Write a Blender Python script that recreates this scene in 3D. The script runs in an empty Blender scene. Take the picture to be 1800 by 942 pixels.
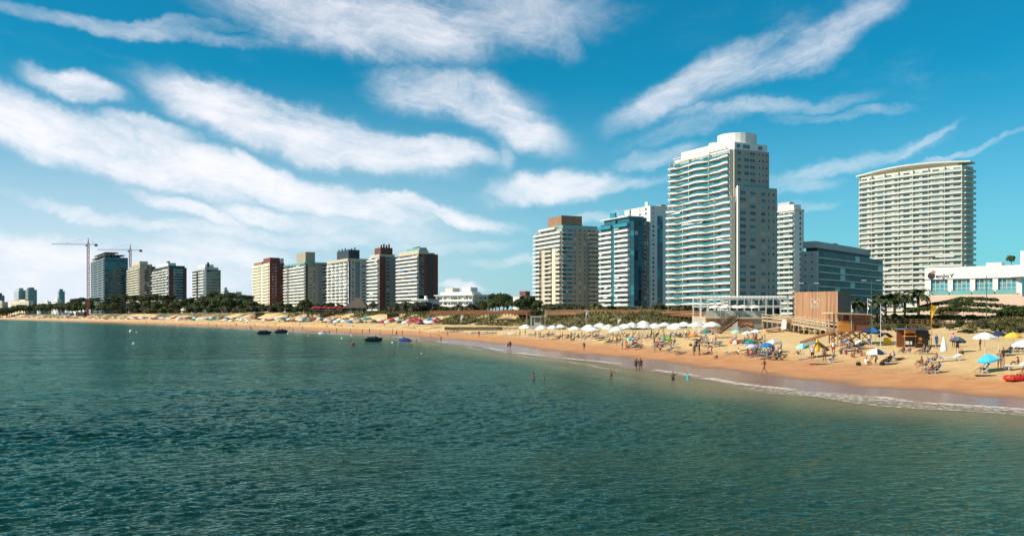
import bpy, math, random
import numpy as np
from mathutils import Vector, Matrix
R = math.radians
random.seed(7)
rng = np.random.default_rng(7)
sc = bpy.context.scene
col = sc.collection

# ---------------------------------------------------------------- camera
CAM_H, FPX, HOR = 6.3, 1600.0, 555.0
cam_d = bpy.data.cameras.new('camera'); cam = bpy.data.objects.new('camera', cam_d); col.objects.link(cam)
cam_d.sensor_width = 36.0; cam_d.lens = 36.0 * FPX / 1800.0
cam_d.shift_y = (HOR - 471.0) / 1800.0
cam_d.clip_start = 0.5; cam_d.clip_end = 20000
cam.location = (0, 0, CAM_H); cam.rotation_euler = (R(90), 0, 0)
sc.camera = cam
# ---------------------------------------------------------------- light
SUN_EL = R(37.0)
SUN_AZ = math.atan2(-0.955, -0.30)          # x, y : the sun stands to the left and a little behind the camera
sun_dir = Vector((math.sin(SUN_AZ) * math.cos(SUN_EL), math.cos(SUN_AZ) * math.cos(SUN_EL), math.sin(SUN_EL)))
sun_d = bpy.data.lights.new('sun', 'SUN'); sun_d.energy = 5.0; sun_d.angle = R(0.53); sun_d.color = (1.0, 0.90, 0.74)
sun = bpy.data.objects.new('sun', sun_d); col.objects.link(sun)
sun.rotation_euler = (-sun_dir).to_track_quat('-Z', 'Y').to_euler(); sun.location = (-200, -100, 300)
sc.view_settings.view_transform = 'Standard'; sc.view_settings.look = 'None'
sc.view_settings.exposure = 0.25; sc.view_settings.gamma = 1.0; sc.view_settings.use_curve_mapping = False

# ---------------------------------------------------------------- sky : Nishita sky, thin horizon haze, cirrus by azimuth / elevation
def build_world():
    w = bpy.data.worlds.new('World'); sc.world = w; w.use_nodes = True
    w.cycles.sampling_method = 'MANUAL'; w.cycles.sample_map_resolution = 256
    nt = w.node_tree; nt.nodes.clear(); N = nt.nodes.new; L = nt.links.new
    def val(s, v):
        if hasattr(v, 'is_linked'): L(v, s)
        elif v is not None: s.default_value = v
    def M(op, a, b=None, c=None, clamp=False):
        n = N('ShaderNodeMath'); n.operation = op; n.use_clamp = clamp
        val(n.inputs[0], a); val(n.inputs[1], b)
        if c is not None: val(n.inputs[2], c)
        return n.outputs[0]
    def smooth(x, a, b):
        n = N('ShaderNodeMapRange'); n.interpolation_type = 'SMOOTHSTEP'
        val(n.inputs[0], x); n.inputs[1].default_value = a; n.inputs[2].default_value = b
        return n.outputs[0]
    out = N('ShaderNodeOutputWorld'); bg = N('ShaderNodeBackground'); bg.inputs[1].default_value = 0.085
    sky = N('ShaderNodeTexSky'); sky.sky_type = 'NISHITA'; sky.sun_disc = False
    sky.sun_elevation = SUN_EL; sky.sun_rotation = SUN_AZ % (2 * math.pi)
    sky.air_density = 1.0; sky.dust_density = 0.6; sky.ozone_density = 2.2
    tint = N('ShaderNodeMix'); tint.data_type = 'RGBA'; tint.blend_type = 'MULTIPLY'; tint.inputs[0].default_value = 1.0
    L(sky.outputs[0], tint.inputs[6]); tint.inputs[7].default_value = SKY_TINT
    tc = N('ShaderNodeTexCoord'); sp = N('ShaderNodeSeparateXYZ'); L(tc.outputs['Generated'], sp.inputs[0])
    X, Y, Z = sp.outputs
    az = M('ARCTAN2', X, Y); el = M('ARCSINE', Z)
    def noise(u, v, scale, detail, rough, dist=0.0, w=0.0):
        cx = N('ShaderNodeCombineXYZ'); val(cx.inputs[0], u); val(cx.inputs[1], v); cx.inputs[2].default_value = w
        n = N('ShaderNodeTexNoise'); n.inputs['Scale'].default_value = scale; n.inputs['Detail'].default_value = detail
        n.inputs['Roughness'].default_value = rough; n.inputs['Distortion'].default_value = dist
        L(cx.outputs[0], n.inputs['Vector']); return n.outputs['Fac']
    # warp of the coordinates, so that no patch keeps an even edge
    wa = M('MULTIPLY', M('SUBTRACT', noise(az, el, 7.0, 4, 0.6, 0, 3.1), 0.5), 0.09)
    we = M('MULTIPLY', M('SUBTRACT', noise(az, el, 9.0, 5, 0.62, 0, 8.7), 0.5), 0.055)
    azw = M('ADD', az, wa); elw = M('ADD', el, we)
    wcx = N('ShaderNodeCombineXYZ'); L(azw, wcx.inputs[0]); L(elw, wcx.inputs[1]); warped = wcx.outputs[0]
    # streaky cirrus noise along two directions
    def streak(ang, w, sc_u, sc_v):
        c, s = math.cos(R(ang)), math.sin(R(ang))
        u = M('ADD', M('MULTIPLY', azw, c), M('MULTIPLY', el, s)); v = M('SUBTRACT', M('MULTIPLY', el, c), M('MULTIPLY', azw, s))
        return noise(M('MULTIPLY', u, sc_u), M('MULTIPLY', v, sc_v), 1.0, 9, 0.66, 0.6, w)
    sL = streak(-12, 1.3, 6, 19); sR = streak(20, 5.3, 6, 20)
    pick = smooth(az, 0.02, 0.12)
    st = M('ADD', M('MULTIPLY', sL, M('SUBTRACT', 1.0, pick)), M('MULTIPLY', sR, pick))
    fine = noise(M('MULTIPLY', azw, 22), M('MULTIPLY', elw, 48), 1.0, 7, 0.7, 0.3, 4.4)
    st = M('ADD', M('MULTIPLY', st, 0.68), M('MULTIPLY', fine, 0.32))
    total = None
    for (px, py, hl, hw, ang, d) in CLOUDS:
        u0 = (px - 900) / FPX; a0 = math.atan(u0); e0 = math.atan((HOR - py) / FPX * math.cos(a0))
        mp = N('ShaderNodeMapping'); mp.vector_type = 'TEXTURE'; L(warped, mp.inputs[0])
        mp.inputs['Location'].default_value = (a0, e0, 0); mp.inputs['Rotation'].default_value = (0, 0, R(ang)); mp.inputs['Scale'].default_value = (hl / FPX, hw / FPX, 1)
        dp = N('ShaderNodeVectorMath'); dp.operation = 'DOT_PRODUCT'; L(mp.outputs[0], dp.inputs[0]); L(mp.outputs[0], dp.inputs[1]); r = dp.outputs['Value']
        m = M('MULTIPLY', smooth(r, 2.55, 0.0), d)
        total = m if total is None else M('MAXIMUM', total, m)
    # thin veil everywhere and cirrus that goes on outside the frame
    veil = M('MULTIPLY', smooth(noise(M('MULTIPLY', azw, 2.2), M('MULTIPLY', elw, 8.0), 1.0, 6, 0.6, 0.4, 2.2), 0.46, 0.78), 0.45)
    outside = M('MAXIMUM', smooth(M('ABSOLUTE', az), 0.60, 0.85), smooth(el, 0.36, 0.5))
    gen = M('MULTIPLY', smooth(noise(M('MULTIPLY', azw, 3.0), M('MULTIPLY', elw, 9.0), 1.0, 6, 0.6, 0.4, 6.2), 0.52, 0.68), M('MULTIPLY', outside, 0.8))
    total = M('MAXIMUM', M('MAXIMUM', total, M('MULTIPLY', veil, 0.8)), gen)
    raw = M('ADD', total, M('MULTIPLY', M('SUBTRACT', st, 0.5), 2.3))
    cover = M('MULTIPLY', smooth(raw, -0.12, 1.38), M('MULTIPLY', total, 1.55, clamp=True))
    cover = M('MULTIPLY', cover, 0.96)
    # haze towards the horizon, thicker on the sunny side
    side = smooth(az, 0.30, -0.45)
    hz = M('MULTIPLY', smooth(el, M_HAZE_TOP, 0.0), M('ADD', 0.30, M('MULTIPLY', side, 0.62)))
    mixh = N('ShaderNodeMix'); mixh.data_type = 'RGBA'; L(hz, mixh.inputs[0]); L(tint.outputs[2], mixh.inputs[6]); mixh.inputs[7].default_value = HAZE_COL
    mixc = N('ShaderNodeMix'); mixc.data_type = 'RGBA'; L(cover, mixc.inputs[0]); L(mixh.outputs[2], mixc.inputs[6]); mixc.inputs[7].default_value = CLOUD_COL
    L(mixc.outputs[2], bg.inputs[0]); L(bg.outputs[0], out.inputs[0])
SKY_TINT = (0.05, 0.94, 1.10, 1)
M_HAZE_TOP = 0.26
HAZE_COL = (7.4, 8.4, 9.7, 1)
CLOUD_COL = (10.6, 10.3, 10.7, 1)
CLOUDS = [
 (430,205,150,38,-13,.92),(600,250,180,38,-12,.92),(740,275,110,26,-6,.95),
 (60,225,190,40,-14,1.0),(230,270,200,36,-13,1.0),(470,315,260,28,-14,.95),(720,365,170,13,-12,.7),
 (125,158,62,18,-12,.75),(250,225,85,13,-8,.65),
 (640,40,240,50,-4,.75),(880,30,190,48,0,.62),(990,60,50,30,-40,.5),(190,46,250,12,-1,.5),(300,44,160,10,3,.45),
 (800,165,130,42,-8,.7),(890,215,110,36,-20,.72),(885,265,20,45,10,.45),
 (1240,140,150,28,26,.66),(1380,95,160,30,20,.64),(1500,45,70,14,30,.42),
 (1240,215,130,18,14,.46),(1330,190,130,14,3,.58),(1470,198,90,8,0,.42),
 (985,330,110,26,8,.8),(1080,322,90,12,0,.55),(1170,275,75,18,5,.6),
 (1480,285,120,12,14,.44),(1590,252,60,6,24,.48),(1400,322,60,16,0,.4),(1690,262,100,5,10,.42),
 (200,382,150,10,-12,.65),(340,368,100,13,-14,.7),(480,375,90,17,-6,.7),(620,395,170,22,-6,.55),(480,412,220,14,-3,.6),
 (400,445,120,30,-4,.65),(60,440,120,30,0,.75),(110,490,330,45,0,.6),(820,500,36,8,0,.7),(890,460,60,8,0,.45),(760,432,120,11,0,.45),
 (1060,385,60,9,4,.45),(1420,365,45,7,0,.35)]
build_world()

# ---------------------------------------------------------------- numpy noise and the lie of the land
def vnoise(x, y, seed=0):
    x = np.asarray(x, float); y = np.asarray(y, float)
    xi = np.floor(x).astype(np.int64); yi = np.floor(y).astype(np.int64); fx = x - xi; fy = y - yi
    fx = fx * fx * (3 - 2 * fx); fy = fy * fy * (3 - 2 * fy)
    def h(a, b):
        n = (a * 374761393 + b * 668265263 + seed * 974711) & 0xffffffff
        n = ((n ^ (n >> 13)) * 1274126177) & 0xffffffff
        return ((n ^ (n >> 16)) & 0xffff) / 65535.0
    return (h(xi, yi) * (1 - fx) + h(xi + 1, yi) * fx) * (1 - fy) + (h(xi, yi + 1) * (1 - fx) + h(xi + 1, yi + 1) * fx) * fy
def fbm(x, y, seed=0, o=4):
    s = 0; a = .5; t = 0
    for i in range(o):
        s = s + a * vnoise(x, y, seed + i * 17); t += a; a *= .5; x = np.asarray(x) * 2.03 + 5.1; y = np.asarray(y) * 2.03 + 1.7
    return s / t
def sstep(x, a, b):
    t = np.clip((np.asarray(x, float) - a) / (b - a), 0, 1); return t * t * (3 - 2 * t)

SHORE_PX = [(1600,714),(1500,699),(1400,690),(1350,681),(1200,656),(1100,645),(1025,634),(950,626),(900,619),(860,612),(800,603),(740,597),(650,590),(560,584.5),(450,579),(350,574.5),(250,570.5),(150,566.5),(0,562)]
pts = [(190,-520),(120,-220),(78,-80),(52,0),(40,35),(34,57)]
for (px, py) in SHORE_PX:
    Yd = CAM_H * FPX / (py - HOR); pts.append(((px - 900) / FPX * Yd, Yd))
pts += [(-1250,1980),(-2200,2600),(-4200,3300),(-9000,4200)]
pts = np.array(pts, float)
def catmull(P, n=8):
    out = []
    Q = np.vstack([2 * P[0] - P[1], P, 2 * P[-1] - P[-2]])
    for i in range(1, len(Q) - 2):
        a, b, c, d = Q[i - 1], Q[i], Q[i + 1], Q[i + 2]
        for k in range(n):
            t = k / n
            out.append(.5 * ((2 * b) + (c - a) * t + (2 * a - 5 * b + 4 * c - d) * t * t + (3 * b - a - 3 * c + d) * t ** 3))
    out.append(P[-1]); return np.array(out)
shore = catmull(pts)
for _ in range(6): shore[1:-1] = .25 * shore[:-2] + .5 * shore[1:-1] + .25 * shore[2:]
seg_a = shore[:-1]; seg_d = shore[1:] - shore[:-1]; seg_l = np.hypot(seg_d[:, 0], seg_d[:, 1])
seg_t0 = np.concatenate([[0], np.cumsum(seg_l)])
T0 = seg_t0[np.argmin(np.hypot(shore[:, 0] - 34, shore[:, 1] - 57))]     # arc length where the shore enters the picture
def shore_dist(x, y):
    x = np.asarray(x, float).ravel(); y = np.asarray(y, float).ravel()
    if len(x) < 3000:
        dx = x[:, None] - seg_a[None, :, 0]; dy = y[:, None] - seg_a[None, :, 1]
        k = np.clip((dx * seg_d[:, 0] + dy * seg_d[:, 1]) / seg_l ** 2, 0, 1); ex = dx - k * seg_d[:, 0]; ey = dy - k * seg_d[:, 1]
        d = ex * ex + ey * ey; i = d.argmin(1); r = np.arange(len(x))
        sg = np.where(seg_d[i, 0] * dy[r, i] - seg_d[i, 1] * dx[r, i] < 0, 1.0, -1.0)
        return np.sqrt(d[r, i]) * sg, seg_t0[i] + k[r, i] * seg_l[i] - T0
    best = np.full(x.shape, 1e18); sgn = np.ones_like(x); tt = np.zeros_like(x)
    for i in range(len(seg_a)):
        dx = x - seg_a[i, 0]; dy = y - seg_a[i, 1]
        k = np.clip((dx * seg_d[i, 0] + dy * seg_d[i, 1]) / seg_l[i] ** 2, 0, 1)
        ex = dx - k * seg_d[i, 0]; ey = dy - k * seg_d[i, 1]; d = ex * ex + ey * ey
        m = d < best
        best = np.where(m, d, best); tt = np.where(m, seg_t0[i] + k * seg_l[i], tt)
        sgn = np.where(m, np.where(seg_d[i, 0] * dy - seg_d[i, 1] * dx < 0, 1.0, -1.0), sgn)
    return np.sqrt(best) * sgn, tt - T0
PS = [-400, -60, -20, -8, 0, 4, 8, 12, 16, 22, 30, 40, 52, 64]
PZ = [-12, -3.2, -1.3, -.42, 0, .11, .25, .48, .98, 1.75, 2.5, 3.06, 3.38, 3.52]
def ground_full(x, y):
    shp = np.shape(x); x = np.asarray(x, float).ravel(); y = np.asarray(y, float).ravel()
    s, t = shore_dist(x, y)
    cusp = (fbm(t / 17, t * 0, 3, 2) - .5) * 6.5 * sstep(s, 26, 4) * sstep(s, -30, -4)
    sc_ = s + cusp
    z = np.interp(sc_, PS, PZ)
    w = x - .2 * y
    right = sstep(w, -14, 16)
    nz = fbm(x / 14, y / 14, 11, 4); nf = fbm(x / 4.0, y / 4.0, 23, 3)
    top = 6.85 * (1 - right) + 3.35 * right + 1.6 * sstep(y, 330, 700) * (1 - right)
    s0 = 41 + 28 * right + 8 * (fbm(t / 30, t * 0 + 4, 5, 2) - .5); s1 = s0 + 18 + 28 * right
    k = sstep(s, s0, s1)
    z = z * (1 - k) + top * k
    dz = sstep(s, s0 - 4, s0 + 8) * (1 - sstep(s, s1 + 22, s1 + 60))
    z = z + dz * ((nz - .5) * (2.4 - 1.2 * right) + (nf - .5) * .55)
    z = z + 2.1 * np.exp(-(((x - 88) / 13) ** 2 + ((y - 155) / 16) ** 2))          # the tall dune at the beach's near end
    z = z + 1.0 * np.exp(-(((x - 54) / 9) ** 2 + ((y - 172) / 9) ** 2))
    z = z + (nf - .5) * .10 * sstep(s, 10, 16) * (1 - dz) * (1 - sstep(s, 90, 130))
    z = z + (fbm(x / 1.3, y / 1.3, 31, 2) - .5) * .07 * sstep(sc_, 12, 18) * (1 - sstep(s, 60, 80))
    far = sstep(s, 110, 260)
    z = z * (1 - far) + (6.8 + (fbm(x / 160, y / 160, 41, 3) - .5) * 3 * sstep(s, 300, 700)) * far * (1 - right * sstep(y, 420, 330)) + z * far * right * sstep(y, 420, 330)
    grass = sstep(s, s0 - 5, s0 + 4) * sstep(fbm(x / 11, y / 11, 51, 4) + .25 * (nz - .5) + .16 * sstep(s, s1 - 12, s1 + 6) + .07 * right, .44, .55)
    return z.reshape(shp), sc_.reshape(shp), grass.reshape(shp), dz.reshape(shp)
def ground(x, y): return float(ground_full(np.array([x]), np.array([y]))[0][0])
_YS = np.concatenate([np.arange(45, 260, .6), np.arange(260, 600, 2.0), np.arange(600, 1700, 8.0)])
def pick_many(pxpy):
    """where the sight lines through pixels (px, py) meet the sand or the water"""
    out = []
    P = np.array(pxpy, float)
    u = (P[:, 0] - 900) / FPX; v = (P[:, 1] - HOR) / FPX
    XX = u[:, None] * _YS[None, :]; ZZ = CAM_H - v[:, None] * _YS[None, :]
    G = np.maximum(ground_full(XX, np.broadcast_to(_YS, XX.shape))[0], 0.0)
    hit = ZZ <= G
    for i in range(len(P)):
        j = int(np.argmax(hit[i])) if hit[i].any() else len(_YS) - 1
        Yh = _YS[j]
        if j > 0 and hit[i].any():
            a = ZZ[i, j - 1] - G[i, j - 1]; b = ZZ[i, j] - G[i, j]; k = a / (a - b + 1e-9); Yh = _YS[j - 1] + k * (_YS[j] - _YS[j - 1])
        out.append((u[i] * Yh, Yh))
    return out
def y_at_s(px, s):
    u = (px - 900) / FPX; d, _ = shore_dist(u * _YS, _YS); k = np.where(d >= s)[0]; return float(_YS[k[0]]) if len(k) else float(_YS[-1])
ORD = 'first second third fourth fifth sixth seventh eighth ninth tenth eleventh twelfth thirteenth fourteenth fifteenth sixteenth seventeenth eighteenth nineteenth twentieth'.split()
ORD += ['twenty-' + w for w in ORD[:9]] + ['thirtieth'] + ['thirty-' + w for w in ORD[:9]] + ['fortieth'] + ['forty-' + w for w in ORD[:9]]
def at(px, py, Yd): return Vector(((px - 900) / FPX * Yd, Yd, CAM_H - (py - HOR) / FPX * Yd))
def sea(px, py):
    Yd = CAM_H * FPX / (py - HOR); return Vector(((px - 900) / FPX * Yd, Yd, 0))

# ---------------------------------------------------------------- materials
MATS = {}
def mat(name, c, rough=.6, var=.12, vscale=2.0, metal=0, bump=0, bscale=20, spec=.5, alpha=1, trans=0, coord='Object', streak=False):
    if name in MATS: return MATS[name]
    m = bpy.data.materials.new(name); m.use_nodes = True; MATS[name] = m
    nt = m.node_tree; b = nt.nodes['Principled BSDF']; N = nt.nodes.new; L = nt.links.new
    b.inputs['Roughness'].default_value = rough; b.inputs['Metallic'].default_value = metal
    b.inputs['Specular IOR Level'].default_value = spec
    c = tuple(c)
    if var > 0 or bump > 0:
        tc = N('ShaderNodeTexCoord'); src = tc.outputs[coord]
        if coord == 'World':
            pass
        mp = N('ShaderNodeMapping'); L(src, mp.inputs[0])
        if streak: mp.inputs['Scale'].default_value = (1, 1, .12)
        n = N('ShaderNodeTexNoise'); n.inputs['Scale'].default_value = vscale; n.inputs['Detail'].default_value = 5; L(mp.outputs[0], n.inputs['Vector'])
        mx = N('ShaderNodeMix'); mx.data_type = 'RGBA'
        mx.inputs[6].default_value = tuple(max(0, v * (1 - var)) for v in c) + (1,); mx.inputs[7].default_value = tuple(min(1, v * (1 + var)) for v in c) + (1,)
        mr = N('ShaderNodeMapRange'); mr.inputs[1].default_value = .3; mr.inputs[2].default_value = .7; L(n.outputs[0], mr.inputs[0]); L(mr.outputs[0], mx.inputs[0])
        L(mx.outputs[2], b.inputs['Base Color'])
        if bump > 0:
            n2 = N('ShaderNodeTexNoise'); n2.inputs['Scale'].default_value = bscale; n2.inputs['Detail'].default_value = 4; L(mp.outputs[0], n2.inputs['Vector'])
            bp = N('ShaderNodeBump'); bp.inputs['Strength'].default_value = bump; L(n2.outputs[0], bp.inputs['Height']); L(bp.outputs[0], b.inputs['Normal'])
    else:
        b.inputs['Base Color'].default_value = c + (1,)
    if alpha < 1: b.inputs['Alpha'].default_value = alpha
    if trans > 0: b.inputs['Transmission Weight'].default_value = trans
    return m
# facades
mat('white_render', (.74,.71,.66), .7, .07, .15, streak=True); mat('cream_render', (.69,.60,.47), .7, .08, .15, streak=True)
mat('ivory_render', (.66,.60,.50), .7, .08, .15, streak=True); mat('pale_grey', (.46,.45,.43), .75, .10, .15, streak=True); mat('mid_grey', (.25,.245,.235), .75, .10, .15, streak=True)
mat('dark_grey', (.075,.08,.085), .6, .15, .2); mat('beige_concrete', (.52,.44,.33), .75, .1, .15, streak=True)
mat('taupe', (.36,.29,.22), .75, .1, .15, streak=True); mat('brick_red', (.21,.052,.038), .8, .2, .6); mat('brown_brick', (.14,.052,.038), .8, .2, .6)
mat('warm_grey', (.37,.335,.29), .75, .08, .15, streak=True); mat('terracotta', (.30,.16,.10), .8, .15, .4); mat('slate', (.035,.045,.05), .6, .2, .5)
mat('pink_wall', (.62,.44,.33), .8, .08, .12, streak=True)
mat('glass_dark', (.010,.018,.022), .08, 0, spec=.6); mat('glass_mid', (.03,.06,.07), .10, 0, spec=.6)
mat('glass_teal', (.015,.13,.16), .08, 0, spec=.6); mat('glass_blue', (.008,.06,.11), .06, 0, spec=.7)
mat('glass_dull', (.012,.03,.034), .3, 0, spec=.12); mat('glass_dull_teal', (.02,.07,.075), .3, 0, spec=.12); mat('glass_pale', (.16,.25,.25), .12, 0); mat('curtain_pane', (.42,.38,.31), .35, .1, 1.0); mat('rail_teal', (.02,.22,.29), .12, .1, .3, spec=.6)
mat('rail_green', (.16,.34,.32), .15, .1, .3, spec=.6); mat('rail_pale', (.40,.46,.44), .2, .1, .3); mat('turq_glass', (.03,.30,.36), .1, .12, .2, spec=.6)
mat('frame_white', (.7,.68,.64), .5, 0); mat('frame_dark', (.05,.05,.05), .5, 0); mat('awning_white', (.78,.76,.72), .8, .05); mat('awning_blue', (.02,.22,.48), .8, .08); mat('awning_teal', (.02,.30,.33), .8, .08)
mat('steel', (.30,.31,.32), .4, .1, metal=.6); mat('crane_red', (.30,.06,.06), .6, .1); mat('crane_grey', (.16,.18,.20), .6, .1); mat('crane_block', (.03,.03,.035), .8, 0)
# timber
def wood(name, c, scale=8.0, axis=2):
    m = mat(name, c, .7, .0)
    nt = m.node_tree; b = nt.nodes['Principled BSDF']; N = nt.nodes.new; L = nt.links.new
    tc = N('ShaderNodeTexCoord'); oi = N('ShaderNodeObjectInfo'); ad = N('ShaderNodeVectorMath'); ad.operation = 'ADD'
    L(tc.outputs['Object'], ad.inputs[0]); L(oi.outputs['Random'], ad.inputs[1])
    mp = N('ShaderNodeMapping'); sc3 = [scale] * 3; sc3[axis] = scale * .08; mp.inputs['Scale'].default_value = sc3; L(ad.outputs[0], mp.inputs[0])
    n = N('ShaderNodeTexNoise'); n.inputs['Scale'].default_value = 1; n.inputs['Detail'].default_value = 6; L(mp.outputs[0], n.inputs['Vector'])
    mu = N('ShaderNodeMath'); mu.operation = 'MULTIPLY_ADD'; L(oi.outputs['Random'], mu.inputs[0]); mu.inputs[1].default_value = .5; L(n.outputs[0], mu.inputs[2])
    cr = N('ShaderNodeMix'); cr.data_type = 'RGBA'; cr.inputs[6].default_value = tuple(v * .62 for v in c) + (1,); cr.inputs[7].default_value = tuple(min(1, v * 1.3) for v in c) + (1,)
    mr = N('ShaderNodeMapRange'); mr.inputs[1].default_value = .35; mr.inputs[2].default_value = 1.15; L(mu.outputs[0], mr.inputs[0]); L(mr.outputs[0], cr.inputs[0]); L(cr.outputs[2], b.inputs['Base Color'])
    return m
wood('timber', (.36,.17,.075)); wood('timber_red', (.26,.09,.04)); wood('timber_dark', (.035,.02,.014)); wood('timber_pale', (.52,.38,.24)); wood('cladding', (.43,.225,.12), 6)
wood('timber_orange', (.62,.23,.03)); wood('thatch', (.13,.09,.06), 5)
for nm, c in dict(white=(.80,.78,.74), offwhite=(.70,.66,.58), red=(.50,.02,.02), crimson=(.42,.012,.05), orange=(.75,.25,.04), peach=(.72,.40,.25), yellow=(.80,.48,.04), lime=(.38,.55,.03),
                  green=(.03,.22,.12), teal=(.02,.22,.23), mint=(.35,.68,.60), skyblue=(.06,.45,.72), blue=(.015,.16,.42), navy=(.015,.03,.075), slateblue=(.07,.10,.16), grey=(.22,.24,.27),
                  black=(.012,.012,.014), lavender=(.52,.48,.62), pink=(.70,.25,.32), purple=(.16,.07,.24), brown=(.10,.05,.03), beige=(.52,.38,.24), coral=(.65,.15,.09), turquoise=(.03,.42,.45)).items():
    mat('cloth_' + nm, c, .85, .10, 3.0)
mat('skin_tan', (.36,.16,.085), .55, .08, 5); mat('skin_brown', (.22,.09,.045), .55, .08, 5); mat('skin_light', (.50,.27,.17), .55, .08, 5)
mat('hair_dark', (.018,.011,.008), .5, .2, 8); mat('hair_brown', (.06,.03,.015), .5, .2, 8); mat('hair_fair', (.24,.14,.06), .5, .2, 8)
mat('plastic_white', (.75,.75,.74), .4, .04); mat('plastic_black', (.015,.016,.018), .35, .1); mat('plastic_red', (.55,.02,.015), .3, .05); mat('plastic_orange', (.75,.18,.03), .4, .05)
mat('jet_dark', (.012,.02,.028), .25, .1); mat('jet_blue', (.015,.06,.22), .25, .1); mat('pole_white', (.65,.63,.58), .5, .05); mat('pole_green', (.05,.13,.10), .5, .1)
mat('logo_black', (.01,.01,.02), .5, 0); mat('logo_orange', (.75,.22,.08), .5, 0); mat('sign_white', (.8,.77,.7), .6, 0); mat('stone', (.42,.36,.28), .8, .15, 1)
mat('lamp_white', (.8,.8,.78), .4, 0); mat('asphalt', (.05,.05,.05), .9, .15, 1)
def leaf_mat(name, c1, c2):
    m = bpy.data.materials.new(name); m.use_nodes = True; MATS[name] = m
    nt = m.node_tree; b = nt.nodes['Principled BSDF']; N = nt.nodes.new; L = nt.links.new
    g = N('ShaderNodeNewGeometry'); oi = N('ShaderNodeObjectInfo'); ad = N('ShaderNodeMath'); ad.operation = 'MULTIPLY_ADD'
    L(oi.outputs['Random'], ad.inputs[0]); ad.inputs[1].default_value = .5; L(g.outputs['Random Per Island'], ad.inputs[2])
    mr = N('ShaderNodeMapRange'); mr.inputs[2].default_value = 1.5; L(ad.outputs[0], mr.inputs[0])
    mx = N('ShaderNodeMix'); mx.data_type = 'RGBA'; mx.inputs[6].default_value = c1 + (1,); mx.inputs[7].default_value = c2 + (1,); L(mr.outputs[0], mx.inputs[0]); L(mx.outputs[2], b.inputs['Base Color'])
    b.inputs['Roughness'].default_value = .7; b.inputs['Specular IOR Level'].default_value = .2
leaf_mat('leaf_dark', (.016,.027,.011), (.105,.118,.036)); leaf_mat('leaf_pine', (.012,.023,.012), (.075,.092,.034)); leaf_mat('leaf_hedge', (.02,.038,.012), (.10,.115,.03))
leaf_mat('leaf_grey', (.035,.032,.022), (.11,.095,.06)); leaf_mat('leaf_palm', (.02,.035,.014), (.095,.115,.04)); leaf_mat('dune_grass', (.04,.05,.014), (.27,.215,.075))
leaf_mat('leaf_olive', (.035,.042,.014), (.13,.12,.045))
mat('bark', (.07,.045,.03), .9, .2, 4, bump=.4)

# ---------------------------------------------------------------- mesh building
class MB:
    def __init__(s): s.v = []; s.f = []; s.m = []; s.mi = 0
    def add(s, vs, fs):
        o = len(s.v); s.v += [tuple(p) for p in vs]; s.f += [tuple(i + o for i in f) for f in fs]; s.m += [s.mi] * len(fs); return s
    def box(s, x0, x1, y0, y1, z0, z1):
        return s.add([(x0,y0,z0),(x1,y0,z0),(x1,y1,z0),(x0,y1,z0),(x0,y0,z1),(x1,y0,z1),(x1,y1,z1),(x0,y1,z1)],
                     [(0,3,2,1),(4,5,6,7),(0,1,5,4),(1,2,6,5),(2,3,7,6),(3,0,4,7)])
    def bar(s, a, b, w, h=None, up=(0,0,1)):
        a = Vector(a); b = Vector(b); d = (b - a).normalized(); h = h or w
        sd = d.cross(Vector(up)); sd = sd.normalized() if sd.length > 1e-4 else Vector((1,0,0)); u = sd.cross(d)
        vs = [p + sd * (i * w / 2) + u * (j * h / 2) for p in (a, b) for i, j in ((-1,-1),(1,-1),(1,1),(-1,1))]
        return s.add(vs, [(3,2,1,0),(4,5,6,7),(0,1,5,4),(1,2,6,5),(2,3,7,6),(3,0,4,7)])
    def tube(s, P, rad, n=8, cap=True):
        P = [Vector(p) for p in P]; rad = rad if hasattr(rad, '__len__') else [rad] * len(P); vs = []; fs = []
        for i, p in enumerate(P):
            d = (P[min(i + 1, len(P) - 1)] - P[max(i - 1, 0)]).normalized()
            a = d.cross(Vector((0,0,1)));  a = a.normalized() if a.length > 1e-3 else Vector((1,0,0)); b = d.cross(a)
            vs += [p + (a * math.cos(2 * math.pi * k / n) + b * math.sin(2 * math.pi * k / n)) * rad[i] for k in range(n)]
        for i in range(len(P) - 1):
            for k in range(n): fs.append((i * n + k, i * n + (k + 1) % n, (i + 1) * n + (k + 1) % n, (i + 1) * n + k))
        if cap: fs.append(tuple(range(n))[::-1]); fs.append(tuple((len(P) - 1) * n + k for k in range(n)))
        return s.add(vs, fs)
    def lathe(s, prof, n=12, cx=0, cy=0):
        vs = []; fs = []
        for r, z in prof: vs += [(cx + r * math.cos(2 * math.pi * k / n), cy + r * math.sin(2 * math.pi * k / n), z) for k in range(n)]
        for i in range(len(prof) - 1):
            for k in range(n): fs.append((i * n + k, i * n + (k + 1) % n, (i + 1) * n + (k + 1) % n, (i + 1) * n + k))
        return s.add(vs, fs)
    def prism(s, poly, z0, z1):
        n = len(poly); vs = [(x, y, z0) for x, y in poly] + [(x, y, z1) for x, y in poly]
        return s.add(vs, [tuple(range(n))[::-1], tuple(range(n, 2 * n))] + [(i, (i + 1) % n, n + (i + 1) % n, n + i) for i in range(n)])
    def mesh(s, name, *mats, smooth=False):
        me = bpy.data.meshes.new(name); me.from_pydata(s.v, [], s.f)
        for m in mats: me.materials.append(MATS[m] if isinstance(m, str) else m)
        if len(mats) > 1: me.polygons.foreach_set('material_index', s.m)
        if smooth: me.polygons.foreach_set('use_smooth', [True] * len(s.f))
        return me
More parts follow.
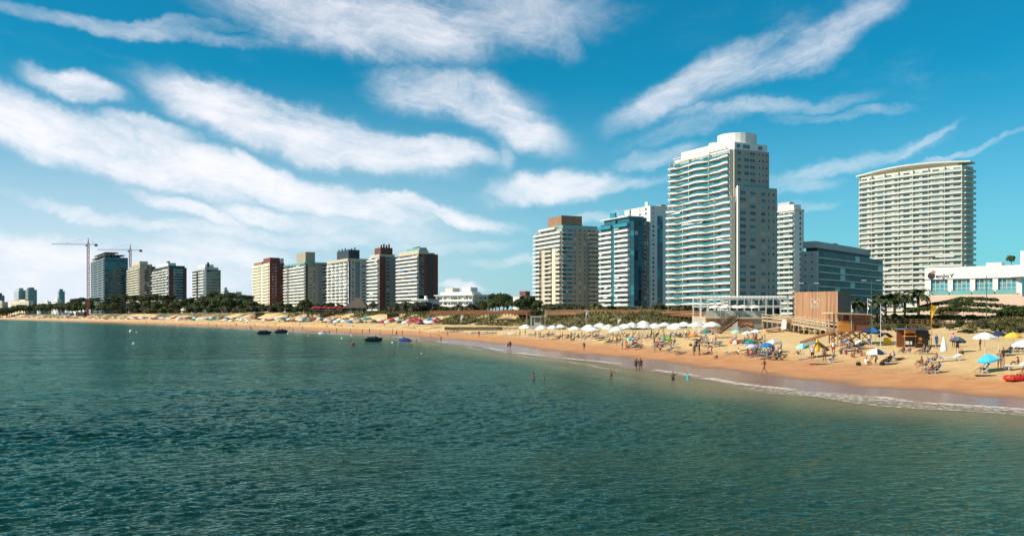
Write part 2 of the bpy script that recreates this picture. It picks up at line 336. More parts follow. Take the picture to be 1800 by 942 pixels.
def place(name, me, parent=None, loc=(0,0,0), rz=0.0, rot=None, scale=None):
    o = bpy.data.objects.new(name, me); col.objects.link(o)
    if parent is not None: o.parent = parent
    o.location = loc
    if rot is not None: o.rotation_euler = rot
    elif rz: o.rotation_euler = (0, 0, rz)
    if scale is not None: o.scale = scale if hasattr(scale, '__len__') else (scale,) * 3
    return o
def tag(o, label, cat, group=None):
    o['label'] = label; o['category'] = cat
    if group: o['group'] = group
    return o
def thing(name, label, cat, loc=(0,0,0), rz=0.0, group=None):
    return tag(place(name, None, None, loc, rz), label, cat, group)
def struct(name, me, kind='structure'):
    o = place(name, me); o['kind'] = kind; return o
def part_mat(o, m, i=0):
    o.material_slots[i].link = 'OBJECT'; o.material_slots[i].material = MATS[m] if isinstance(m, str) else m
_cache = {}
def cached(key, fn):
    if key not in _cache: _cache[key] = fn()
    return _cache[key]
def box_mesh(name, w, d, h, m):
    key = ('box', round(w, 2), round(d, 2), round(h, 2), m)
    return cached(key, lambda: MB().box(-w / 2, w / 2, -d / 2, d / 2, 0, h).mesh(name, m))
def big_mesh(name, V, F, m, attrs=None, smooth=True):
    me = bpy.data.meshes.new(name); n = len(V); k = F.shape[1]
    me.vertices.add(n); me.vertices.foreach_set('co', np.ascontiguousarray(V, dtype=np.float32).ravel())
    me.loops.add(F.size); me.loops.foreach_set('vertex_index', np.ascontiguousarray(F, dtype=np.int32).ravel())
    me.polygons.add(len(F)); me.polygons.foreach_set('loop_start', np.arange(0, F.size, k, dtype=np.int32))
    me.polygons.foreach_set('use_smooth', np.full(len(F), smooth))
    for nm, a in (attrs or {}).items():
        at_ = me.attributes.new(nm, 'FLOAT', 'POINT'); at_.data.foreach_set('value', np.ascontiguousarray(a, dtype=np.float32).ravel())
    me.materials.append(m); me.update(calc_edges=True); me.validate(); return me
def grid_faces(nr, nc):
    i = np.arange(nr - 1)[:, None] * nc + np.arange(nc - 1)[None, :]
    return np.stack([i, i + 1, i + nc + 1, i + nc], -1).reshape(-1, 4)
# ================================================================ ground, water, foam
def build_ground():
    tt = np.concatenate([np.arange(-420, -60, 20), np.arange(-60, -10, 3), np.arange(-10, 330, 1.3), np.arange(330, 900, 5), np.arange(900, 2000, 25), np.arange(2000, 9500, 250)]) + T0
    tt = tt[(tt > 0) & (tt < seg_t0[-1])]
    ss = np.concatenate([[-400, -150, -80, -50, -35], np.arange(-26, -8, 2), np.arange(-8, 24, .6), np.arange(24, 110, 1.2), np.arange(110, 200, 6), np.arange(200, 500, 25), [520, 600, 750, 1000, 1500, 2500, 4500, 8000]])
    px = np.interp(tt, seg_t0, shore[:, 0]); py = np.interp(tt, seg_t0, shore[:, 1])
    e = 14.0
    tx = np.interp(tt + e, seg_t0, shore[:, 0]) - np.interp(tt - e, seg_t0, shore[:, 0]); ty = np.interp(tt + e, seg_t0, shore[:, 1]) - np.interp(tt - e, seg_t0, shore[:, 1])
    l = np.hypot(tx, ty); nx, ny = ty / l, -tx / l
    X = px[:, None] + nx[:, None] * ss[None, :]; Y = py[:, None] + ny[:, None] * ss[None, :]
    z, s, g, d = ground_full(X, Y)
    V = np.stack([X, Y, z], -1).reshape(-1, 3); F = grid_faces(len(tt), len(ss))
    m = bpy.data.materials.new('sand'); m.use_nodes = True; nt = m.node_tree; b = nt.nodes['Principled BSDF']; N = nt.nodes.new; L = nt.links.new
    def attr(n): a = N('ShaderNodeAttribute'); a.attribute_name = n; return a.outputs['Fac']
    def mr(x, a, b_, c=0., e_=1.): n = N('ShaderNodeMapRange'); n.interpolation_type = 'SMOOTHSTEP'; L(x, n.inputs[0]); n.inputs[1].default_value = a; n.inputs[2].default_value = b_; n.inputs[3].default_value = c; n.inputs[4].default_value = e_; return n.outputs[0]
    def noise(scale, det=5, rough=.55):
        n = N('ShaderNodeTexNoise'); n.inputs['Scale'].default_value = scale; n.inputs['Detail'].default_value = det; n.inputs['Roughness'].default_value = rough; L(tc.outputs['Object'], n.inputs['Vector']); return n.outputs[0]
    def mix(f, a, c): 
        n = N('ShaderNodeMix'); n.data_type = 'RGBA'
        if isinstance(f, float): n.inputs[0].default_value = f
        else: L(f, n.inputs[0])
        for k, v in ((6, a), (7, c)):
            if isinstance(v, tuple): n.inputs[k].default_value = v + (1,)
            else: L(v, n.inputs[k])
        return n.outputs[2]
    def math_(op, a, c):
        n = N('ShaderNodeMath'); n.operation = op
        for k, v in ((0, a), (1, c)):
            if isinstance(v, (int, float)): n.inputs[k].default_value = v
            else: L(v, n.inputs[k])
        return n.outputs[0]
    tc = N('ShaderNodeTexCoord')
    sd = attr('sdist'); gr = attr('grass')
    sdn = math_('ADD', sd, math_('MULTIPLY', math_('SUBTRACT', noise(.16, 4), .5), 7.0))
    dry = mix(mr(noise(.35, 6, .65), .3, .7), (.70,.45,.195), (.81,.55,.255))
    dry = mix(math_('MULTIPLY', mr(noise(1.6, 8, .75), .46, .68), .5), dry, (.46,.28,.12))
    damp = mix(mr(noise(.5, 5), .3, .7), (.50,.21,.075), (.59,.275,.11))
    wet = (.33,.155,.07)
    c = mix(mr(sdn, 14.0, 22.0), damp, dry)
    wrack = math_('MULTIPLY', math_('MULTIPLY', mr(sdn, 15.2, 16.0), mr(sdn, 17.2, 16.4)), mr(noise(3.0, 6, .7), .54, .62))
    c = mix(math_('MULTIPLY', wrack, .75), c, (.07,.05,.03))
    c = mix(math_('MULTIPLY', mr(noise(4.2, 3, .5), .58, .70), mr(sdn, 12.0, 20.0, 0.0, .45)), c, (.34,.20,.085))
    c = mix(mr(sdn, 11.0, 7.0), c, wet)
    earth = mix(mr(noise(.8, 6, .7), .35, .65), (.055,.060,.018), (.165,.135,.045))
    redsand = mix(mr(noise(.12, 5, .6), .45, .62), c, (.50,.28,.12))
    c = mix(mr(attr('dune'), .2, .9), c, redsand)
    c = mix(math_('MULTIPLY', gr, mr(noise(.6, 6, .7), .30, .48)), c, earth)
    L(c, b.inputs['Base Color'])
    ro = N('ShaderNodeMix'); L(mr(sdn, 9.8, 6.4), ro.inputs[0]); ro.inputs[2].default_value = .9; ro.inputs[3].default_value = .24; L(ro.outputs[0], b.inputs['Roughness'])
    bp = N('ShaderNodeBump'); bp.inputs['Distance'].default_value = .22; L(mr(sdn, 9.0, 19.0, .02, .9), bp.inputs['Strength']); L(noise(1.7, 8, .75), bp.inputs['Height']); L(bp.outputs[0], b.inputs['Normal'])
    MATS['sand'] = m
    o = struct('beach', big_mesh('beach', V, F, m, dict(sdist=s, grass=g, dune=d)))
    return o
build_ground()

def build_water():
    fine = np.linspace(-34, 34, 680)
    ang = np.radians(np.concatenate([np.arange(-180, -60, 10), np.arange(-60, -34, 1.0), fine, np.arange(35, 60, 1.0), np.arange(60, 181, 10)]))
    rad = np.concatenate([[0.5, 5, 10, 14, 17, 19], np.geomspace(20.5, 140, 700), np.geomspace(140.6, 700, 160), np.geomspace(720, 9000, 50)])
    X = np.sin(ang)[None, :] * rad[:, None]; Y = np.cos(ang)[None, :] * rad[:, None]
    ds = np.gradient(rad)[:, None] * np.ones_like(X)
    da = np.gradient(ang)[None, :] * rad[:, None]
    sp = np.maximum(ds, da * .8)
    Z = np.zeros_like(X)
    r2 = np.random.default_rng(5)
    gust = .40 + 1.15 * sstep(fbm(X / 42, Y / 18, 71, 3), .28, .72)
    lost = np.zeros_like(X); allv = 0.0
    for i in range(44):
        lam = .20 * (9 ** (i / 43.0)) * r2.uniform(.9, 1.1)
        th = R(132 if i % 4 else 96) + r2.normal(0, .42)
        k = 2 * math.pi / lam
        ph = k * (X * math.cos(th) + Y * math.sin(th)) + r2.uniform(0, 6.28) + 1.6 * (vnoise(X / (lam * 5), Y / (lam * 5), 200 + i) - .5) * 6
        slope = .060 if lam < .7 else (.042 if lam < 1.2 else .022)
        flt = sstep(lam / sp, 2.0, 4.0); lost += (slope * (1 - flt)) ** 2; allv += slope ** 2
        Z += gust * (slope / k) * (2 * ((np.sin(ph) + 1) / 2) ** 1.7 - .75) * flt
    Z += .05 * np.sin(2 * math.pi * (Y - .12 * X) / 17 + 3 * vnoise(X / 60, Y / 30, 9)) * sstep(17 / sp, 3, 6)
    # distance to the shore on a coarser net
    ri = np.unique(np.concatenate([np.arange(0, len(rad), 4), [len(rad) - 1]])); ai = np.unique(np.concatenate([np.arange(0, len(ang), 4), [len(ang) - 1]]))
    g, s, _, _ = ground_full(X[np.ix_(ri, ai)], Y[np.ix_(ri, ai)])
    def up(A):
        B = np.stack([np.interp(np.arange(len(ang)), ai, row) for row in A]); return np.stack([np.interp(np.arange(len(rad)), ri, c) for c in B.T]).T
    depth = -up(g); sd = -up(s)
    Z *= .10 + .90 * sstep(sd, 1, 30)
    swell = .16 * np.exp(-((sd - 7 - 3 * vnoise(X / 14, Y / 14, 88)) / 1.6) ** 2) * sstep(vnoise(X / 25, Y / 25, 90), .25, .55)
    Z += swell
    V = np.stack([X, Y, Z], -1).reshape(-1, 3); F = grid_faces(len(rad), len(ang))
    keep = (depth.ravel()[F] > -2.5).any(1); F = F[keep]
    m = bpy.data.materials.new('sea_water'); m.use_nodes = True; nt = m.node_tree; b = nt.nodes['Principled BSDF']; N = nt.nodes.new; L = nt.links.new
    def attr(n): a = N('ShaderNodeAttribute'); a.attribute_name = n; return a.outputs['Fac']
    def mr(x, a, b_, c=0., e_=1.): n = N('ShaderNodeMapRange'); n.interpolation_type = 'SMOOTHSTEP'; L(x, n.inputs[0]); n.inputs[1].default_value = a; n.inputs[2].default_value = b_; n.inputs[3].default_value = c; n.inputs[4].default_value = e_; return n.outputs[0]
    def mix(f, a, c):
        n = N('ShaderNodeMix'); n.data_type = 'RGBA'; L(f, n.inputs[0])
        for k, v in ((6, a), (7, c)):
            if isinstance(v, tuple): n.inputs[k].default_value = v + (1,)
            else: L(v, n.inputs[k])
        return n.outputs[2]
    d = attr('depth'); tc = N('ShaderNodeTexCoord')
    nz = N('ShaderNodeTexNoise'); nz.inputs['Scale'].default_value = .03; nz.inputs['Detail'].default_value = 5; L(tc.outputs['Object'], nz.inputs['Vector'])
    deep = mix(mr(nz.outputs[0], .35, .65), WATER_A, WATER_B)
    c = mix(mr(d, 2.6, .5), deep, (.045, .078, .052))
    c = mix(mr(d, .9, .05), c, (.24,.18,.10))
    nt.nodes.remove(b); out = [n for n in nt.nodes if n.type == 'OUTPUT_MATERIAL'][0]
    df = N('ShaderNodeBsdfDiffuse'); L(c, df.inputs['Color']); gl = N('ShaderNodeBsdfGlossy'); gl.inputs['Color'].default_value = WATER_GLOSS; gl.inputs['Roughness'].default_value = .10
    fr = N('ShaderNodeFresnel'); fr.inputs['IOR'].default_value = 1.333; fm = N('ShaderNodeMath'); fm.operation = 'POWER'; L(fr.outputs[0], fm.inputs[0]); fm.inputs[1].default_value = 1.3
    ms = N('ShaderNodeMixShader'); L(fm.outputs[0], ms.inputs[0]); L(df.outputs[0], ms.inputs[1]); L(gl.outputs[0], ms.inputs[2])
    tr = N('ShaderNodeBsdfTransparent'); ma_ = N('ShaderNodeMixShader'); L(mr(d, -.01, .10), ma_.inputs[0]); L(tr.outputs[0], ma_.inputs[1]); L(ms.outputs[0], ma_.inputs[2]); L(ma_.outputs[0], out.inputs['Surface'])
    mp = N('ShaderNodeMapping'); mp.inputs['Rotation'].default_value = (0, 0, R(-42)); mp.inputs['Scale'].default_value = (.5, 1.0, 1); L(tc.outputs['Object'], mp.inputs[0])
    n1 = N('ShaderNodeTexNoise'); n1.inputs['Scale'].default_value = 3.6; n1.inputs['Detail'].default_value = 4; n1.inputs['Roughness'].default_value = .6; L(mp.outputs[0], n1.inputs['Vector'])
    bp = N('ShaderNodeBump'); bp.inputs['Strength'].default_value = .7; bp.inputs['Distance'].default_value = .25; L(n1.outputs[0], bp.inputs['Height'])
    # slopes of the ripples too small for the mesh
    n2 = N('ShaderNodeTexNoise'); n2.inputs['Scale'].default_value = 1.5; n2.inputs['Detail'].default_value = 3; L(mp.outputs[0], n2.inputs['Vector'])
    sv = N('ShaderNodeVectorMath'); sv.operation = 'SUBTRACT'; L(n2.outputs['Color'], sv.inputs[0]); sv.inputs[1].default_value = (.5, .5, .5)
    mv = N('ShaderNodeVectorMath'); mv.operation = 'MULTIPLY'; L(sv.outputs[0], mv.inputs[0]); 
    lk = N('ShaderNodeCombineXYZ'); lo = attr('lost')
    for ax, (p_, q_) in enumerate(((.9, .45), (1.5, .75))):
        ma = N('ShaderNodeMath'); ma.operation = 'MULTIPLY_ADD'; L(lo, ma.inputs[0]); ma.inputs[1].default_value = p_; ma.inputs[2].default_value = q_; L(ma.outputs[0], lk.inputs[ax])
    L(lk.outputs[0], mv.inputs[1])
    av = N('ShaderNodeVectorMath'); av.operation = 'ADD'; L(mv.outputs[0], av.inputs[0]); L(bp.outputs[0], av.inputs[1])
    nv = N('ShaderNodeVectorMath'); nv.operation = 'NORMALIZE'; L(av.outputs[0], nv.inputs[0])
    for n_ in (df, gl, fr): L(nv.outputs[0], n_.inputs['Normal'])
    struct('sea_water', big_mesh('sea_water', V, F, m, dict(depth=depth, lost=np.sqrt(lost / allv) * sstep(sd, 1, 25))))
WATER_GLOSS = (.66,1.0,.84,1); WATER_A = (.003,.022,.016); WATER_B = (.006,.044,.033)
build_water()

def build_foam():
    m = bpy.data.materials.new('foam'); m.use_nodes = True; nt = m.node_tree; b = nt.nodes['Principled BSDF']; N = nt.nodes.new; L = nt.links.new
    b.inputs['Base Color'].default_value = (.78,.66,.54,1); b.inputs['Roughness'].default_value = .7
    tc = N('ShaderNodeTexCoord'); a = N('ShaderNodeAttribute'); a.attribute_name = 'foam'
    w = N('ShaderNodeTexNoise'); w.inputs['Scale'].default_value = .9; w.inputs['Detail'].default_value = 4; L(tc.outputs['Object'], w.inputs['Vector'])
    mxv = N('ShaderNodeMix'); mxv.data_type = 'RGBA'; mxv.inputs[0].default_value = .35; L(tc.outputs['Object'], mxv.inputs[6]); L(w.outputs['Color'], mxv.inputs[7])
    vo = N('ShaderNodeTexVoronoi'); vo.feature = 'DISTANCE_TO_EDGE'; vo.inputs['Scale'].default_value = 2.2; L(mxv.outputs[2], vo.inputs['Vector'])
    ns = N('ShaderNodeTexNoise'); ns.inputs['Scale'].default_value = .55; ns.inputs['Detail'].default_value = 6; ns.inputs['Roughness'].default_value = .65; L(tc.outputs['Object'], ns.inputs['Vector'])
    def M(op, x, y, cl=False):
        n = N('ShaderNodeMath'); n.operation = op; n.use_clamp = cl
        for k, v in ((0, x), (1, y)):
            if isinstance(v, (int, float)): n.inputs[k].default_value = v
            else: L(v, n.inputs[k])
        return n.outputs[0]
    lace = M('SUBTRACT', 1.0, M('MULTIPLY', vo.outputs['Distance'], 4.5), True)
    f = M('MULTIPLY', a.outputs['Fac'], M('ADD', M('MULTIPLY', lace, .55), M('MULTIPLY', ns.outputs[0], 1.0)))
    mr = N('ShaderNodeMapRange'); mr.interpolation_type = 'SMOOTHSTEP'; L(f, mr.inputs[0]); mr.inputs[1].default_value = .26; mr.inputs[2].default_value = .72; mr.inputs[4].default_value = .75
    L(mr.outputs[0], b.inputs['Alpha'])
    tt = np.concatenate([np.arange(-20, 120, .5), np.arange(120, 420, 1.2)]) + T0
    px = np.interp(tt, seg_t0, shore[:, 0]); py = np.interp(tt, seg_t0, shore[:, 1]); e = 14
    tx = np.interp(tt + e, seg_t0, shore[:, 0]) - np.interp(tt - e, seg_t0, shore[:, 0]); ty = np.interp(tt + e, seg_t0, shore[:, 1]) - np.interp(tt - e, seg_t0, shore[:, 1])
    l = np.hypot(tx, ty); nx, ny = ty / l, -tx / l
    ss = np.arange(-10, 7, .4)
    X = px[:, None] + nx[:, None] * ss; Y = py[:, None] + ny[:, None] * ss
    z, s, _, _ = ground_full(X, Y)
    t = (tt - T0)[:, None] * np.ones_like(X)
    edge = 1.1 + .9 * (fbm(t / 6, t * 0 + 2, 61, 2) - .5)
    line = np.exp(-((s - edge) / np.where(s > edge, .32, 1.3)) ** 2) * (.12 + 1.0 * sstep(vnoise(t / 7, t * 0, 63) * .6 + vnoise(t / 2.1, t * 0 + 5, 64) * .4, .28, .70))
    wide = sstep(t, 46, 20) * sstep(s, -6.5, -1.5) * sstep(s, edge, edge - .5) * .62 * (.6 + .8 * fbm(t / 8, s / 3, 66, 3))
    second = np.exp(-((s + 3.2 + 2.0 * (fbm(t / 11, t * 0 + 7, 67, 2) - .5)) / .5) ** 2) * sstep(vnoise(t / 14, t * 0 + 3, 69), .45, .7) * .75
    a_ = np.clip(np.maximum(np.maximum(line, wide), second), 0, 1.2) * sstep(t, 440, 300)
    V = np.stack([X, Y, np.maximum(z, 0.02) + .035], -1).reshape(-1, 3); F = grid_faces(len(tt), len(ss))
    keep = (a_.ravel()[F] > .05).any(1)
    o = struct('foam', big_mesh('foam', V, F[keep], m, dict(foam=a_)), 'stuff')
build_foam()

# dune grass : tufts of blades where the terrain carries grass
def build_grass():
    r = np.random.default_rng(3); n = 150000
    ang = r.uniform(-.40, .60, n); d = 95 * np.exp(r.uniform(0, 1.75, n)); X = ang * d; Y = d
    z, s, g, dz = ground_full(X, Y)
    keep = (r.uniform(0, 1, n) < g * .95) & (s > 34) & (s < 150); X, Y, z, d = X[keep], Y[keep], z[keep], d[keep]
    nb = 4; V = []; 
    n = len(X); sz = r.uniform(.25, .75, n) * (.7 + d / 300)
    P = np.stack([X, Y, z - .03], -1); Vs = []
    for k in range(nb):
        a = r.uniform(0, 6.28, n); ln = r.uniform(.25, .8, n); w = sz * .16
        dx, dy = np.cos(a), np.sin(a)
        base = P + np.stack([dx * w * .6, dy * w * .6, 0 * w], -1)
        side = np.stack([-dy * w, dx * w, 0 * w], -1)
        tip = base + np.stack([dx * sz * ln, dy * sz * ln, sz * r.uniform(.6, 1.1, n)], -1)
        Vs.append(np.stack([base - side, base + side, tip], 1))
    V = np.concatenate(Vs).reshape(-1, 3); F = np.arange(len(V)).reshape(-1, 3)
    struct('dune_grass', big_mesh('dune_grass', V, F, MATS['dune_grass'], smooth=False), 'stuff')
build_grass()
# ================================================================ towers
def window_mesh(w, h, glass, frame='frame_white', mull=1):
    def mk():
        b = MB(); f = .07; d = .06
        b.mi = 0; b.add([(-w/2+f,-.02,f),(w/2-f,-.02,f),(w/2-f,-.02,h-f),(-w/2+f,-.02,h-f)], [(0,1,2,3)])
        b.mi = 1
        for (x0,x1,z0,z1) in ((-w/2,w/2,0,f),(-w/2,w/2,h-f,h),(-w/2,-w/2+f,f,h-f),(w/2-f,w/2,f,h-f)):
            b.add([(x0,-d,z0),(x1,-d,z0),(x1,-d,z1),(x0,-d,z1),(x0,0,z0),(x1,0,z0),(x1,0,z1),(x0,0,z1)], [(0,1,2,3),(4,0,3,7),(1,5,6,2),(3,2,6,7),(4,5,1,0)])
        for k in range(mull):
            x = -w/2 + w*(k+1)/(mull+1); b.add([(x-.03,-.045,f),(x+.03,-.045,f),(x+.03,-.045,h-f),(x-.03,-.045,h-f)], [(0,1,2,3)])
        return b.mesh('window', glass, frame)
    return cached(('win', round(w,1), round(h,1), glass, frame, mull), mk)
class Tower:
    """A building whose near corner stands at depth Y; face L runs from it to the left and back, face R to the right and back."""
    def __init__(s, name, label, x0, xc, x1, ytop, Y, th, fh, cat='apartment tower', wall='white_render', zb=None, group=None, core=True, bulgeL=0, bulgeR=0, nfl=None):
        s.th = R(th); c, n = math.cos(s.th), math.sin(s.th); uc = (xc-900)/FPX; s.P = Vector((uc*Y, Y, 0))
        u0 = (x0-900)/FPX; u1 = (x1-900)/FPX
        s.a = (s.P.x - u0*Y)/(c + u0*n); s.b = (u1*Y - s.P.x)/(n - u1*c)
        s.zb = zb if zb is not None else ground(s.P.x, s.P.y) - .3
        s.zt = CAM_H + (HOR-ytop)/FPX*Y; s.fh = fh
        s.nf = nfl or max(1, int((s.zt - s.zb - .3)/fh)); s.Y = Y
        s.root = thing(name, label, cat, (s.P.x, s.P.y, s.zb), 0, group)
        s.root.rotation_euler = (0, 0, math.atan2(c, n)); s.H = s.zt - s.zb
        s.bul = {'L': bulgeL, 'R': bulgeR}; s.len = {'L': s.a, 'R': s.b}; s.nw = 0
        s.rnd = random.Random(name + label)
        if core:
            n_ = 14
            poly = [s.pt('R', s.b*(1-k/n_), 0) for k in range(n_)] if bulgeR else [(s.b, 0)]
            poly += [(0, 0)]
            poly += [s.pt('L', s.a*(k+1)/n_, 0) for k in range(n_)] if bulgeL else [(0, s.a)]
            poly += [(s.b, s.a)]
            poly = poly[::-1]
            place('wall', MB().prism(poly, 0, s.H).mesh('wall', wall), s.root)
    def off(s, face, u):
        B = s.bul[face]; return B*(1-(2*u/s.len[face]-1)**2) if B else 0.0
    def pt(s, face, u, o):
        o += s.off(face, u); return (-o, u) if face == 'L' else (u, -o)
    def rz(s, face, u):
        B = s.bul[face]; sl = B*(-4/s.len[face])*(2*u/s.len[face]-1) if B else 0.0
        return (-math.pi/2 + math.atan(sl)) if face == 'L' else -math.atan(sl)
    def z(s, k): return s.H - (k+1)*s.fh      # floor k counted from the top
    def ribbon(s, face, u0, u1, o0, o1, z0, z1, n=1, wave=None):
        """a solid strip along the face between outward offsets o0 and o1"""
        if s.bul[face]: n = max(n, 10)
        if wave: n = max(n, 22)
        us = [u0 + (u1-u0)*k/n for k in range(n+1)]
        A = [s.pt(face, u, o0) for u in us]; B = [s.pt(face, u, o1 + (wave(u) if wave else 0)) for u in us]
        poly = A + B[::-1]
        if face == 'R': poly = poly[::-1]
        return poly
    def strip_mesh(s, name, face, u0, u1, o0, o1, h, m, wave=None):
        return MB().prism(s.ribbon(face, u0, u1, o0, o1, 0, h, wave=wave), 0, h).mesh(name, m)
    def glass_of(s, opts):
        return s.rnd.choices(opts.get('panes', ['glass_dark','glass_mid','glass_pale','curtain_pane']), opts.get('pw', [5,3,1,2]))[0]
    def windows(s, face, u0, u1, k, n, w, h, sill, opts, o=0.0):
        for i in range(n):
            if s.rnd.random() < opts.get('skip', 0): continue
            u = u0 + (u1-u0)*(i+.5)/n; x, y = s.pt(face, u, o)
            ww = min(w, (u1-u0)/n*.92)
            place('window', window_mesh(ww, h, s.glass_of(opts), opts.get('frame', 'frame_white'), opts.get('mull', 1)), s.root, (x, y, s.z(k)+sill), s.rz(face, u)); s.nw += 1
    def strip(s, face, f0, f1, kind, k0=0, k1=None, **q):
        Ln = s.len[face]; u0, u1 = f0*Ln, f1*Ln; k1 = s.nf if k1 is None else k1; fh = s.fh; o = q.get('o', 0.0)
        if kind == 'panel':
            z1 = s.H - k0*fh + q.get('top', 0); z0 = max(0, s.H - k1*fh) if k1 < s.nf else 0
            place(q.get('name', 'wall_panel'), s.strip_mesh('wall_panel', face, u0, u1, -.3, q.get('proud', .12), z1-z0, q['m']), s.root, (0,0,z0)); return
        if kind == 'band':
            pj = q.get('proj', 1.4); ph = q.get('ph', .55); gh = q.get('gh', .5); wv = q.get('wave')
            e = q.get('over', .0)
            sl = s.strip_mesh('balcony', face, u0-e, u1+e, .02, pj, ph+.25, q.get('m', 'white_render'), wv)
            rl = s.strip_mesh('railing', face, u0-e+.05, u1+e-.05, pj-.13, pj-.06, gh, q.get('rail', 'rail_teal'), wv) if gh else None
            for k in range(k0, k1):
                bl = place('balcony', sl, s.root, (0,0,s.z(k)-.25))
                if rl: place('railing', rl, bl, (0,0,ph+.25))
                if q.get('n'): s.windows(face, u0, u1, k, q['n'], q.get('w', 2.2), q.get('h', fh*.72), .08, q)
                if s.rnd.random() < q.get('awn', 0):
                    w_ = (u1-u0)*s.rnd.uniform(.16,.34); uc = s.rnd.uniform(u0+w_/2, u1-w_/2); x, y = s.pt(face, uc, pj*.55)
                    am = q.get('awm', 'awning_white')
                    aw = cached(('awn', round(w_,1), am), lambda: MB().add([(-w_/2,.4,0),(w_/2,.4,0),(w_/2,-1.0,-.85),(-w_/2,-1.0,-.85),(-w_/2,.4,-.05),(w_/2,.4,-.05),(w_/2,-1.0,-.95),(-w_/2,-1.0,-.95)], [(0,3,2,1),(4,5,6,7),(3,7,6,2),(0,4,7,3),(1,2,6,5)]).mesh('awning', am))
                    place('awning', aw, s.root, (x, y, s.z(k)+fh-.3), s.rz(face, uc))
            for i in range(q.get('fins', 0)+1 if q.get('fins') else 0):
                u = u0 + (u1-u0)*i/q['fins']; x, y = s.pt(face, u, pj*.45)
                place('partition', box_mesh('partition', .22, pj*.9, s.H-k0*fh-max(0, s.z(k1-1)), q.get('finm', q.get('m', 'white_render'))), s.root, (x, y, max(0, s.z(k1-1))), s.rz(face, u))
        if kind == 'teeth':
            n = q['n']; pj = q.get('proj', 1.5); bw = (u1-u0)/n
            me = cached(('tooth', round(bw,1), q.get('m'), pj, s.th), lambda: MB().box(-bw*.42, bw*.42, -pj, -.02, -.2, q.get('ph', .85)).mesh('balcony', q.get('m', 'white_render')))
            for k in range(k0, k1):
                for i in range(n):
                    u = u0 + bw*(i+.5) + (bw*.16 if k % 2 else -bw*.16)*q.get('stag', 1); x, y = s.pt(face, u, 0)
                    place('balcony', me, s.root, (x, y, s.z(k)), s.rz(face, u))
                s.windows(face, u0, u1, k, n, bw*.8, fh*.74, .05, q)
        if kind == 'punch':
            for k in range(k0, k1):
                s.windows(face, u0, u1, k, q['n'], q.get('w', 1.5), q.get('h', 1.3), q.get('sill', .9), q, o)
        if kind == 'glass':
            n = q['n']; w = (u1-u0)/n
            sp = s.strip_mesh('floor_band', face, u0, u1, 0, q.get('bo', .14), q.get('bh', .35), q.get('bm', 'mid_grey'))
            for k in range(k0, k1):
                place('floor_band', sp, s.root, (0,0,s.z(k)))
                for i in range(n):
                    u = u0 + w*(i+.5); x, y = s.pt(face, u, .03); g = s.glass_of(q)
                    place('glass_panel', window_mesh(w*.97, fh-q.get('bh', .35)-.02, g, q.get('frame', 'frame_dark'), 0), s.root, (x, y, s.z(k)+q.get('bh', .35)), s.rz(face, u)); s.nw += 1
    def roof_box(s, name, x0, x1, y0, y1, h, m, zb=0.0):
        return place(name, MB().box(x0, x1, y0, y1, 0, h).mesh(name, m), s.root, (0,0,s.H+zb))
    def parapet(s, m='white_render', h=.9, t=.3, o=.25):
        a, b = s.a, s.b; mb = MB()
        mb.box(-o,-o+t,-o,a+o,0,h).box(b+o-t,b+o,-o,a+o,0,h).box(-o+t,b+o-t,-o,-o+t,0,h).box(-o+t,b+o-t,a+o-t,a+o,0,h)
        return place('parapet', mb.mesh('parapet', m), s.root, (0,0,s.H))

# ---- the tall tower with wavy balconies
T = Tower('balcony_tower', 'tall white tower with wavy balcony bands, teal railings and a stepped curved roof', 1181, 1291, 1352, 262, 400, 63, 2.95, wall='warm_grey')
wv = lambda u: .75*math.sin(u/T.a*6.28*2.1+.6) + .35*math.sin(u/T.a*6.28*4.3)
kl = int(round((T.zt - (CAM_H + (HOR-337)/FPX*400))/2.95))
T.strip('L', .03, .985, 'band', 0, 7, proj=1.9, ph=.5, gh=.68, rail='rail_teal', n=6, w=4.4, h=2.15, wave=wv, fins=3, awn=.22, panes=['glass_mid','glass_dark','glass_pale','curtain_pane'], pw=[3,3,2,4], finm='cream_render')
T.strip('L', -.01, 1.0, 'band', 7, None, proj=2.6, ph=.5, gh=.68, rail='rail_teal', n=6, w=4.4, h=2.15, wave=wv, fins=4, awn=.30, panes=['glass_mid','glass_dark','glass_pale','curtain_pane'], pw=[3,3,2,4], finm='cream_render')
T.strip('R', .05, .22, 'punch', 0, kl, n=1, w=2.2, h=1.6, sill=.7, panes=['glass_mid','glass_teal','glass_pale'], pw=[3,2,1])
T.strip('R', .26, .60, 'punch', 0, kl, n=2, w=3.0, h=1.6, sill=.7, panes=['glass_mid','glass_teal','glass_pale'], pw=[3,2,1])
T.strip('R', .66, .98, 'punch', 0, kl, n=3, w=1.1, h=1.2, sill=.9, mull=0, panes=['glass_dark','glass_mid'], pw=[4,1])
zl = T.H - kl*2.95 + .6
low = place('lower_block', MB().box(.4, T.b*1.16, -1.6, T.a*.7, 0, zl).mesh('lower_block', 'warm_grey'), T.root)
place('corner_fin', MB().box(-.1, .9, -2.4, -1.5, 0, zl+.8).mesh('corner_fin', 'white_render'), low)
b2 = T.b*1.16
for k in range(kl, T.nf):
    for (uc, w, n) in ((.13, 3.4, 1), (.37, 3.4, 2), (.63, 2.6, 1), (.77, 1.2, 0), (.89, 1.2, 0)):
        g = T.rnd.choices(['glass_mid','glass_teal','glass_dark','curtain_pane','glass_pale'], [4,3,2,1,1])[0]
        place('window', window_mesh(w, 1.7, g, 'frame_white', n), T.root, (b2*uc+.4, -1.6, T.z(k)+.65)); T.nw += 1
place('terrace_rail', MB().box(.4, b2, -1.5, -1.42, 0, .9).mesh('terrace_rail', 'rail_green'), T.root, (0,0,zl))
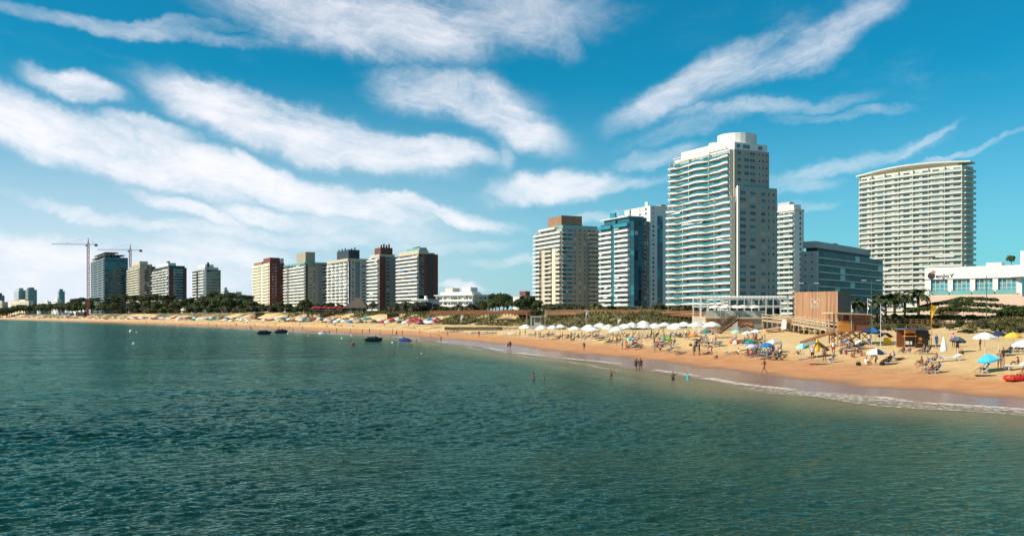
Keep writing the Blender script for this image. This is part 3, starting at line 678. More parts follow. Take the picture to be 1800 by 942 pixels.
# stepped crown
a, b = T.a, T.b
place('roof_wall', MB().box(1.2, b*.8, a*.05, a*.98, 0, 1.6).mesh('roof_wall', 'white_render'), T.root, (0,0,T.H))
mbp = MB()
for i in range(13): mbp.box(-1.0, 1.0, a*(.12+.065*i), a*(.12+.065*i)+.25, 2.0, 2.3)
mbp.box(-1.1, -.8, a*.1, a*.95, 1.7, 2.0)
for i in range(6): mbp.box(-1.1, -.85, a*(.1+.165*i), a*(.1+.165*i)+.25, 0, 1.7)
place('pergola', mbp.mesh('pergola', 'cream_render'), T.root, (0,0,T.H))
def drum(cx, cy, rx, ry, h, nm='roof_drum', m='white_render', zb=0):
    poly = [(cx+rx*math.cos(t*.2618), cy+ry*math.sin(t*.2618)) for t in range(24)]
    place(nm, MB().prism(poly, 0, h).mesh(nm, m), T.root, (0,0,T.H+zb))
drum(b*.46, a*.20, b*.44, a*.19, 8.0); drum(b*.42, a*.52, 2.6, 3.0, 7.0); drum(b*.42, a*.85, 2.4, 2.8, 5.2)
place('roof_wall', MB().box(b*.2, b*.75, a*.3, a*.95, 0, 5.4).mesh('roof_wall', 'white_render'), T.root, (0,0,T.H))
place('roof_step', MB().box(.3, b*.96, .3, a*.4, 0, 3.2).mesh('roof_step', 'white_render'), T.root, (0,0,T.H))
for (uc, w) in ((.12, 2.0), (.35, 4.2), (.75, 2.6)): place('window', window_mesh(w, 1.8, 'glass_teal', 'frame_white', 1), T.root, (b*uc, .3, T.H+.7))

# ---- the curved hotel tower
C = Tower('curved_hotel_tower', 'broad curved cream tower with thin balcony slabs and a flared roof canopy', 1513, 1692, 1711, 290, 570, 52, 3.5, cat='hotel tower', wall='ivory_render', bulgeL=3.6)
C.strip('L', 0.0, 1.0, 'band', 0, None, proj=1.7, ph=.28, gh=.85, rail='rail_pale', n=11, w=4.4, h=2.3, over=.5, fins=7, awn=.12, finm='ivory_render', m='white_render', panes=['glass_mid','glass_pale','curtain_pane','glass_dark'], pw=[4,3,4,3])
C.strip('R', .02, .98, 'band', 0, None, proj=2.0, ph=.25, gh=.9, rail='rail_green', n=1, w=5, h=2.3, m='white_render', panes=['glass_mid','glass_dark'], pw=[1,1])
can = [C.pt('L', C.a*k/16, 1.6*math.sin(math.pi*k/16)+.4) for k in range(-1, 18)] + [(C.b*.9, C.a*1.04), (C.b*.9, -2)]
place('penthouse', MB().prism([C.pt('L', C.a*(.05+.9*k/12), -1.5) for k in range(13)][::-1] + [(C.b*.8, C.a*.05), (C.b*.8, C.a*.95)][::1], 0, 2.6).mesh('penthouse', 'beige_concrete'), C.root, (0,0,C.H))
vs = []; nn = len(can)
for (x, y) in can: vs.append((x, y, 2.0 + 1.9*math.sin(math.pi*min(1, max(0, (y/C.a*.86+.1))))))
vs2 = [(x+.15, y, z-.8) for x, y, z in vs]
place('roof_canopy', MB().add(vs + vs2, [tuple(range(nn))[::-1], tuple(range(nn, 2*nn))] + [(i, (i+1) % nn, nn+(i+1) % nn, nn+i) for i in range(nn)]).mesh('roof_canopy', 'white_render'), C.root, (0,0,C.H))

# ---- grey glazed block in the tall tower's shade
D = Tower('glazed_block', 'low dark grey glazed block with long floor slabs in the tall tower\'s shade', 1407, 1436, 1552, 441, 425, 40, 3.35, cat='office block', wall='pale_grey')
D.strip('L', .1, .9, 'punch', n=2, w=.9, h=.9, sill=1.2, mull=0, skip=.2, panes=['glass_dark'], pw=[1])
D.strip('R', .02, .985, 'glass', n=13, bh=.45, bo=1.2, bm='white_render', panes=['glass_dull','glass_dull_teal','glass_pale'], pw=[5,4,1], frame='steel')
D.roof_box('penthouse', D.b*.03, D.b*.80, D.a*.1, D.a*.8, 1.6, 'slate'); D.roof_box('penthouse_roof', -.2, D.b*.80, D.a*.05, D.a*.85, 3.0, 'pale_grey', 1.6)
D.roof_box('vent', D.b*.3, D.b*.36, D.a*.3, D.a*.4, .8, 'dark_grey', 4.6)

# ---- slim tower behind the tall one
E = Tower('slim_tower', 'slim white tower with green balcony rails beside the tall wavy tower', 1362, 1396, 1413, 370, 520, 60, 2.95, wall='white_render')
E.strip('L', .0, .78, 'band', proj=1.4, ph=.6, gh=.5, rail='rail_green', n=3, w=3.6, h=2.1, m='white_render', awn=.05)
E.strip('L', .78, 1.0, 'glass', n=1, bm='rail_green', panes=['glass_teal','glass_mid'], pw=[1,1])
E.strip('R', .45, .8, 'punch', n=1, w=1.4, h=1.6, mull=0, panes=['glass_dark'], pw=[1])
E.roof_box('lift_house', .5, E.b*.8, E.a*.05, E.a*.85, 3.6, 'white_render'); E.roof_box('roof_step', -.6, E.b, -.6, E.a*.95, .9, 'cream_render'); E.roof_box('stair_head', 1, E.b*.6, E.a*.3, E.a*.9, 5.5, 'pale_grey')

# ---- beige tower with a brown roof box
B = Tower('beige_tower', 'beige tower with stepped balconies and a brown box on its roof', 941, 988, 1054, 401, 590, 66, 2.85, wall='taupe')
B.strip('L', .0, 1.0, 'band', 0, 4, proj=1.8, ph=.75, gh=.3, rail='rail_pale', n=5, w=5, m='white_render', awn=.2)
B.strip('L', .0, .22, 'band', 4, None, proj=2.0, ph=.8, gh=.25, rail='rail_pale', n=1, w=6, m='cream_render', awn=.12)
B.strip('L', .22, .34, 'panel', 4, m='cream_render', proud=.5); B.strip('L', .34, .62, 'band', 4, None, proj=1.5, ph=.8, gh=0, n=2, w=5, m='cream_render')
B.strip('L', .62, .74, 'panel', 4, m='beige_concrete', proud=.4); B.strip('L', .74, 1.0, 'band', 4, None, proj=2.2, ph=.8, gh=.25, rail='rail_pale', n=2, w=5, m='white_render', awn=.1)
B.strip('R', .0, .28, 'band', 0, None, proj=1.3, ph=.3, gh=.7, rail='turq_glass', n=2, w=3, m='pale_grey', awn=.1)
B.strip('R', .28, .66, 'punch', 0, None, n=3, w=1.4, h=1.4, panes=['glass_dark','glass_mid','pale_grey'], pw=[3,2,1])
B.strip('R', .68, 1.0, 'band', 0, None, proj=1.6, ph=.4, gh=.5, rail='rail_pale', n=3, w=2.6, m='taupe', panes=['glass_dark','glass_pale'], pw=[5,1])
B.roof_box('roof_step', 1, B.b-1, 1, B.a*.75, 2.2, 'rail_green'); B.roof_box('roof_box', 2, B.b*.62, B.a*.12, B.a*.62, 6.6, 'terracotta', 2.2); B.roof_box('roof_step', -1.6, B.b*.3, B.a*.2, B.a*.8, 1.3, 'white_render')

# ---- white tower with the blue glass corner, and the slab tower behind it
G = Tower('blue_corner_tower', 'white balcony tower with a rounded dark blue glass corner', 1056, 1107, 1143, 388, 530, 64, 2.9, wall='glass_blue', bulgeR=2.6)
G.strip('L', .0, .45, 'band', 1, None, proj=1.6, ph=.85, gh=.15, rail='rail_pale', n=3, w=4, h=1.9, m='white_render', awn=.15, awm='awning_white')
G.strip('L', .45, .56, 'panel', 0, m='glass_teal', proud=.6, top=1.5, name='glass_spine')
G.strip('L', .56, 1.0, 'band', 1, None, proj=1.6, ph=.85, gh=.15, rail='rail_pale', n=3, w=4, h=1.9, m='white_render', awn=.15)
G.strip('L', .0, .45, 'band', 0, 1, proj=2.0, ph=1.4, gh=.4, m='rail_teal', rail='rail_teal'); G.strip('L', .56, 1.0, 'band', 0, 1, proj=2.0, ph=1.4, gh=.4, m='rail_teal', rail='rail_teal')
G.strip('R', .0, .16, 'glass', n=1, bh=.3, bm='rail_teal', panes=['glass_teal','turq_glass'], pw=[2,1], frame='frame_dark')
G.strip('R', .16, 1.0, 'glass', n=6, bh=.3, bm='glass_dark', panes=['glass_blue','glass_dark','glass_mid','glass_pale'], pw=[12,5,2,1], frame='glass_blue')
G.roof_box('roof_step', .5, G.b*.9, G.a*.05, G.a*.9, 2.4, 'glass_teal'); G.roof_box('roof_slab', -1.2, G.b*.7, 0, G.a*.95, .5, 'white_render', 2.4); G.roof_box('roof_fin', 1, 2.2, G.a*.55, G.a*.72, 6.5, 'rail_teal'); G.roof_box('roof_wall', 3, G.b*.7, G.a*.35, G.a*.8, 4.2, 'white_render'); G.roof_box('chimney', 2, 3.0, G.a*.1, G.a*.16, 6.8, 'pale_grey')
S = Tower('slab_tower', 'tall white slab tower with one blue glass stripe behind the blue cornered tower', 1098, 1143, 1177, 363, 585, 64, 2.9, wall='white_render')
S.strip('R', .08, .24, 'punch', n=1, w=1.6, h=1.7, mull=0, panes=['glass_dark','glass_mid','pale_grey'], pw=[3,2,2])
S.strip('R', .36, .64, 'glass', 2, n=2, bh=.3, bm='glass_blue', panes=['glass_blue','glass_teal','turq_glass'], pw=[4,3,2], frame='glass_blue')
S.strip('R', .78, .96, 'punch', n=1, w=.7, h=.7, mull=0, panes=['glass_dark'], pw=[1])
S.strip('L', .05, .5, 'punch', 0, 6, n=2, w=2, h=1.5, panes=['glass_dark','curtain_pane'], pw=[1,1])
S.roof_box('plant_room', S.b*.7, S.b*.95, S.a*.1, S.a*.3, 2.2, 'mid_grey'); S.roof_box('antenna_wall', 0, .6, S.a*.1, S.a*.2, 3.4, 'white_render')
S.parapet(h=.5)

# ---- the five towers in the middle distance
pn = dict(panes=['glass_dark','glass_mid','curtain_pane','glass_pale'], pw=[5,3,2,1])
A1 = Tower('cream_tower', 'cream gridded tower with a dark red brick side, leftmost of the five mid-distance towers', 444, 474, 500, 462, 840, 60, 2.85, wall='brick_red')
A1.strip('L', 0, 1, 'panel', m='cream_render', proud=.1); A1.strip('L', .02, .40, 'band', proj=1.2, ph=.8, gh=0, n=2, w=7, h=1.7, m='cream_render', **pn); A1.strip('L', .5, .98, 'band', proj=1.2, ph=.8, gh=0, n=3, w=5, h=1.7, m='cream_render', **pn)
A1.strip('R', .12, .5, 'punch', n=2, w=1.5, h=1.4, panes=['glass_dark','curtain_pane'], pw=[3,2]); A1.strip('R', .72, .98, 'band', proj=1.0, ph=.8, gh=0, m='brick_red', n=1, w=3)
A1.roof_box('roof_box', A1.b*.05, A1.b*.7, A1.a*.02, A1.a*.4, 5.0, 'brick_red'); A1.roof_box('roof_step', -.5, A1.b*.5, A1.a*.4, A1.a*.9, 2.2, 'terracotta'); A1.roof_box('roof_wall', A1.b*.72, A1.b*.95, 0, A1.a*.3, 4.4, 'pale_grey')
A2 = Tower('grey_tower', 'grey tower with white balcony bands and a tall plain box on its roof', 500, 537, 576, 464, 780, 60, 2.75, wall='taupe')
A2.strip('L', .0, .72, 'band', proj=1.3, ph=.75, gh=.15, rail='rail_pale', n=4, w=6, m='white_render', awn=.08, **pn); A2.strip('L', .72, .80, 'panel', m='slate', proud=.1); A2.strip('L', .80, 1, 'band', proj=1.3, ph=.75, gh=0, n=1, w=7, m='white_render', **pn)
A2.strip('R', .0, .1, 'panel', m='slate', proud=.2); A2.strip('R', .18, .46, 'punch', n=2, w=1.5, h=1.4, **pn); A2.strip('R', .56, .72, 'panel', m='mid_grey', proud=.2); A2.strip('R', .74, 1, 'band', proj=1.5, ph=.7, gh=0, n=1, w=6, m='pale_grey', **pn)
A2.roof_box('roof_slab', -1, A2.b, -1, A2.a, 1.6, 'rail_green'); A2.roof_box('lift_house', A2.b*.05, A2.b*.48, A2.a*.05, A2.a*.45, 9.0, 'taupe', 1.6)
A3 = Tower('white_tower', 'white tower of staggered box balconies with dark louvred plant on its roof', 575, 613, 649, 459, 725, 60, 2.7, wall='pale_grey')
A3.strip('L', .02, .98, 'teeth', n=5, m='white_render', stag=.35, **pn); A3.strip('R', .0, .06, 'panel', m='slate', proud=.3); A3.strip('R', .10, .12, 'panel', m='white_render', proud=.6); A3.strip('R', .28, .30, 'panel', m='white_render', proud=.5); A3.strip('R', .56, .58, 'panel', m='white_render', proud=.5)
A3.strip('R', .14, .26, 'punch', n=1, w=2, h=1.3, **pn); A3.strip('R', .62, .82, 'punch', n=1, w=3, h=1.4, **pn); A3.strip('R', .32, .54, 'panel', m='mid_grey', proud=.15); A3.strip('R', .86, 1, 'glass', n=1, bm='rail_green', panes=['glass_teal'], pw=[1])
A3.roof_box('roof_step', -1, A3.b*.95, -.5, A3.a*.95, 2.2, 'beige_concrete'); A3.roof_box('louvre_box', A3.b*.02, A3.b*.55, A3.a*.02, A3.a*.55, 7.0, 'slate', 2.2)
for i in range(6): A3.roof_box('chimney', A3.b*(.05+.08*i), A3.b*(.05+.08*i)+.9, A3.a*(.5-.07*i), A3.a*(.5-.07*i)+.9, 8.4+(i % 3)*.5, 'dark_grey', 2.2)
A4 = Tower('brown_edged_tower', 'white balcony tower with a dark brown brick corner strip and a grey side', 648, 667, 697, 451, 675, 60, 2.65, wall='mid_grey')
A4.strip('L', 0, 1, 'band', proj=1.7, ph=.8, gh=0, n=3, w=6, m='white_render', awn=.22, awm='awning_white', **pn); A4.strip('R', 0, .34, 'panel', m='brown_brick', proud=.5); A4.strip('R', .38, .62, 'punch', n=1, w=2.4, h=1.4, **pn)
A4.roof_box('roof_step', 0, A4.b*.9, 0, A4.a*.9, 1.8, 'beige_concrete'); A4.roof_box('roof_box', A4.b*.1, A4.b*.8, A4.a*.05, A4.a*.6, 5.0, 'brown_brick', 1.8)
for i in range(4): A4.roof_box('chimney', A4.b*(.15+.15*i), A4.b*(.15+.15*i)+1, A4.a*.1, A4.a*.1+1, 7.0+(i % 2), 'brick_red', 1.8)
A5 = Tower('brick_sided_tower', 'long white banded tower with blue awnings and dark red brick end wall', 697, 736, 770, 446, 630, 60, 2.6, wall='brown_brick')
A5.strip('L', .0, .96, 'band', 0, None, proj=1.4, ph=.7, gh=.2, rail='rail_pale', n=6, w=5, m='white_render', awn=.12, awm='awning_blue', **pn); A5.strip('R', .0, .28, 'glass', n=2, bm='mid_grey', panes=['glass_mid','glass_dark','glass_teal'], pw=[2,2,1]); A5.strip('R', .48, .74, 'panel', m='slate', proud=.2)
A5.roof_box('roof_step', 0, A5.b*.5, 0, A5.a*.9, 2.6, 'beige_concrete'); A5.roof_box('roof_wall', 1, A5.b*.45, A5.a*.02, A5.a*.6, 4.4, 'rail_green'); A5.roof_box('roof_slab', A5.b*.5, A5.b*.95, A5.a*.1, A5.a*.6, 1.2, 'pale_grey')
for i in range(5): A5.roof_box('vent', 2+i*.6, 2.7+i*.6, A5.a*(.1+.1*i), A5.a*(.1+.1*i)+.7, 1.1, 'dark_grey', 4.4)

# ---- far towers along the bay
F1 = Tower('unfinished_tower', 'dark teal glass tower still under construction with an open concrete top', 160, 184, 225, 452, 1150, 58, 3.1, wall='dark_grey')
F1.strip('L', 0, 1, 'band', proj=1.4, ph=.3, gh=.6, rail='rail_teal', n=3, w=9, m='mid_grey', panes=['glass_dark','glass_teal','glass_pale'], pw=[3,2,1]); F1.strip('R', 0, 1, 'glass', n=6, bh=.5, bm='rail_teal', panes=['glass_teal','glass_mid','glass_blue','glass_dark'], pw=[3,2,2,2])
for k in range(2): F1.roof_box('bare_slab', 0, F1.b*(.9-.3*k), 0, F1.a*(1-.2*k), .5, 'mid_grey', 3.0*(k+1))
for k in range(2):
    for i in range(6): F1.roof_box('bare_column', F1.b*(.03+.1*i*(1.5-.5*k)), F1.b*(.03+.1*i*(1.5-.5*k))+.6, .5, 1.1, 3.0, 'mid_grey', 3.0*k)
    for i in range(4): F1.roof_box('bare_column', .5, 1.1, F1.a*(.1+.25*i*(1-.2*k)), F1.a*(.1+.25*i*(1-.2*k))+.7, 3.0, 'mid_grey', 3.0*k)
F2 = Tower('cream_brown_tower', 'cream balcony tower with a taupe side between the glass tower and its white neighbour', 224, 246, 273, 468, 1075, 58, 3.0, wall='taupe')
F2.strip('L', 0, 1, 'band', proj=1.5, ph=.8, gh=.3, rail='rail_green', n=3, w=8, m='cream_render', awn=.05, awm='awning_teal', **pn); F2.strip('R', .3, .6, 'glass', n=2, bm='pale_grey'); F2.strip('R', .75, 1, 'panel', m='brick_red', proud=.6)
F2.roof_box('roof_box', 1, F2.b*.6, F2.a*.1, F2.a*.6, 6.5, 'beige_concrete'); F2.roof_box('roof_step', 0, F2.b*.8, 0, F2.a*.9, 2.5, 'taupe')
F3 = Tower('honeycomb_tower', 'white tower of staggered honeycomb balconies with a teal glass side and dark edges', 267, 297, 328, 470, 1000, 58, 3.0, wall='glass_mid')
F3.strip('L', 0, .96, 'teeth', n=5, m='white_render', stag=1, **pn); F3.strip('R', 0, .22, 'panel', m='brown_brick', proud=.5); F3.strip('R', .24, .8, 'glass', n=3, bh=.7, bm='rail_pale', panes=['glass_teal','glass_mid'], pw=[1,1]); F3.strip('R', .82, 1, 'panel', m='brown_brick', proud=.5)
F3.roof_box('roof_box', 1, F3.b*.5, F3.a*.1, F3.a*.7, 5.5, 'white_render'); F3.roof_box('roof_step', 0, F3.b*.9, 0, F3.a*.95, 2.0, 'slate'); F3.roof_box('vent', 3, 5, F3.a*.2, F3.a*.3, 8, 'dark_grey')
F4 = Tower('stepped_tower', 'white balcony tower with a dark teal striped side and a stepped top, standing apart', 338, 360, 388, 474, 930, 58, 3.0, wall='glass_dark')
F4.strip('L', 0, .4, 'band', proj=1.5, ph=.7, gh=.3, rail='rail_pale', n=2, w=6, m='white_render', **pn); F4.strip('L', .4, .55, 'panel', m='slate', proud=.1); F4.strip('L', .55, 1, 'band', proj=1.5, ph=.7, gh=.3, rail='rail_pale', n=2, w=6, m='white_render', **pn); F4.strip('R', 0, .1, 'panel', m='white_render', proud=.4); F4.strip('R', .1, 1, 'glass', n=3, bh=.8, bm='rail_green', panes=['glass_teal','glass_dark','glass_mid'], pw=[2,2,1])
F4.roof_box('roof_step', 0, F4.b*.85, 0, F4.a*.85, 2.6, 'pale_grey'); F4.roof_box('roof_box', 1, F4.b*.6, F4.a*.05, F4.a*.6, 5.5, 'white_render'); F4.roof_box('vent', 3, 5, 2, 4, 7.5, 'slate')
for (nm, lb, x0, xc, x1, yt, Yd, w) in (
    ('distant_tower', 'distant pale green tower, left one of the twin towers on the skyline', 24, 33, 45, 510, 2100, 'rail_pale'), ('distant_tower', 'distant dark green tower, right one of the twin towers on the skyline', 45, 50, 65, 509, 2050, 'glass_pale'),
    ('distant_tower', 'lone distant green tower midway between the twin towers and the cranes', 101, 104, 114, 512, 2000, 'glass_pale'), ('distant_tower', 'distant blue grey tower at the picture\'s left edge', -16, -6, 8, 519, 2000, 'glass_mid'),
    ('distant_tower', 'small distant grey tower just right of the stepped tower', 389, 394, 402, 510, 1700, 'pale_grey'), ('distant_tower', 'distant pale grey tower beside the cream gridded tower', 402, 414, 430, 518, 1500, 'pale_grey')):
    t_ = Tower(nm, lb, x0, xc, x1, yt, Yd, 55, 3.2, wall=w)
    t_.strip('L', .05, .95, 'band', proj=.8, ph=1.0, gh=0, m='pale_grey'); t_.strip('R', .05, .95, 'band', proj=.8, ph=1.0, gh=0, m='rail_green')
    t_.roof_box('roof_box', 1, t_.b*.7, 1, t_.a*.7, 5, w)

# ---- low buildings
W = Tower('lowrise_flats', 'low white block of flats with long balconies and two roof boxes', 768, 833, 857, 519, 520, 38, 3.1, cat='apartment block', wall='white_render', zb=7.5)
W.strip('L', .0, .98, 'band', proj=1.4, ph=.9, gh=0, n=7, w=3.4, h=1.9, m='white_render', fins=5, **pn); W.strip('R', .05, .95, 'band', proj=1.2, ph=.9, gh=0, n=3, w=3, m='pale_grey', **pn)
W.roof_box('roof_slab', -1.6, W.b, -1.2, W.a+1, .5, 'white_render'); W.roof_box('roof_box', 1, W.b*.6, W.a*.12, W.a*.34, 4.2, 'white_render', .5); W.roof_box('roof_box', 1, W.b*.6, W.a*.6, W.a*.8, 4.0, 'cream_render', .5); W.roof_box('roof_step', 0, W.b*.6, W.a*.05, W.a*.9, 1.6, 'white_render', .5)
V1 = Tower('flat_house', 'low white flat-roofed house below the brick sided tower', 726, 752, 772, 527, 480, 38, 3.0, cat='house', wall='white_render', zb=7.0)
V1.strip('L', .05, .95, 'punch', n=4, w=2.4, h=1.8, sill=.4, **pn); V1.roof_box('roof_slab', -.8, V1.b, -.8, V1.a+.5, .4, 'white_render'); V1.roof_box('chimney', 2, 3.2, V1.a*.3, V1.a*.3+1.2, 1.8, 'white_render', .4)
V2 = Tower('modern_house', 'white and dark brown modern house among trees with a red roof box', 903, 914, 941, 521, 430, 45, 3.3, cat='house', wall='brown_brick', zb=7.0)
V2.strip('L', .0, 1, 'panel', m='white_render', proud=.4); V2.strip('R', .05, .95, 'punch', n=4, w=2.4, h=1.6, sill=.8, **pn); V2.roof_box('roof_slab', -.6, V2.b+.5, -1, V2.a+.5, .4, 'pale_grey'); V2.roof_box('roof_box', V2.b*.45, V2.b*.75, 1, 5, 2.2, 'brick_red', .4)
for (lb, x0, xc, x1, yt, Yd, w) in (
    ('wide white villa between pines at the foot of the stepped tower', 317, 345, 357, 527, 880, 'white_render'), ('grey low block under trees below the cream gridded tower', 398, 415, 446, 524, 860, 'mid_grey'),
    ('long cream villa behind the far beach, widest of the villas under the twin towers', 16, 50, 58, 529, 1250, 'cream_render'), ('small white villa just left of the lone distant tower', 72, 84, 90, 530, 1200, 'white_render'),
    ('white boxy villa below the lone distant tower', 91, 101, 108, 527, 1150, 'white_render'), ('pale villa seen between the pine trunks below the cranes', 124, 148, 156, 534, 980, 'white_render'), ('cream villa at the picture\'s left edge on the far shore', -8, 4, 14, 531, 1300, 'beige_concrete')):
    v_ = Tower('villa', lb, x0, xc, x1, yt, y_at_s(xc, 112), 45, 3.2, cat='house', wall=w, zb=6.5, nfl=2)
    v_.strip('L', .03, .97, 'band', proj=1.3, ph=.8, gh=0, n=4, w=3, h=1.7, m=w, **pn); v_.strip('R', .1, .9, 'punch', n=2, w=1.6, h=1.5, **pn)
    v_.roof_box('roof_slab', -.8, v_.b, -.8, v_.a+.5, .4, w); v_.roof_box('roof_box', 1, v_.b*.6, v_.a*.2, v_.a*.5, 2.6, w, .4)

# ---- tower cranes
def crane(label, px, ytop, Yd, jl, cl, rz):
    b0 = at(px, HOR, Yd); zg = 6.5; H = CAM_H + (HOR-ytop)/FPX*Yd - zg
    r = thing('tower_crane', label, 'crane', (b0.x, b0.y, zg), rz); w = 1.1
    mb = MB()
    for sx in (-1,1):
        for sy in (-1,1): mb.bar((sx*w,sy*w,0), (sx*w,sy*w,H), .34)
    n = int(H/3.2)
    for i in range(n):
        z0, z1 = H*i/n, H*(i+1)/n; s_ = 1 if i % 2 else -1
        mb.bar((-w*s_,-w,z0), (w*s_,-w,z1), .22); mb.bar((w,-w*s_,z0), (w,w*s_,z1), .22); mb.bar((w*s_,w,z0), (-w*s_,w,z1), .22); mb.bar((-w,w*s_,z0), (-w,-w*s_,z1), .22)
    place('mast', mb.mesh('mast', 'crane_red'), r)
    zj = H
    mb = MB(); k = int(jl/4)
    for yy, zz in ((-.8,0),(.8,0),(0,1.4)): mb.bar((2,yy,zj+zz), (-jl,yy*.7,zj+zz*.8), .26)
    for i in range(k):
        x0, x1 = -jl*i/k, -jl*(i+1)/k; mb.bar((x0,-.8,zj), (x1,0,zj+1.3), .18); mb.bar((x0,.8,zj), (x1,0,zj+1.3), .18)
    place('jib', mb.mesh('jib', 'crane_grey'), r)
    mb = MB()
    for yy in (-.8,.8): mb.bar((0,yy,zj), (cl,yy,zj), .3)
    mb.bar((0,0,zj+1.2), (cl,0,zj+.3), .25); place('counter_jib', mb.mesh('counter_jib', 'crane_grey'), r)
    place('counterweight', MB().box(cl-3, cl, -1, 1, zj-2.0, zj+.8).mesh('counterweight', 'crane_block'), r)
    mb = MB()
    for sy in (-.6,.6): mb.bar((.6,sy,zj), (0,0,zj+8), .3); mb.bar((-.6,sy,zj), (0,0,zj+8), .3)
    place('apex', mb.mesh('apex', 'crane_red'), r)
    mb = MB(); mb.bar((0,0,zj+8), (-jl*.62,0,zj+1.3), .12); mb.bar((0,0,zj+8), (cl-2,0,zj+.5), .12); place('tie_cable', mb.mesh('tie_cable', 'crane_block'), r)
    place('cab', MB().box(-2.4, -.9, -2.2, -.9, zj-2.4, zj-.2).mesh('cab', 'crane_grey'), r)
crane('red and grey tower crane, taller of the two, left of the unfinished glass tower', 155, 430, 1130, 44, 11, R(4))
crane('shorter tower crane rising behind the cream tower, right of the unfinished glass tower', 229, 440, 1190, 42, 15, R(3))
# ================================================================ promenade, club house, casino terrace
def text_mesh(body, size, m, depth=.06):
    cu = bpy.data.curves.new('lettering', 'FONT'); cu.body = body; cu.size = size; cu.align_x = 'CENTER'; cu.extrude = depth
    o = bpy.data.objects.new('tmp', cu); col.objects.link(o); dg = bpy.context.evaluated_depsgraph_get(); dg.update()
    me = bpy.data.meshes.new_from_object(o.evaluated_get(dg)); bpy.data.objects.remove(o); me.materials.clear(); me.materials.append(MATS[m]); return me

def boardwalk(label, P, rails, pm, spacing, below, group=None, name='boardwalk'):
    """P: points (x, y, deck z); railing on the sea side, each post and rail a part"""
    P = [Vector(p) for p in P]; o0 = P[0]; r = thing(name, label, 'boardwalk', o0)
    L_ = 0; prev = None
    for i in range(len(P)-1):
        a, b = P[i]-o0, P[i+1]-o0; d = b-a; ln = d.length; n = max(1, round(ln/spacing)); nrm = Vector((-d.y, d.x, 0)).normalized()
        if nrm.y < 0: nrm = -nrm
        deck = MB(); v = [a, b, b+nrm*2.4, a+nrm*2.4]
        deck.add([tuple(p) for p in v] + [tuple(p-Vector((0,0,.22))) for p in v], [(0,1,2,3),(7,6,5,4),(0,4,5,1),(1,5,6,2),(2,6,7,3),(3,7,4,0)])
        place('deck', deck.mesh('deck', pm), r)
        post = cached(('post', pm, below), lambda: MB().box(-.07,.07,-.07,.07,-below,1.12).mesh('post', pm))
        for side in (0, 1):
            for k in range(n + (1 if i == len(P)-2 else 0)):
                p = a + d*(k/n) + nrm*(2.4*side) + Vector((0,0,0)); place('post', post, r, p + (Vector((0,-.02,0)) if side == 0 else Vector((0,.02,0))))
            for h in rails:
                mb = MB(); mb.bar(a+Vector((0,0,h))+nrm*(2.4*side), b+Vector((0,0,h))+nrm*(2.4*side), .07, .16 if h < 1 else .10)
                place('rail', mb.mesh('rail', pm), r)
    return r
bw = [(755,551.5,338),(800,550.8,330),(850,550.5,320),(925,551,298)]
boardwalk('reddish timber boardwalk with three rails above the sandy cliff by the black palisade', [at(*p) for p in bw], (.35,.7,1.1), 'timber_red', 2.0, .8)
bw = [(958,551.5,288),(1010,551.5,276),(1060,551.2,266),(1120,551.5,254),(1180,553,244),(1243,556,233)]
boardwalk('timber boardwalk with three rails on the grassy dune leading to the beach club', [at(*p) for p in bw], (.35,.7,1.1), 'timber', 1.7, .9)
bw = [(1522,566.5,236),(1590,568,236),(1650,569.5,236),(1720,571,236),(1800,572.5,236),(1860,573,236)]
boardwalk('pale timber boardwalk with posts below the hedge terraces', [at(*p) for p in bw], (.55,1.1), 'timber', 1.55, 1.5)
bw = [(1396,561.5,178),(1440,562.5,176),(1472,563.5,174)]
boardwalk('short reddish timber walkway under the wooden sign wall', [at(*p) for p in bw], (.5,1.1), 'timber_red', 1.4, 1.6)
bw = [(1340,562,168),(1395,569,156),(1452,578,144)]
boardwalk('pale sloping timber ramp coming down from the beach club to the sand', [at(*p) for p in bw], (.55,1.05), 'timber_pale', 1.9, 1.3)

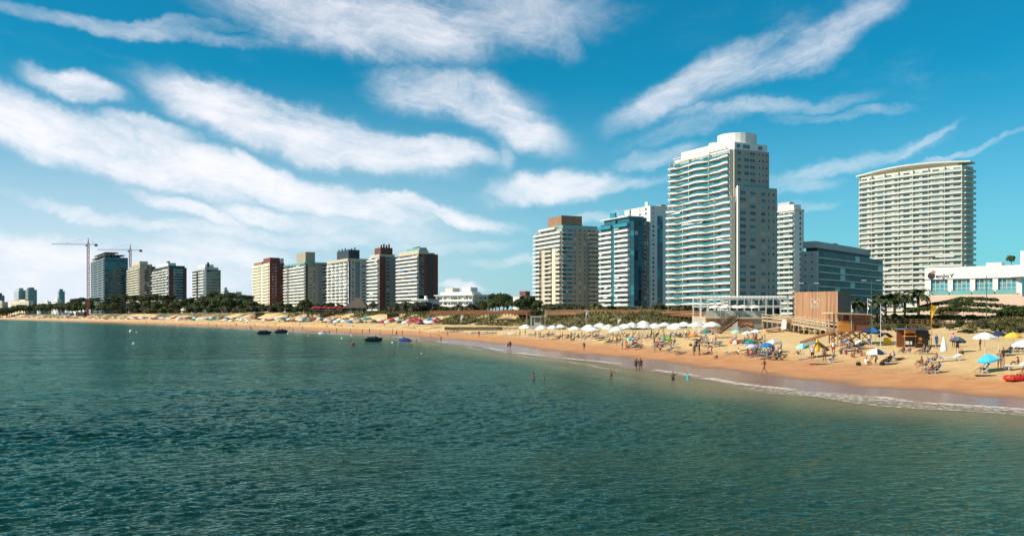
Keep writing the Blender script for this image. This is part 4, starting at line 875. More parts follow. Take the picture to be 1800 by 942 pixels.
# ---- beach club terrace
def club():
    Yc = 172; pxm = FPX/Yc
    o = at(1290, 0, Yc); o.z = 0
    def X(px): return (px-900)/FPX*Yc - o.x
    def Z(py): return CAM_H - (py-HOR)/FPX*Yc
    r = thing('beach_club', 'beach club terrace with timber clad base and long white pergola frame', 'restaurant', (o.x, Yc, 0))
    zt = Z(556); zg = ground(o.x, Yc) - 1
    place('terrace_base', MB().box(X(1246), X(1396), 3, 16, zg, zt).mesh('terrace_base', 'stone'), r)
    # clad bays : planks
    pl = cached('clubplank', lambda: MB().box(-.115,.115,-.04,.04,0,1).mesh('plank', 'cladding'))
    for (xa, xb, ya, yb, dz) in ((1246,1274,2.93,562,575),(1292,1318,-2.07,562,574)):
        n = int((X(xb)-X(xa))/.25)
        for k in range(n): place('plank', pl, r, (X(xa)+.125+k*.25, ya, Z(dz)), scale=(1,1,Z(yb)-Z(dz)))
    place('corner_bay', MB().box(X(1292), X(1338), -2, 3, zg, Z(560)).mesh('corner_bay', 'mid_grey'), r)
    mbb = MB(); x0, x1 = X(1295), X(1317); zb = Z(575)
    place('bay_apron', MB().add([(X(1292),-2.05,Z(574)),(X(1318),-2.05,Z(574)),(X(1317),-2.05,Z(588)),(X(1296),-2.05,Z(588)),(X(1292),-1.9,Z(574)),(X(1318),-1.9,Z(574)),(X(1317),-1.9,Z(588)),(X(1296),-1.9,Z(588))], [(3,2,1,0),(4,5,6,7),(0,1,5,4),(1,2,6,5),(2,3,7,6),(3,0,4,7)]).mesh('bay_apron', 'beige_concrete'), r)
    place('bay_opening', MB().box(X(1322), X(1335), -2.06, -1.9, zg, Z(577)).mesh('bay_opening', 'dark_grey'), r)
    place('terrace_edge', MB().box(X(1244), X(1398), 2.4, 2.9, zt-.4, zt+.15).mesh('terrace_edge', 'beige_concrete'), r)
    place('bay_edge', MB().box(X(1290), X(1340), -2.4, 2.39, Z(560), Z(557.5)).mesh('bay_edge', 'beige_concrete'), r)
    # pergola : white posts and beams
    zp = Z(524); zm = Z(539)
    post = MB().box(-.09,.09,-.09,.09,zt,zp).mesh('pergola_post', 'frame_white')
    for k, px in enumerate(range(1240, 1398, 13)):
        for yy in (4.0, 11.5): place('pergola_post', post, r, (X(px), yy, 0))
    for zz in (zp, zm):
        for yy in (4.0, 11.5): place('pergola_beam', MB().box(X(1238), X(1398), yy-.1, yy+.1, zz, zz+.28).mesh('pergola_beam', 'frame_white'), r)
    for k in range(24): place('pergola_slat', cached('pslat', lambda: MB().box(-.06,.06,3.2,12.2,0,.2).mesh('pergola_slat', 'frame_white')), r, (X(1240)+k*.71, 0, zp+.29))
    for (xa, xb) in ((1300,1322),(1324,1340),(1346,1366),(1370,1393)):
        place('dining_window', MB().box(X(xa), X(xb), 8.0, 8.1, zt, Z(541)).mesh('dining_window', 'glass_dark'), r)
    for (xa, xb) in ((1304,1318),(1320,1334),(1349,1363),(1374,1390)):
        place('upper_window', MB().box(X(xa), X(xb), 9.0, 9.1, Z(537), Z(526)).mesh('upper_window', 'glass_mid'), r)
    place('dining_roof', MB().box(X(1298), X(1397), 6.5, 15, Z(541), Z(539.5)).mesh('dining_roof', 'pale_grey'), r)
    place('back_wall', MB().box(X(1300), X(1396), 9.2, 15, zt, zp-.3).mesh('back_wall', 'pale_grey'), r)
    # glass balustrade and planters
    for k in range(8): place('balustrade', cached('clubbal', lambda: MB().box(0, 1.35, -.03, .03, 0, .95).mesh('balustrade', 'rail_pale')), r, (X(1246)+k*1.42, 2.6, zt+.16))
    # stairs down to the sand
    st = thing('beach_stairs', 'steep wooden staircase with many rails from the beach club down to the sand', 'stairs', (o.x, Yc, 0))
    top = Vector((X(1290), -3.2, Z(560))); bot = Vector((X(1253), -4.6, ground(o.x+X(1253), Yc-4.6)))
    n = 13
    for s_ in (-1.1, 1.1):
        off = Vector((0, s_*.9, 0)); mb = MB(); mb.bar(top+off, bot+off, .10, .26); place('stringer', mb.mesh('stringer', 'timber_dark'), st)
        for h in (.6, 1.15): mb = MB(); mb.bar(top+off+Vector((0,0,h)), bot+off+Vector((0,0,h)), .08, .10); place('handrail', mb.mesh('handrail', 'timber_dark'), st)
        for k in range(6):
            p = top.lerp(bot, k/5)+off; mb = MB(); mb.box(p.x-.05, p.x+.05, p.y-.05, p.y+.05, p.z-.2, p.z+1.0); place('baluster', mb.mesh('baluster', 'timber_red'), st)
    for k in range(n):
        p = top.lerp(bot, (k+.5)/n); mb = MB(); mb.bar(p+Vector((0,-.9,0)), p+Vector((0,.9,0)), .30, .06); place('tread', mb.mesh('tread', 'timber_pale'), st)
club()

# ---- wooden sign wall
def sign_wall():
    T_ = Tower('sign_building', 'timber clad box building with white lettering and a dark side wall', 1397, 1472, 1496, 512, 166, 52, 4, cat='building', wall='dark_grey', zb=4.6)
    r, a, H = T_.root, T_.a, T_.H
    n = 34; pw = a/n
    pk = cached('signplank', lambda: MB().box(-.09,-.01,0,pw-.03,0,H-.6+.02).mesh('plank', 'cladding'))
    for k in range(n): place('plank', pk, r, (-(k % 3)*.01, k*pw+.015, .6))
    place('corner_post', MB().box(-.12,.02,-.12,.0,.3,H+.03).mesh('corner_post', 'cladding'), r)
    u_ = (1434-900)/FPX; c, s_ = math.cos(T_.th), math.sin(T_.th); uc = (T_.P.x-u_*T_.P.y)/(c+u_*s_); Yd = T_.P.y+uc*s_
    z = lambda py: CAM_H-(py-HOR)/FPX*Yd-4.6
    ring = MB()
    for du in (-.62, .62):
        for q in (.46,):
            ring.tube([(-.15, uc+du+q*math.cos(t*.3491), z(530)+q*.95*math.sin(t*.3491)) for t in range(19)], .03, 5)
    ring.bar((-.15,uc-.25,z(528)), (-.15,uc,z(533)), .08, .08); ring.bar((-.15,uc+.25,z(528)), (-.15,uc,z(533)), .08, .08)
    place('emblem', ring.mesh('emblem', 'sign_white'), r)
    for body, sz, py, sx in (('B E A C H', .34, 538.3, 1.1), ('PUNTA DEL ESTE', .26, 541.5, 1.0)):
        place('lettering', text_mesh(body, sz, 'sign_white', .03), r, (-.15, uc, z(py)), rot=(R(90),0,-math.pi/2), scale=(sx,1,1))
sign_wall()

# ---- casino building with terraces
def casino():
    T_ = Tower('casino_building', 'long white low building with black lettering and tall turquoise windows', 1627, 1850, 1900, 464, 268, 40, 4.0, cat='casino', wall='white_render', zb=5.0)
    r, a, H = T_.root, T_.a, T_.H
    Yl = T_.P.y + a*math.sin(T_.th); m_l = FPX/Yl
    # u measured from the near corner; find u for a pixel column
    def U(px):
        u_ = (px-900)/FPX; c, n = math.cos(T_.th), math.sin(T_.th); return (T_.P.x - u_*T_.P.y)/(c + u_*n)
    def Zp(px, py):
        Yd = T_.P.y + U(px)*math.sin(T_.th); return CAM_H - (py-HOR)/FPX*Yd - 5.0
    zw0, zw1 = Zp(1640, 519), Zp(1640, 492)
    k = 0
    for (xa, xb) in ((1637,1668),(1675,1707),(1714,1747),(1754,1786)):
        ua, ub = U(xb), U(xa); n = 4; w = (ub-ua)/n
        place('window_recess', MB().box(-.05,.02,ua,ub,zw0,zw1).mesh('window_recess', 'glass_teal'), r)
        for i in range(n):
            for (z0, z1, g) in ((zw0, zw0+(zw1-zw0)*.42, 'turq_glass'), (zw0+(zw1-zw0)*.42, zw0+(zw1-zw0)*.72, 'turq_glass'), (zw0+(zw1-zw0)*.72, zw1, 'glass_teal')):
                place('window_pane', window_mesh(w*.97, z1-z0-.04, g if (i+k) % 3 else 'glass_pale', 'frame_white', 0), r, (-.08, ua+w*(i+.5), z0), -math.pi/2); k += 1
        place('balustrade', MB().box(-1.3,-1.25,ua-.3,ub+.3,zw0,zw0+1.4).mesh('balustrade', 'rail_green'), r)
    for px in (1632, 1671.5, 1710.5, 1750.5):
        u = U(px); wd = .75 if px > 1640 else .9
        place('pier', MB().box(-.75,0,u-wd,u+wd,zw0-.2,zw1).mesh('pier', 'white_render'), r)
        place('uplight', MB().box(-.9,-.1,u-1.0,u+1.0,0,.12).mesh('uplight', 'terracotta'), r, (0,0,zw1+.02))
    place('band', MB().box(-.95,0,-1,a,zw1+.15,H).mesh('band', 'white_render'), r)
    place('balcony_slab', MB().box(-2.2,0,-1,a+.3,zw0-.7,zw0-.02).mesh('balcony_slab', 'pink_wall'), r)
    # logo and lettering
    u = U(1638.5); z = Zp(1638, 485)
    place('logo_disc', MB().tube([(-.96,u,z),(-1.12,u,z)], 1.05, 24).mesh('logo_disc', 'logo_black'), r)
    arms = MB()
    for t in range(5):
        an = t*1.2566+.3; p = (-1.15, u-.55, z+1.15); arms.bar(p, (-1.15, p[1]+.75*math.cos(an), p[2]+.75*math.sin(an)), .12, .26)
    place('logo_star', arms.mesh('logo_star', 'logo_orange'), r)
    u = U(1662); z = Zp(1659, 488)
    place('lettering', text_mesh('enJoY', 1.9, 'logo_black', .08), r, (-1.05, u, z), rot=(R(90),0,-math.pi/2), scale=(1.2,.85,1))
    # roof things
    place('roof_box', MB().box(4, 9, U(1755), U(1728), H, H+1.2).mesh('roof_box', 'white_render'), r)
    place('roof_block', MB().box(6, 11, U(1808), U(1786), H-1, H+4.6).mesh('roof_block', 'white_render'), r)
    place('canopy', MB().prism([(-.9, U(1776))] + [(-.9-3.4*math.sin(t/10*math.pi*.5), U(1776)-7*t/10) for t in range(1,11)] + [(-.9, U(1776)-7)], H-3.6, H-2.4).mesh('canopy', 'white_render'), r)
    place('canopy_drum', MB().lathe([(2.4,zw0-.5),(2.4,H-3.6),(0,H-3.6)], 20, -2.4, U(1776)-6).mesh('canopy_drum', 'glass_teal'), r)
    # retaining wall with hedge terraces in front
    w_ = thing('retaining_wall', 'pinkish retaining wall stepping below the casino windows', 'wall', T_.root.location); w_['kind'] = 'thing'; w_.rotation_euler = T_.root.rotation_euler
    place('upper_wall', MB().box(-3.6, -2.3, -2, a+1, -1.5, zw0-.75).mesh('upper_wall', 'pink_wall'), w_)
    place('lower_wall', MB().box(-7.0, -5.4, -6, a*.92, -1.5, zw0-3.6).mesh('lower_wall', 'pink_wall'), w_)
    mb = MB(); p0 = Vector((-7.2, U(1715), zw0-2.2)); p1 = Vector((-9.5, U(1622), -.6)); mb.bar(p0, p1, 1.6, .7)
    place('stair_ramp', mb.mesh('stair_ramp', 'pink_wall'), w_)
    mb = MB(); mb.bar(p0+Vector((-.7,0,1)), p1+Vector((-.7,0,1)), .12); place('handrail', mb.mesh('handrail', 'frame_white'), w_)
    place('upper_balcony', MB().box(-6.2,-3.7,U(1806),U(1794),1.0,2.6).mesh('upper_balcony', 'white_render'), w_)
    return T_, U, Zp
CAS, CAS_U, CAS_Z = casino()

# ---- lifeguard hut
def lifeguard_hut():
    (x, y), = pick_many([(1493, 597)]); y = 118.0; x = (1493-900)/FPX*y; g = CAM_H-(597-HOR)/FPX*y
    s = FPX/y; r = thing('lifeguard_hut', 'timber lifeguard hut on crossed stilts with an orange front panel', 'lifeguard hut', (x, y, g))
    def X(px): return (px-1493)/s
    def Z(py): return (597-py)/s
    zf, zr = Z(581), Z(553.5)
    place('floor', MB().box(X(1465), X(1522), -1.4, 1.8, zf-.18, zf).mesh('floor', 'timber'), r)
    place('roof', MB().add([(X(1455),-1.9,zr+.18),(X(1523),-1.9,zr-.02),(X(1523),2.2,zr-.02),(X(1455),2.2,zr+.18),(X(1455),-1.9,zr+.32),(X(1523),-1.9,zr+.12),(X(1523),2.2,zr+.12),(X(1455),2.2,zr+.32)], [(3,2,1,0),(4,5,6,7),(0,1,5,4),(1,2,6,5),(2,3,7,6),(3,0,4,7)]).mesh('roof', 'timber_pale'), r)
    n = 9; hh = (zr-zf-.02)/n; bd = MB().box(0, X(1521)-X(1489), -.04, .04, 0, hh-.03).mesh('wall_board', 'timber_red')
    for k in range(n):
        for yy in (-1.3, 1.7): place('wall_board', bd, r, (X(1489), yy, zf+k*hh))
    bd2 = MB().box(-.04,.04,-1.25,1.65,0,hh-.03).mesh('wall_board', 'timber_red')
    for k in range(n): place('wall_board', bd2, r, (X(1521)+.05, 0, zf+k*hh))
    for k in range(5): place('orange_panel', cached('opan', lambda: MB().box(0, X(1487)-X(1467), -.04,.04,0,.235).mesh('orange_panel', 'timber_orange')), r, (X(1467), -1.35, zf+k*.25))
    for k in range(4): place('orange_panel', cached('opan2', lambda: MB().box(0, X(1494)-X(1488.5), -.04,.04,0,.18).mesh('orange_panel', 'timber_orange')), r, (X(1488.5), -1.42, zf+.1+k*.3))
    for px in (1466.5, 1475, 1488, 1521):
        for yy in (-1.35, 1.75): place('stilt', MB().box(-.07,.07,-.07,.07,-.6,zr+.1).mesh('stilt', 'timber' if px > 1470 else 'timber_pale'), r, (X(px)-.02, yy+.09, 0))
    for yy in (-1.2, 1.6):
        for (xa, xb) in ((1489,1507),(1507,1521),(1467,1488)):
            for sgn in (0,1): mb = MB(); mb.bar((X(xa),yy,0 if sgn else zf-.2), (X(xb),yy,zf-.2 if sgn else 0), .07, .13); place('brace', mb.mesh('brace', 'timber'), r)
    place('flagpole', MB().tube([(X(1489),-1.5,zf),(X(1489),-1.5,Z(536))], .035, 6).mesh('flagpole', 'pole_white'), r)
    fl = MB(); fl.add([(X(1489),-1.5,Z(532)),(X(1489),-1.5,Z(548)),(X(1492),-1.6,Z(548)),(X(1490),-1.45,Z(540)),(X(1489),-1.47,Z(532)),(X(1489),-1.47,Z(548)),(X(1492),-1.57,Z(548)),(X(1490),-1.42,Z(540))], [(0,1,2,3),(7,6,5,4),(0,3,7,4),(1,5,6,2),(3,2,6,7)]); place('flag', fl.mesh('flag', 'cloth_mint'), r)
    # ramp
    rp = thing('access_ramp', 'long wooden plank ramp leading down from the lifeguard hut to the sand', 'ramp', (x, y, g))
    p0 = Vector((X(1466), 0, zf-.1)); p1 = Vector((X(1408), -.2, Z(602)))
    for yy in (-.55, .55):
        mb = MB(); mb.bar(p0+Vector((0,yy,0)), p1+Vector((0,yy,0)), .10, .26); place('stringer', mb.mesh('stringer', 'timber'), rp)
    for k in range(26):
        p = p0.lerp(p1, (k+.5)/26); mb = MB(); mb.bar(p+Vector((0,-.6,.1)), p+Vector((0,.6,.1)), .15, .04); place('plank', mb.mesh('plank', 'timber'), rp)
    for px in (1430, 1460):
        t = (1466-px)/58.0; p = p0.lerp(p1, t); mb = MB(); mb.bar(p+Vector((0,-.5,0)), Vector((p.x,-.5,-.4)), .12); mb.bar(p+Vector((0,.5,0)), Vector((p.x,.5,-.4)), .12); mb.bar(Vector((p.x+.5,-.5,-.1)), p+Vector((-.4,-.5,0)), .09); place('trestle', mb.mesh('trestle', 'timber'), rp)
lifeguard_hut()

# ---- snack kiosk
def kiosk():
    y = 108.0; s = FPX/y; x = (1604-900)/s; g = CAM_H-(607.5-HOR)/s
    r = thing('snack_kiosk', 'small brown timber kiosk with an open counter under a blue roof', 'kiosk', (x, y, g))
    X = lambda px: (px-1604)/s; Z = lambda py: (607.5-py)/s
    place('side_wall', MB().box(X(1604), X(1625), -.9, -.82, -.2, Z(580)).mesh('side_wall', 'timber_dark'), r)
    place('back_wall', MB().box(X(1585), X(1625), 1.4, 1.5, -.2, Z(579)).mesh('back_wall', 'timber_red'), r)
    place('end_wall', MB().box(X(1625), X(1625)+.08, -.9, 1.5, -.2, Z(580)).mesh('end_wall', 'timber_dark'), r)
    for k in range(6): place('counter_board', cached('cbrd', lambda: MB().box(X(1585), X(1603), -.9, -.84, 0, .19).mesh('counter_board', 'timber_dark')), r, (0,0,k*.2-.1))
    place('counter_top', MB().box(X(1584), X(1604), -1.2, -.5, 1.1, 1.18).mesh('counter_top', 'timber_orange'), r)
    place('fascia', MB().box(X(1584), X(1603.5), -.95, -.88, Z(585), Z(579)).mesh('fascia', 'timber_orange'), r)
    place('roof', MB().box(X(1583), X(1627), -1.3, 1.8, Z(579.5), Z(577)).mesh('roof', 'cloth_slateblue'), r)
    for px in (1585, 1603.5): place('post', MB().box(-.05,.05,-.05,.05,-.2,Z(580)).mesh('post', 'timber'), r, (X(px), -.84, 0))
    place('emblem', MB().tube([(X(1611),-.91,Z(595.5)),(X(1611),-.95,Z(595.5))], .24, 18).mesh('emblem', 'timber_orange'), r)
    place('name_strip', MB().box(X(1607), X(1615), -.95, -.91, Z(602.5), Z(601)).mesh('name_strip', 'timber_orange'), r)
    for (a_, b_) in ((1586,1592),(1594,1597)): place('menu_board', MB().box(X(a_), X(b_), -.97, -.91, Z(605), Z(599)).mesh('menu_board', 'sign_white'), r)
kiosk()

# ---- thatched beach bar, red umbrellas' terrace
def beach_bar():
    y = y_at_s(632, 66); s = FPX/y; x = (632-900)/s; g = CAM_H-(548-HOR)/s
    r = thing('thatched_bar', 'beach bar with a tall brown thatched roof on the grassy dune', 'beach bar', (x, y, g))
    X = lambda px: (px-632)/s; Z = lambda py: (548-py)/s
    e, p = Z(539.5), Z(526)
    def hip(name, x0, x1, y0, y1, xa, xb, ze, zr):
        ym = (y0+y1)/2; place(name, MB().add([(x0,y0,ze),(x1,y0,ze),(x1,y1,ze),(x0,y1,ze),(xa,ym,zr),(xb,ym,zr)], [(0,1,5,4),(1,2,5),(2,3,4,5),(3,0,4),(3,2,1,0)]).mesh(name, 'thatch'), r)
    hip('thatch_roof', X(606), X(648), -5, 6, X(625), X(634), e-.6, p+.8); hip('thatch_roof', X(606), X(626), -3, 5, X(613), X(616), e, Z(532))
    place('wall', MB().box(X(614), X(642), -2.5, 4, -3, e).mesh('wall', 'brown_brick'), r)
    for px in (611, 622, 633, 643): place('post', MB().box(-.15,.15,-4.7,-4.4,-1.5,e).mesh('post', 'timber_dark'), r, (X(px),0,0))
    for px in (618, 630, 637): place('window', window_mesh(1.6, 1.3, 'glass_teal', 'frame_white'), r, (X(px), -2.52, .5))
    place('side_shelter', MB().box(X(644), X(656), -3, 3, Z(541), Z(540)).mesh('side_shelter', 'timber_pale'), r)
    for px in (645, 655): place('post', MB().box(-.15,.15,-.15,.15,-1.5,Z(541)).mesh('post', 'timber_pale'), r, (X(px),-2.8,0))
    place('counter', MB().box(X(612), X(640), -4.3, -4.0, -1, .6).mesh('counter', 'offwhite' if 'offwhite' in MATS else 'stone'), r)
    t = thing('bar_terrace', 'raised timber deck under a row of crimson umbrellas beside the thatched bar', 'terrace', ((578-900)/s, y, g))
    place('deck', MB().box(-8, 8, -4, 5, -.2, 0).mesh('deck', 'timber_dark'), t)
    for k in range(9): place('post', cached('tpost', lambda: MB().box(-.12,.12,-.12,.12,-4,1.0).mesh('post', 'timber_dark')), t, (-7.8+k*1.95, -3.9, 0))
    place('rail', MB().box(-8, 8, -3.98, -3.9, .92, 1.0).mesh('rail', 'timber_pale'), t)
beach_bar()

# ---- black palisade on the sand : each stake is a part
def palisade():
    A = at(782, 579.5, 250); P = pick_many([(782,580),(832,580),(882,580.5)]); a = Vector((P[0][0],P[0][1],0)); b = Vector((P[2][0],P[2][1],0))
    r = thing('palisade_fence', 'low black palisade of closely set stakes across the upper sand', 'fence', (a.x, a.y, ground(a.x, a.y)))
    n = 62; me = MB().tube([(0,0,-.4),(0,0,1.0)], .12, 6).mesh('stake', 'cloth_black')
    for k in range(n):
        p = a.lerp(b, k/(n-1)); place('stake', me, r, (p.x-a.x, p.y-a.y, ground(p.x,p.y)-ground(a.x,a.y)+random.uniform(-.06,.08)))
palisade()

# ---- white cabin, shaded underpass, dark shelters
def cabin(label, name, px, py, y, w, h, m, m2):
    s = FPX/y; p = at(px, py, y); r = thing(name, label, 'cabin', p)
    place('wall', MB().box(-w/2, w/2, 0, w*.8, -.8, h).mesh('wall', m), r); place('roof', MB().box(-w/2-.2, w/2+.2, -.3, w*.8+.2, h, h+.2).mesh('roof', m), r)
    place('opening', MB().box(-w*.1, w*.42, -.05, .05, .9, h-.3).mesh('opening', m2), r); place('door', MB().box(-w*.42, -w*.2, -.04, .04, 0, h-.3).mesh('door', m2), r)
cabin('small white cabin at the foot of the shrubby dune below the boardwalk gap', 'white_cabin', 942, 572, 250, 2.8, 2.4, 'pale_grey', 'dark_grey')
cabin('brown beach hut on the far dune edge left of the sandy mound', 'brown_hut', 455, 557.5, y_at_s(455, 48), 4.4, 2.6, 'timber_dark', 'timber_dark')
cabin('dark low beach restaurant shelter at the foot of the far pines', 'far_shelter', 141, 554, y_at_s(141, 44), 11, 4.0, 'timber_dark', 'dark_grey')
cabin('long pale low pavilion on the far beach left of the dark shelter', 'far_pavilion', 112, 554, y_at_s(112, 44), 16, 3.2, 'pale_grey', 'dark_grey')
cabin('dark timber shed half buried in the grassy dune right of the thatched bar', 'dune_shed', 690, 560.5, y_at_s(690, 52), 5.0, 2.2, 'timber_dark', 'timber_dark')

# ---- street lamps and masts
def lamp(label, px, ytop, y, arms, m='pole_green'):
    x = (px-900)/FPX*y; zt = CAM_H-(ytop-HOR)/FPX*y; zg = ground(x, y)
    r = thing('street_lamp', label, 'street lamp', (x, y, zg)); h = zt-zg
    place('mast', MB().tube([(0,0,0),(0,0,h)], [.12,.07], 8).mesh('mast', m), r)
    for d in arms:
        place('arm', MB().tube([(0,0,h-.9),(d*.5,0,h-.25),(d*1.5,0,h)], .05, 6).mesh('arm', m), r)
        place('lamp_head', MB().box(min(d*1.3,d*2.3), max(d*1.3,d*2.3), -.18, .18, h-.05, h+.1).mesh('lamp_head', 'lamp_white'), r)
lamp('double armed street lamp above the timber sign wall', 1422, 498, 215, (-1,1))
lamp('double armed street lamp in front of the grey glazed block', 1532, 493, 225, (-1,1))
lamp('tall green street mast in front of the casino windows', 1734, 484, 228, ())
lamp('street lamp behind the beach boardwalk in front of the beige tower', 979, 531, 330, (1,))
lamp('street lamp left of the beige tower\'s base above the white cabin', 965, 535, 330, (-1,))
lamp('slim street lamp by the tall tower\'s foot behind the boardwalk', 1197, 524, 300, (-1,))

# ---- boards, rowing boat and buggy
def leaning_board(px, py, y, m, label):
    p = at(px, py, y); r = thing('leaning_board', label, 'board', p); s = y/FPX
    place('panel', MB().add([(-6*s,0,-.3),(3*s,0,-.3),(6.5*s,.9,13.5*s),(-1*s,.9,14*s),(-6*s,.08,-.3),(3*s,.08,-.3),(6.5*s,.98,13.5*s),(-1*s,.98,14*s)], [(0,1,2,3),(7,6,5,4),(0,4,5,1),(1,5,6,2),(2,6,7,3),(3,7,4,0)]).mesh('panel', m), r)
    mb = MB(); mb.bar((1*s,.9,10*s), (1*s,1.7,-.3), .06); place('prop', mb.mesh('prop', 'timber'), r)
leaning_board(1379, 575.5, 146, 'sign_white', 'white board leaning against the sloping timber ramp')
leaning_board(1388, 575, 146.6, 'timber', 'brown board leaning beside the white one at the ramp')
(x, y), = pick_many([(1362, 584)]); r = thing('rowing_boat', 'pale rowing boat lying on the sand below the timber ramp', 'boat', (x, y, ground(x, y)), R(8)); r.rotation_euler.x = R(22)
sec = [(-1.7,.30,.0),(-1.0,.50,-.05),(0,.58,-.07),(1.0,.46,-.03),(1.8,.04,.15)]; vs = []; fs = []
for (a_, w_, zb_) in sec: vs += [(a_,-w_,.42),(a_,-w_*.55,.08+zb_),(a_,w_*.55,.08+zb_),(a_,w_,.42),(a_,w_*.85,.42),(a_,w_*.45,.16+zb_),(a_,-w_*.45,.16+zb_),(a_,-w_*.85,.42)]
for i in range(4):
    for k in range(8): fs.append((i*8+k, i*8+(k+1) % 8, (i+1)*8+(k+1) % 8, (i+1)*8+k))
fs += [tuple(range(8))[::-1], tuple(32+k for k in range(8))]
place('hull', MB().add(vs, fs).mesh('hull', 'timber_pale'), r)
for a_ in (-.8, .4): place('thwart', MB().box(a_-.12, a_+.12, -.45, .45, .30, .34).mesh('thwart', 'timber'), r)
p = at(986, 573.5, 240); r = thing('beach_buggy', 'small dark beach buggy parked at the dune track right of the white cabin', 'buggy', (p.x, p.y, ground(p.x, p.y)), R(20))
place('body', MB().add([(-1.2,-.6,.35),(1.2,-.6,.35),(1.2,.6,.35),(-1.2,.6,.35),(-1.15,-.58,.95),(.5,-.58,.95),(.5,.58,.95),(-1.15,.58,.95),(1.2,-.5,.75),(1.2,.5,.75)], [(0,3,2,1),(4,5,6,7),(0,1,8,5,4),(2,3,7,6,9),(3,0,4,7),(1,2,9,8),(5,8,9,6)]).mesh('body', 'plastic_black'), r)
mb = MB()
for sy in (-.55,.55): mb.bar((-1.0,sy,.95),(-.9,sy,1.65),.06); mb.bar((.45,sy,.95),(.2,sy,1.65),.06); mb.bar((-.9,sy,1.65),(.2,sy,1.65),.06)
place('roll_cage', mb.mesh('roll_cage', 'steel'), r); place('roof', MB().box(-.95,.25,-.58,.58,1.68,1.74).mesh('roof', 'plastic_red'), r); place('seat', MB().box(-.7,-.2,-.5,.5,.95,1.3).mesh('seat', 'cloth_offwhite'), r)
for a_ in (-.75,.8):
    for sy in (-.62,.62): w_ = place('wheel', MB().tube([(0,-.12,0),(0,.12,0)], .34, 12).mesh('wheel', 'plastic_black'), r, (a_, sy, .34))
# ================================================================ trees, shrubs, palms, hedges
def leaf_cloud(lobes, n, size, seed, flat=1.0):
    r = np.random.default_rng(seed); V = []; w = np.array([l[3]*l[4] for l in lobes]); w = w/w.sum()
    pick_ = r.choice(len(lobes), n, p=w); L_ = np.array(lobes)[pick_]
    d = r.normal(size=(n,3)); d /= np.linalg.norm(d, axis=1)[:,None]; d[:,2] = np.where(d[:,2] < -.35, -d[:,2], d[:,2])
    rad = r.uniform(.55, 1.06, n)**.6
    P = L_[:,:3] + d*rad[:,None]*np.stack([L_[:,3], L_[:,3], L_[:,4]], 1)
    nrm = d + r.normal(size=(n,3))*.55; nrm /= np.linalg.norm(nrm, axis=1)[:,None]
    t = np.cross(nrm, r.normal(size=(n,3))); t /= np.linalg.norm(t, axis=1)[:,None]; b = np.cross(nrm, t)
    s = size*r.uniform(.6, 1.5, n)[:,None]
    Q = np.stack([P - t*s - b*s*.25, P + t*s*.2 - b*s*.8, P + t*s + b*s*.2, P - t*s*.1 + b*s*.8], 1).reshape(-1,3)
    return Q
def leaf_mesh(name, Q, m):
    return big_mesh(name, Q, np.arange(len(Q)).reshape(-1,4), MATS[m], smooth=False)
def lobes_round(r, n, R_, h, zc, sq=.75):
    out = []
    for i in range(n):
        a = r.uniform(0, 6.28); d = R_*r.uniform(.1, .62); out.append((d*math.cos(a), d*math.sin(a), zc + h*r.uniform(-.25, .32), R_*r.uniform(.36, .6), h*r.uniform(.28, .45)))
    return out
PROTO = {}
def proto(kind, i):
    if (kind, i) in PROTO: return PROTO[(kind, i)]
    r = random.Random(kind + str(i)); seed = 100 + i + hash_kind[kind]*50
    if kind == 'shrub':       # 1 unit = 1 m, height about 2.4, radius about 2.2
        Q = leaf_cloud(lobes_round(r, 8, 2.2, 2.2, 1.1), 900, .22, seed); trunk = MB()
        for k in range(4): a = r.uniform(0,6.28); trunk.tube([(0,0,-.3),(.5*math.cos(a),.5*math.sin(a),.7),(1.2*math.cos(a),1.2*math.sin(a),1.4)], [.09,.06,.03], 5)
        c = ['leaf_dark','leaf_dark','leaf_olive','leaf_grey'][i % 4]
    elif kind == 'tree':      # height 7, radius 3.4
        Q = leaf_cloud(lobes_round(r, 12, 3.4, 4.6, 4.4), 1700, .30, seed); trunk = MB().tube([(0,0,-.5),(.1,0,1.6),(.2,.1,3.4),(.1,.2,5)], [.24,.19,.13,.06], 7)
        for k in range(4): a = r.uniform(0,6.28); trunk.tube([(.15,.05,2.0),(1.0*math.cos(a),1.0*math.sin(a),3.5),(2.0*math.cos(a),2.0*math.sin(a),4.6)], [.12,.08,.03], 5)
        c = ['leaf_dark','leaf_dark','leaf_hedge'][i % 3]
    else:                     # umbrella pine, height 11
        lb = []
        for k in range(11): a = r.uniform(0,6.28); d = r.uniform(.3,3.4); lb.append((d*math.cos(a), d*math.sin(a), r.uniform(8.2,10.4)-d*.25, r.uniform(1.2,2.0), r.uniform(.6,1.0)))
        Q = leaf_cloud(lb, 1500, .27, seed); lean = r.uniform(-.8,.8); trunk = MB().tube([(0,0,-.5),(lean*.3,0,3.5),(lean*.8,.1,7),(lean,.2,9.2)], [.28,.22,.16,.07], 7)
        for k in range(5): a = r.uniform(0,6.28); trunk.tube([(lean*.7,.1,6.2),(lean+1.3*math.cos(a),1.3*math.sin(a),7.8),(lean+2.8*math.cos(a),2.8*math.sin(a),8.9)], [.12,.08,.03], 5)
        c = 'leaf_pine'
    PROTO[(kind, i)] = (leaf_mesh('crown', Q, c), trunk.mesh('trunk', 'bark')); return PROTO[(kind, i)]
hash_kind = dict(shrub=1, tree=2, pine=3)
def grow(kind, i, x, y, s, label, group, z=None, sz=None):
    cr, tr = proto(kind, i)
    z = ground(x, y) if z is None else z
    o = thing({'shrub':'shrub','tree':'tree','pine':'pine_tree'}[kind], label, {'shrub':'shrub','tree':'tree','pine':'pine tree'}[kind], (x, y, z), random.uniform(0,6.28), group)
    o.scale = (s, s, (sz or s))
    place('crown', cr, o); place('trunk', tr, o)
    return o
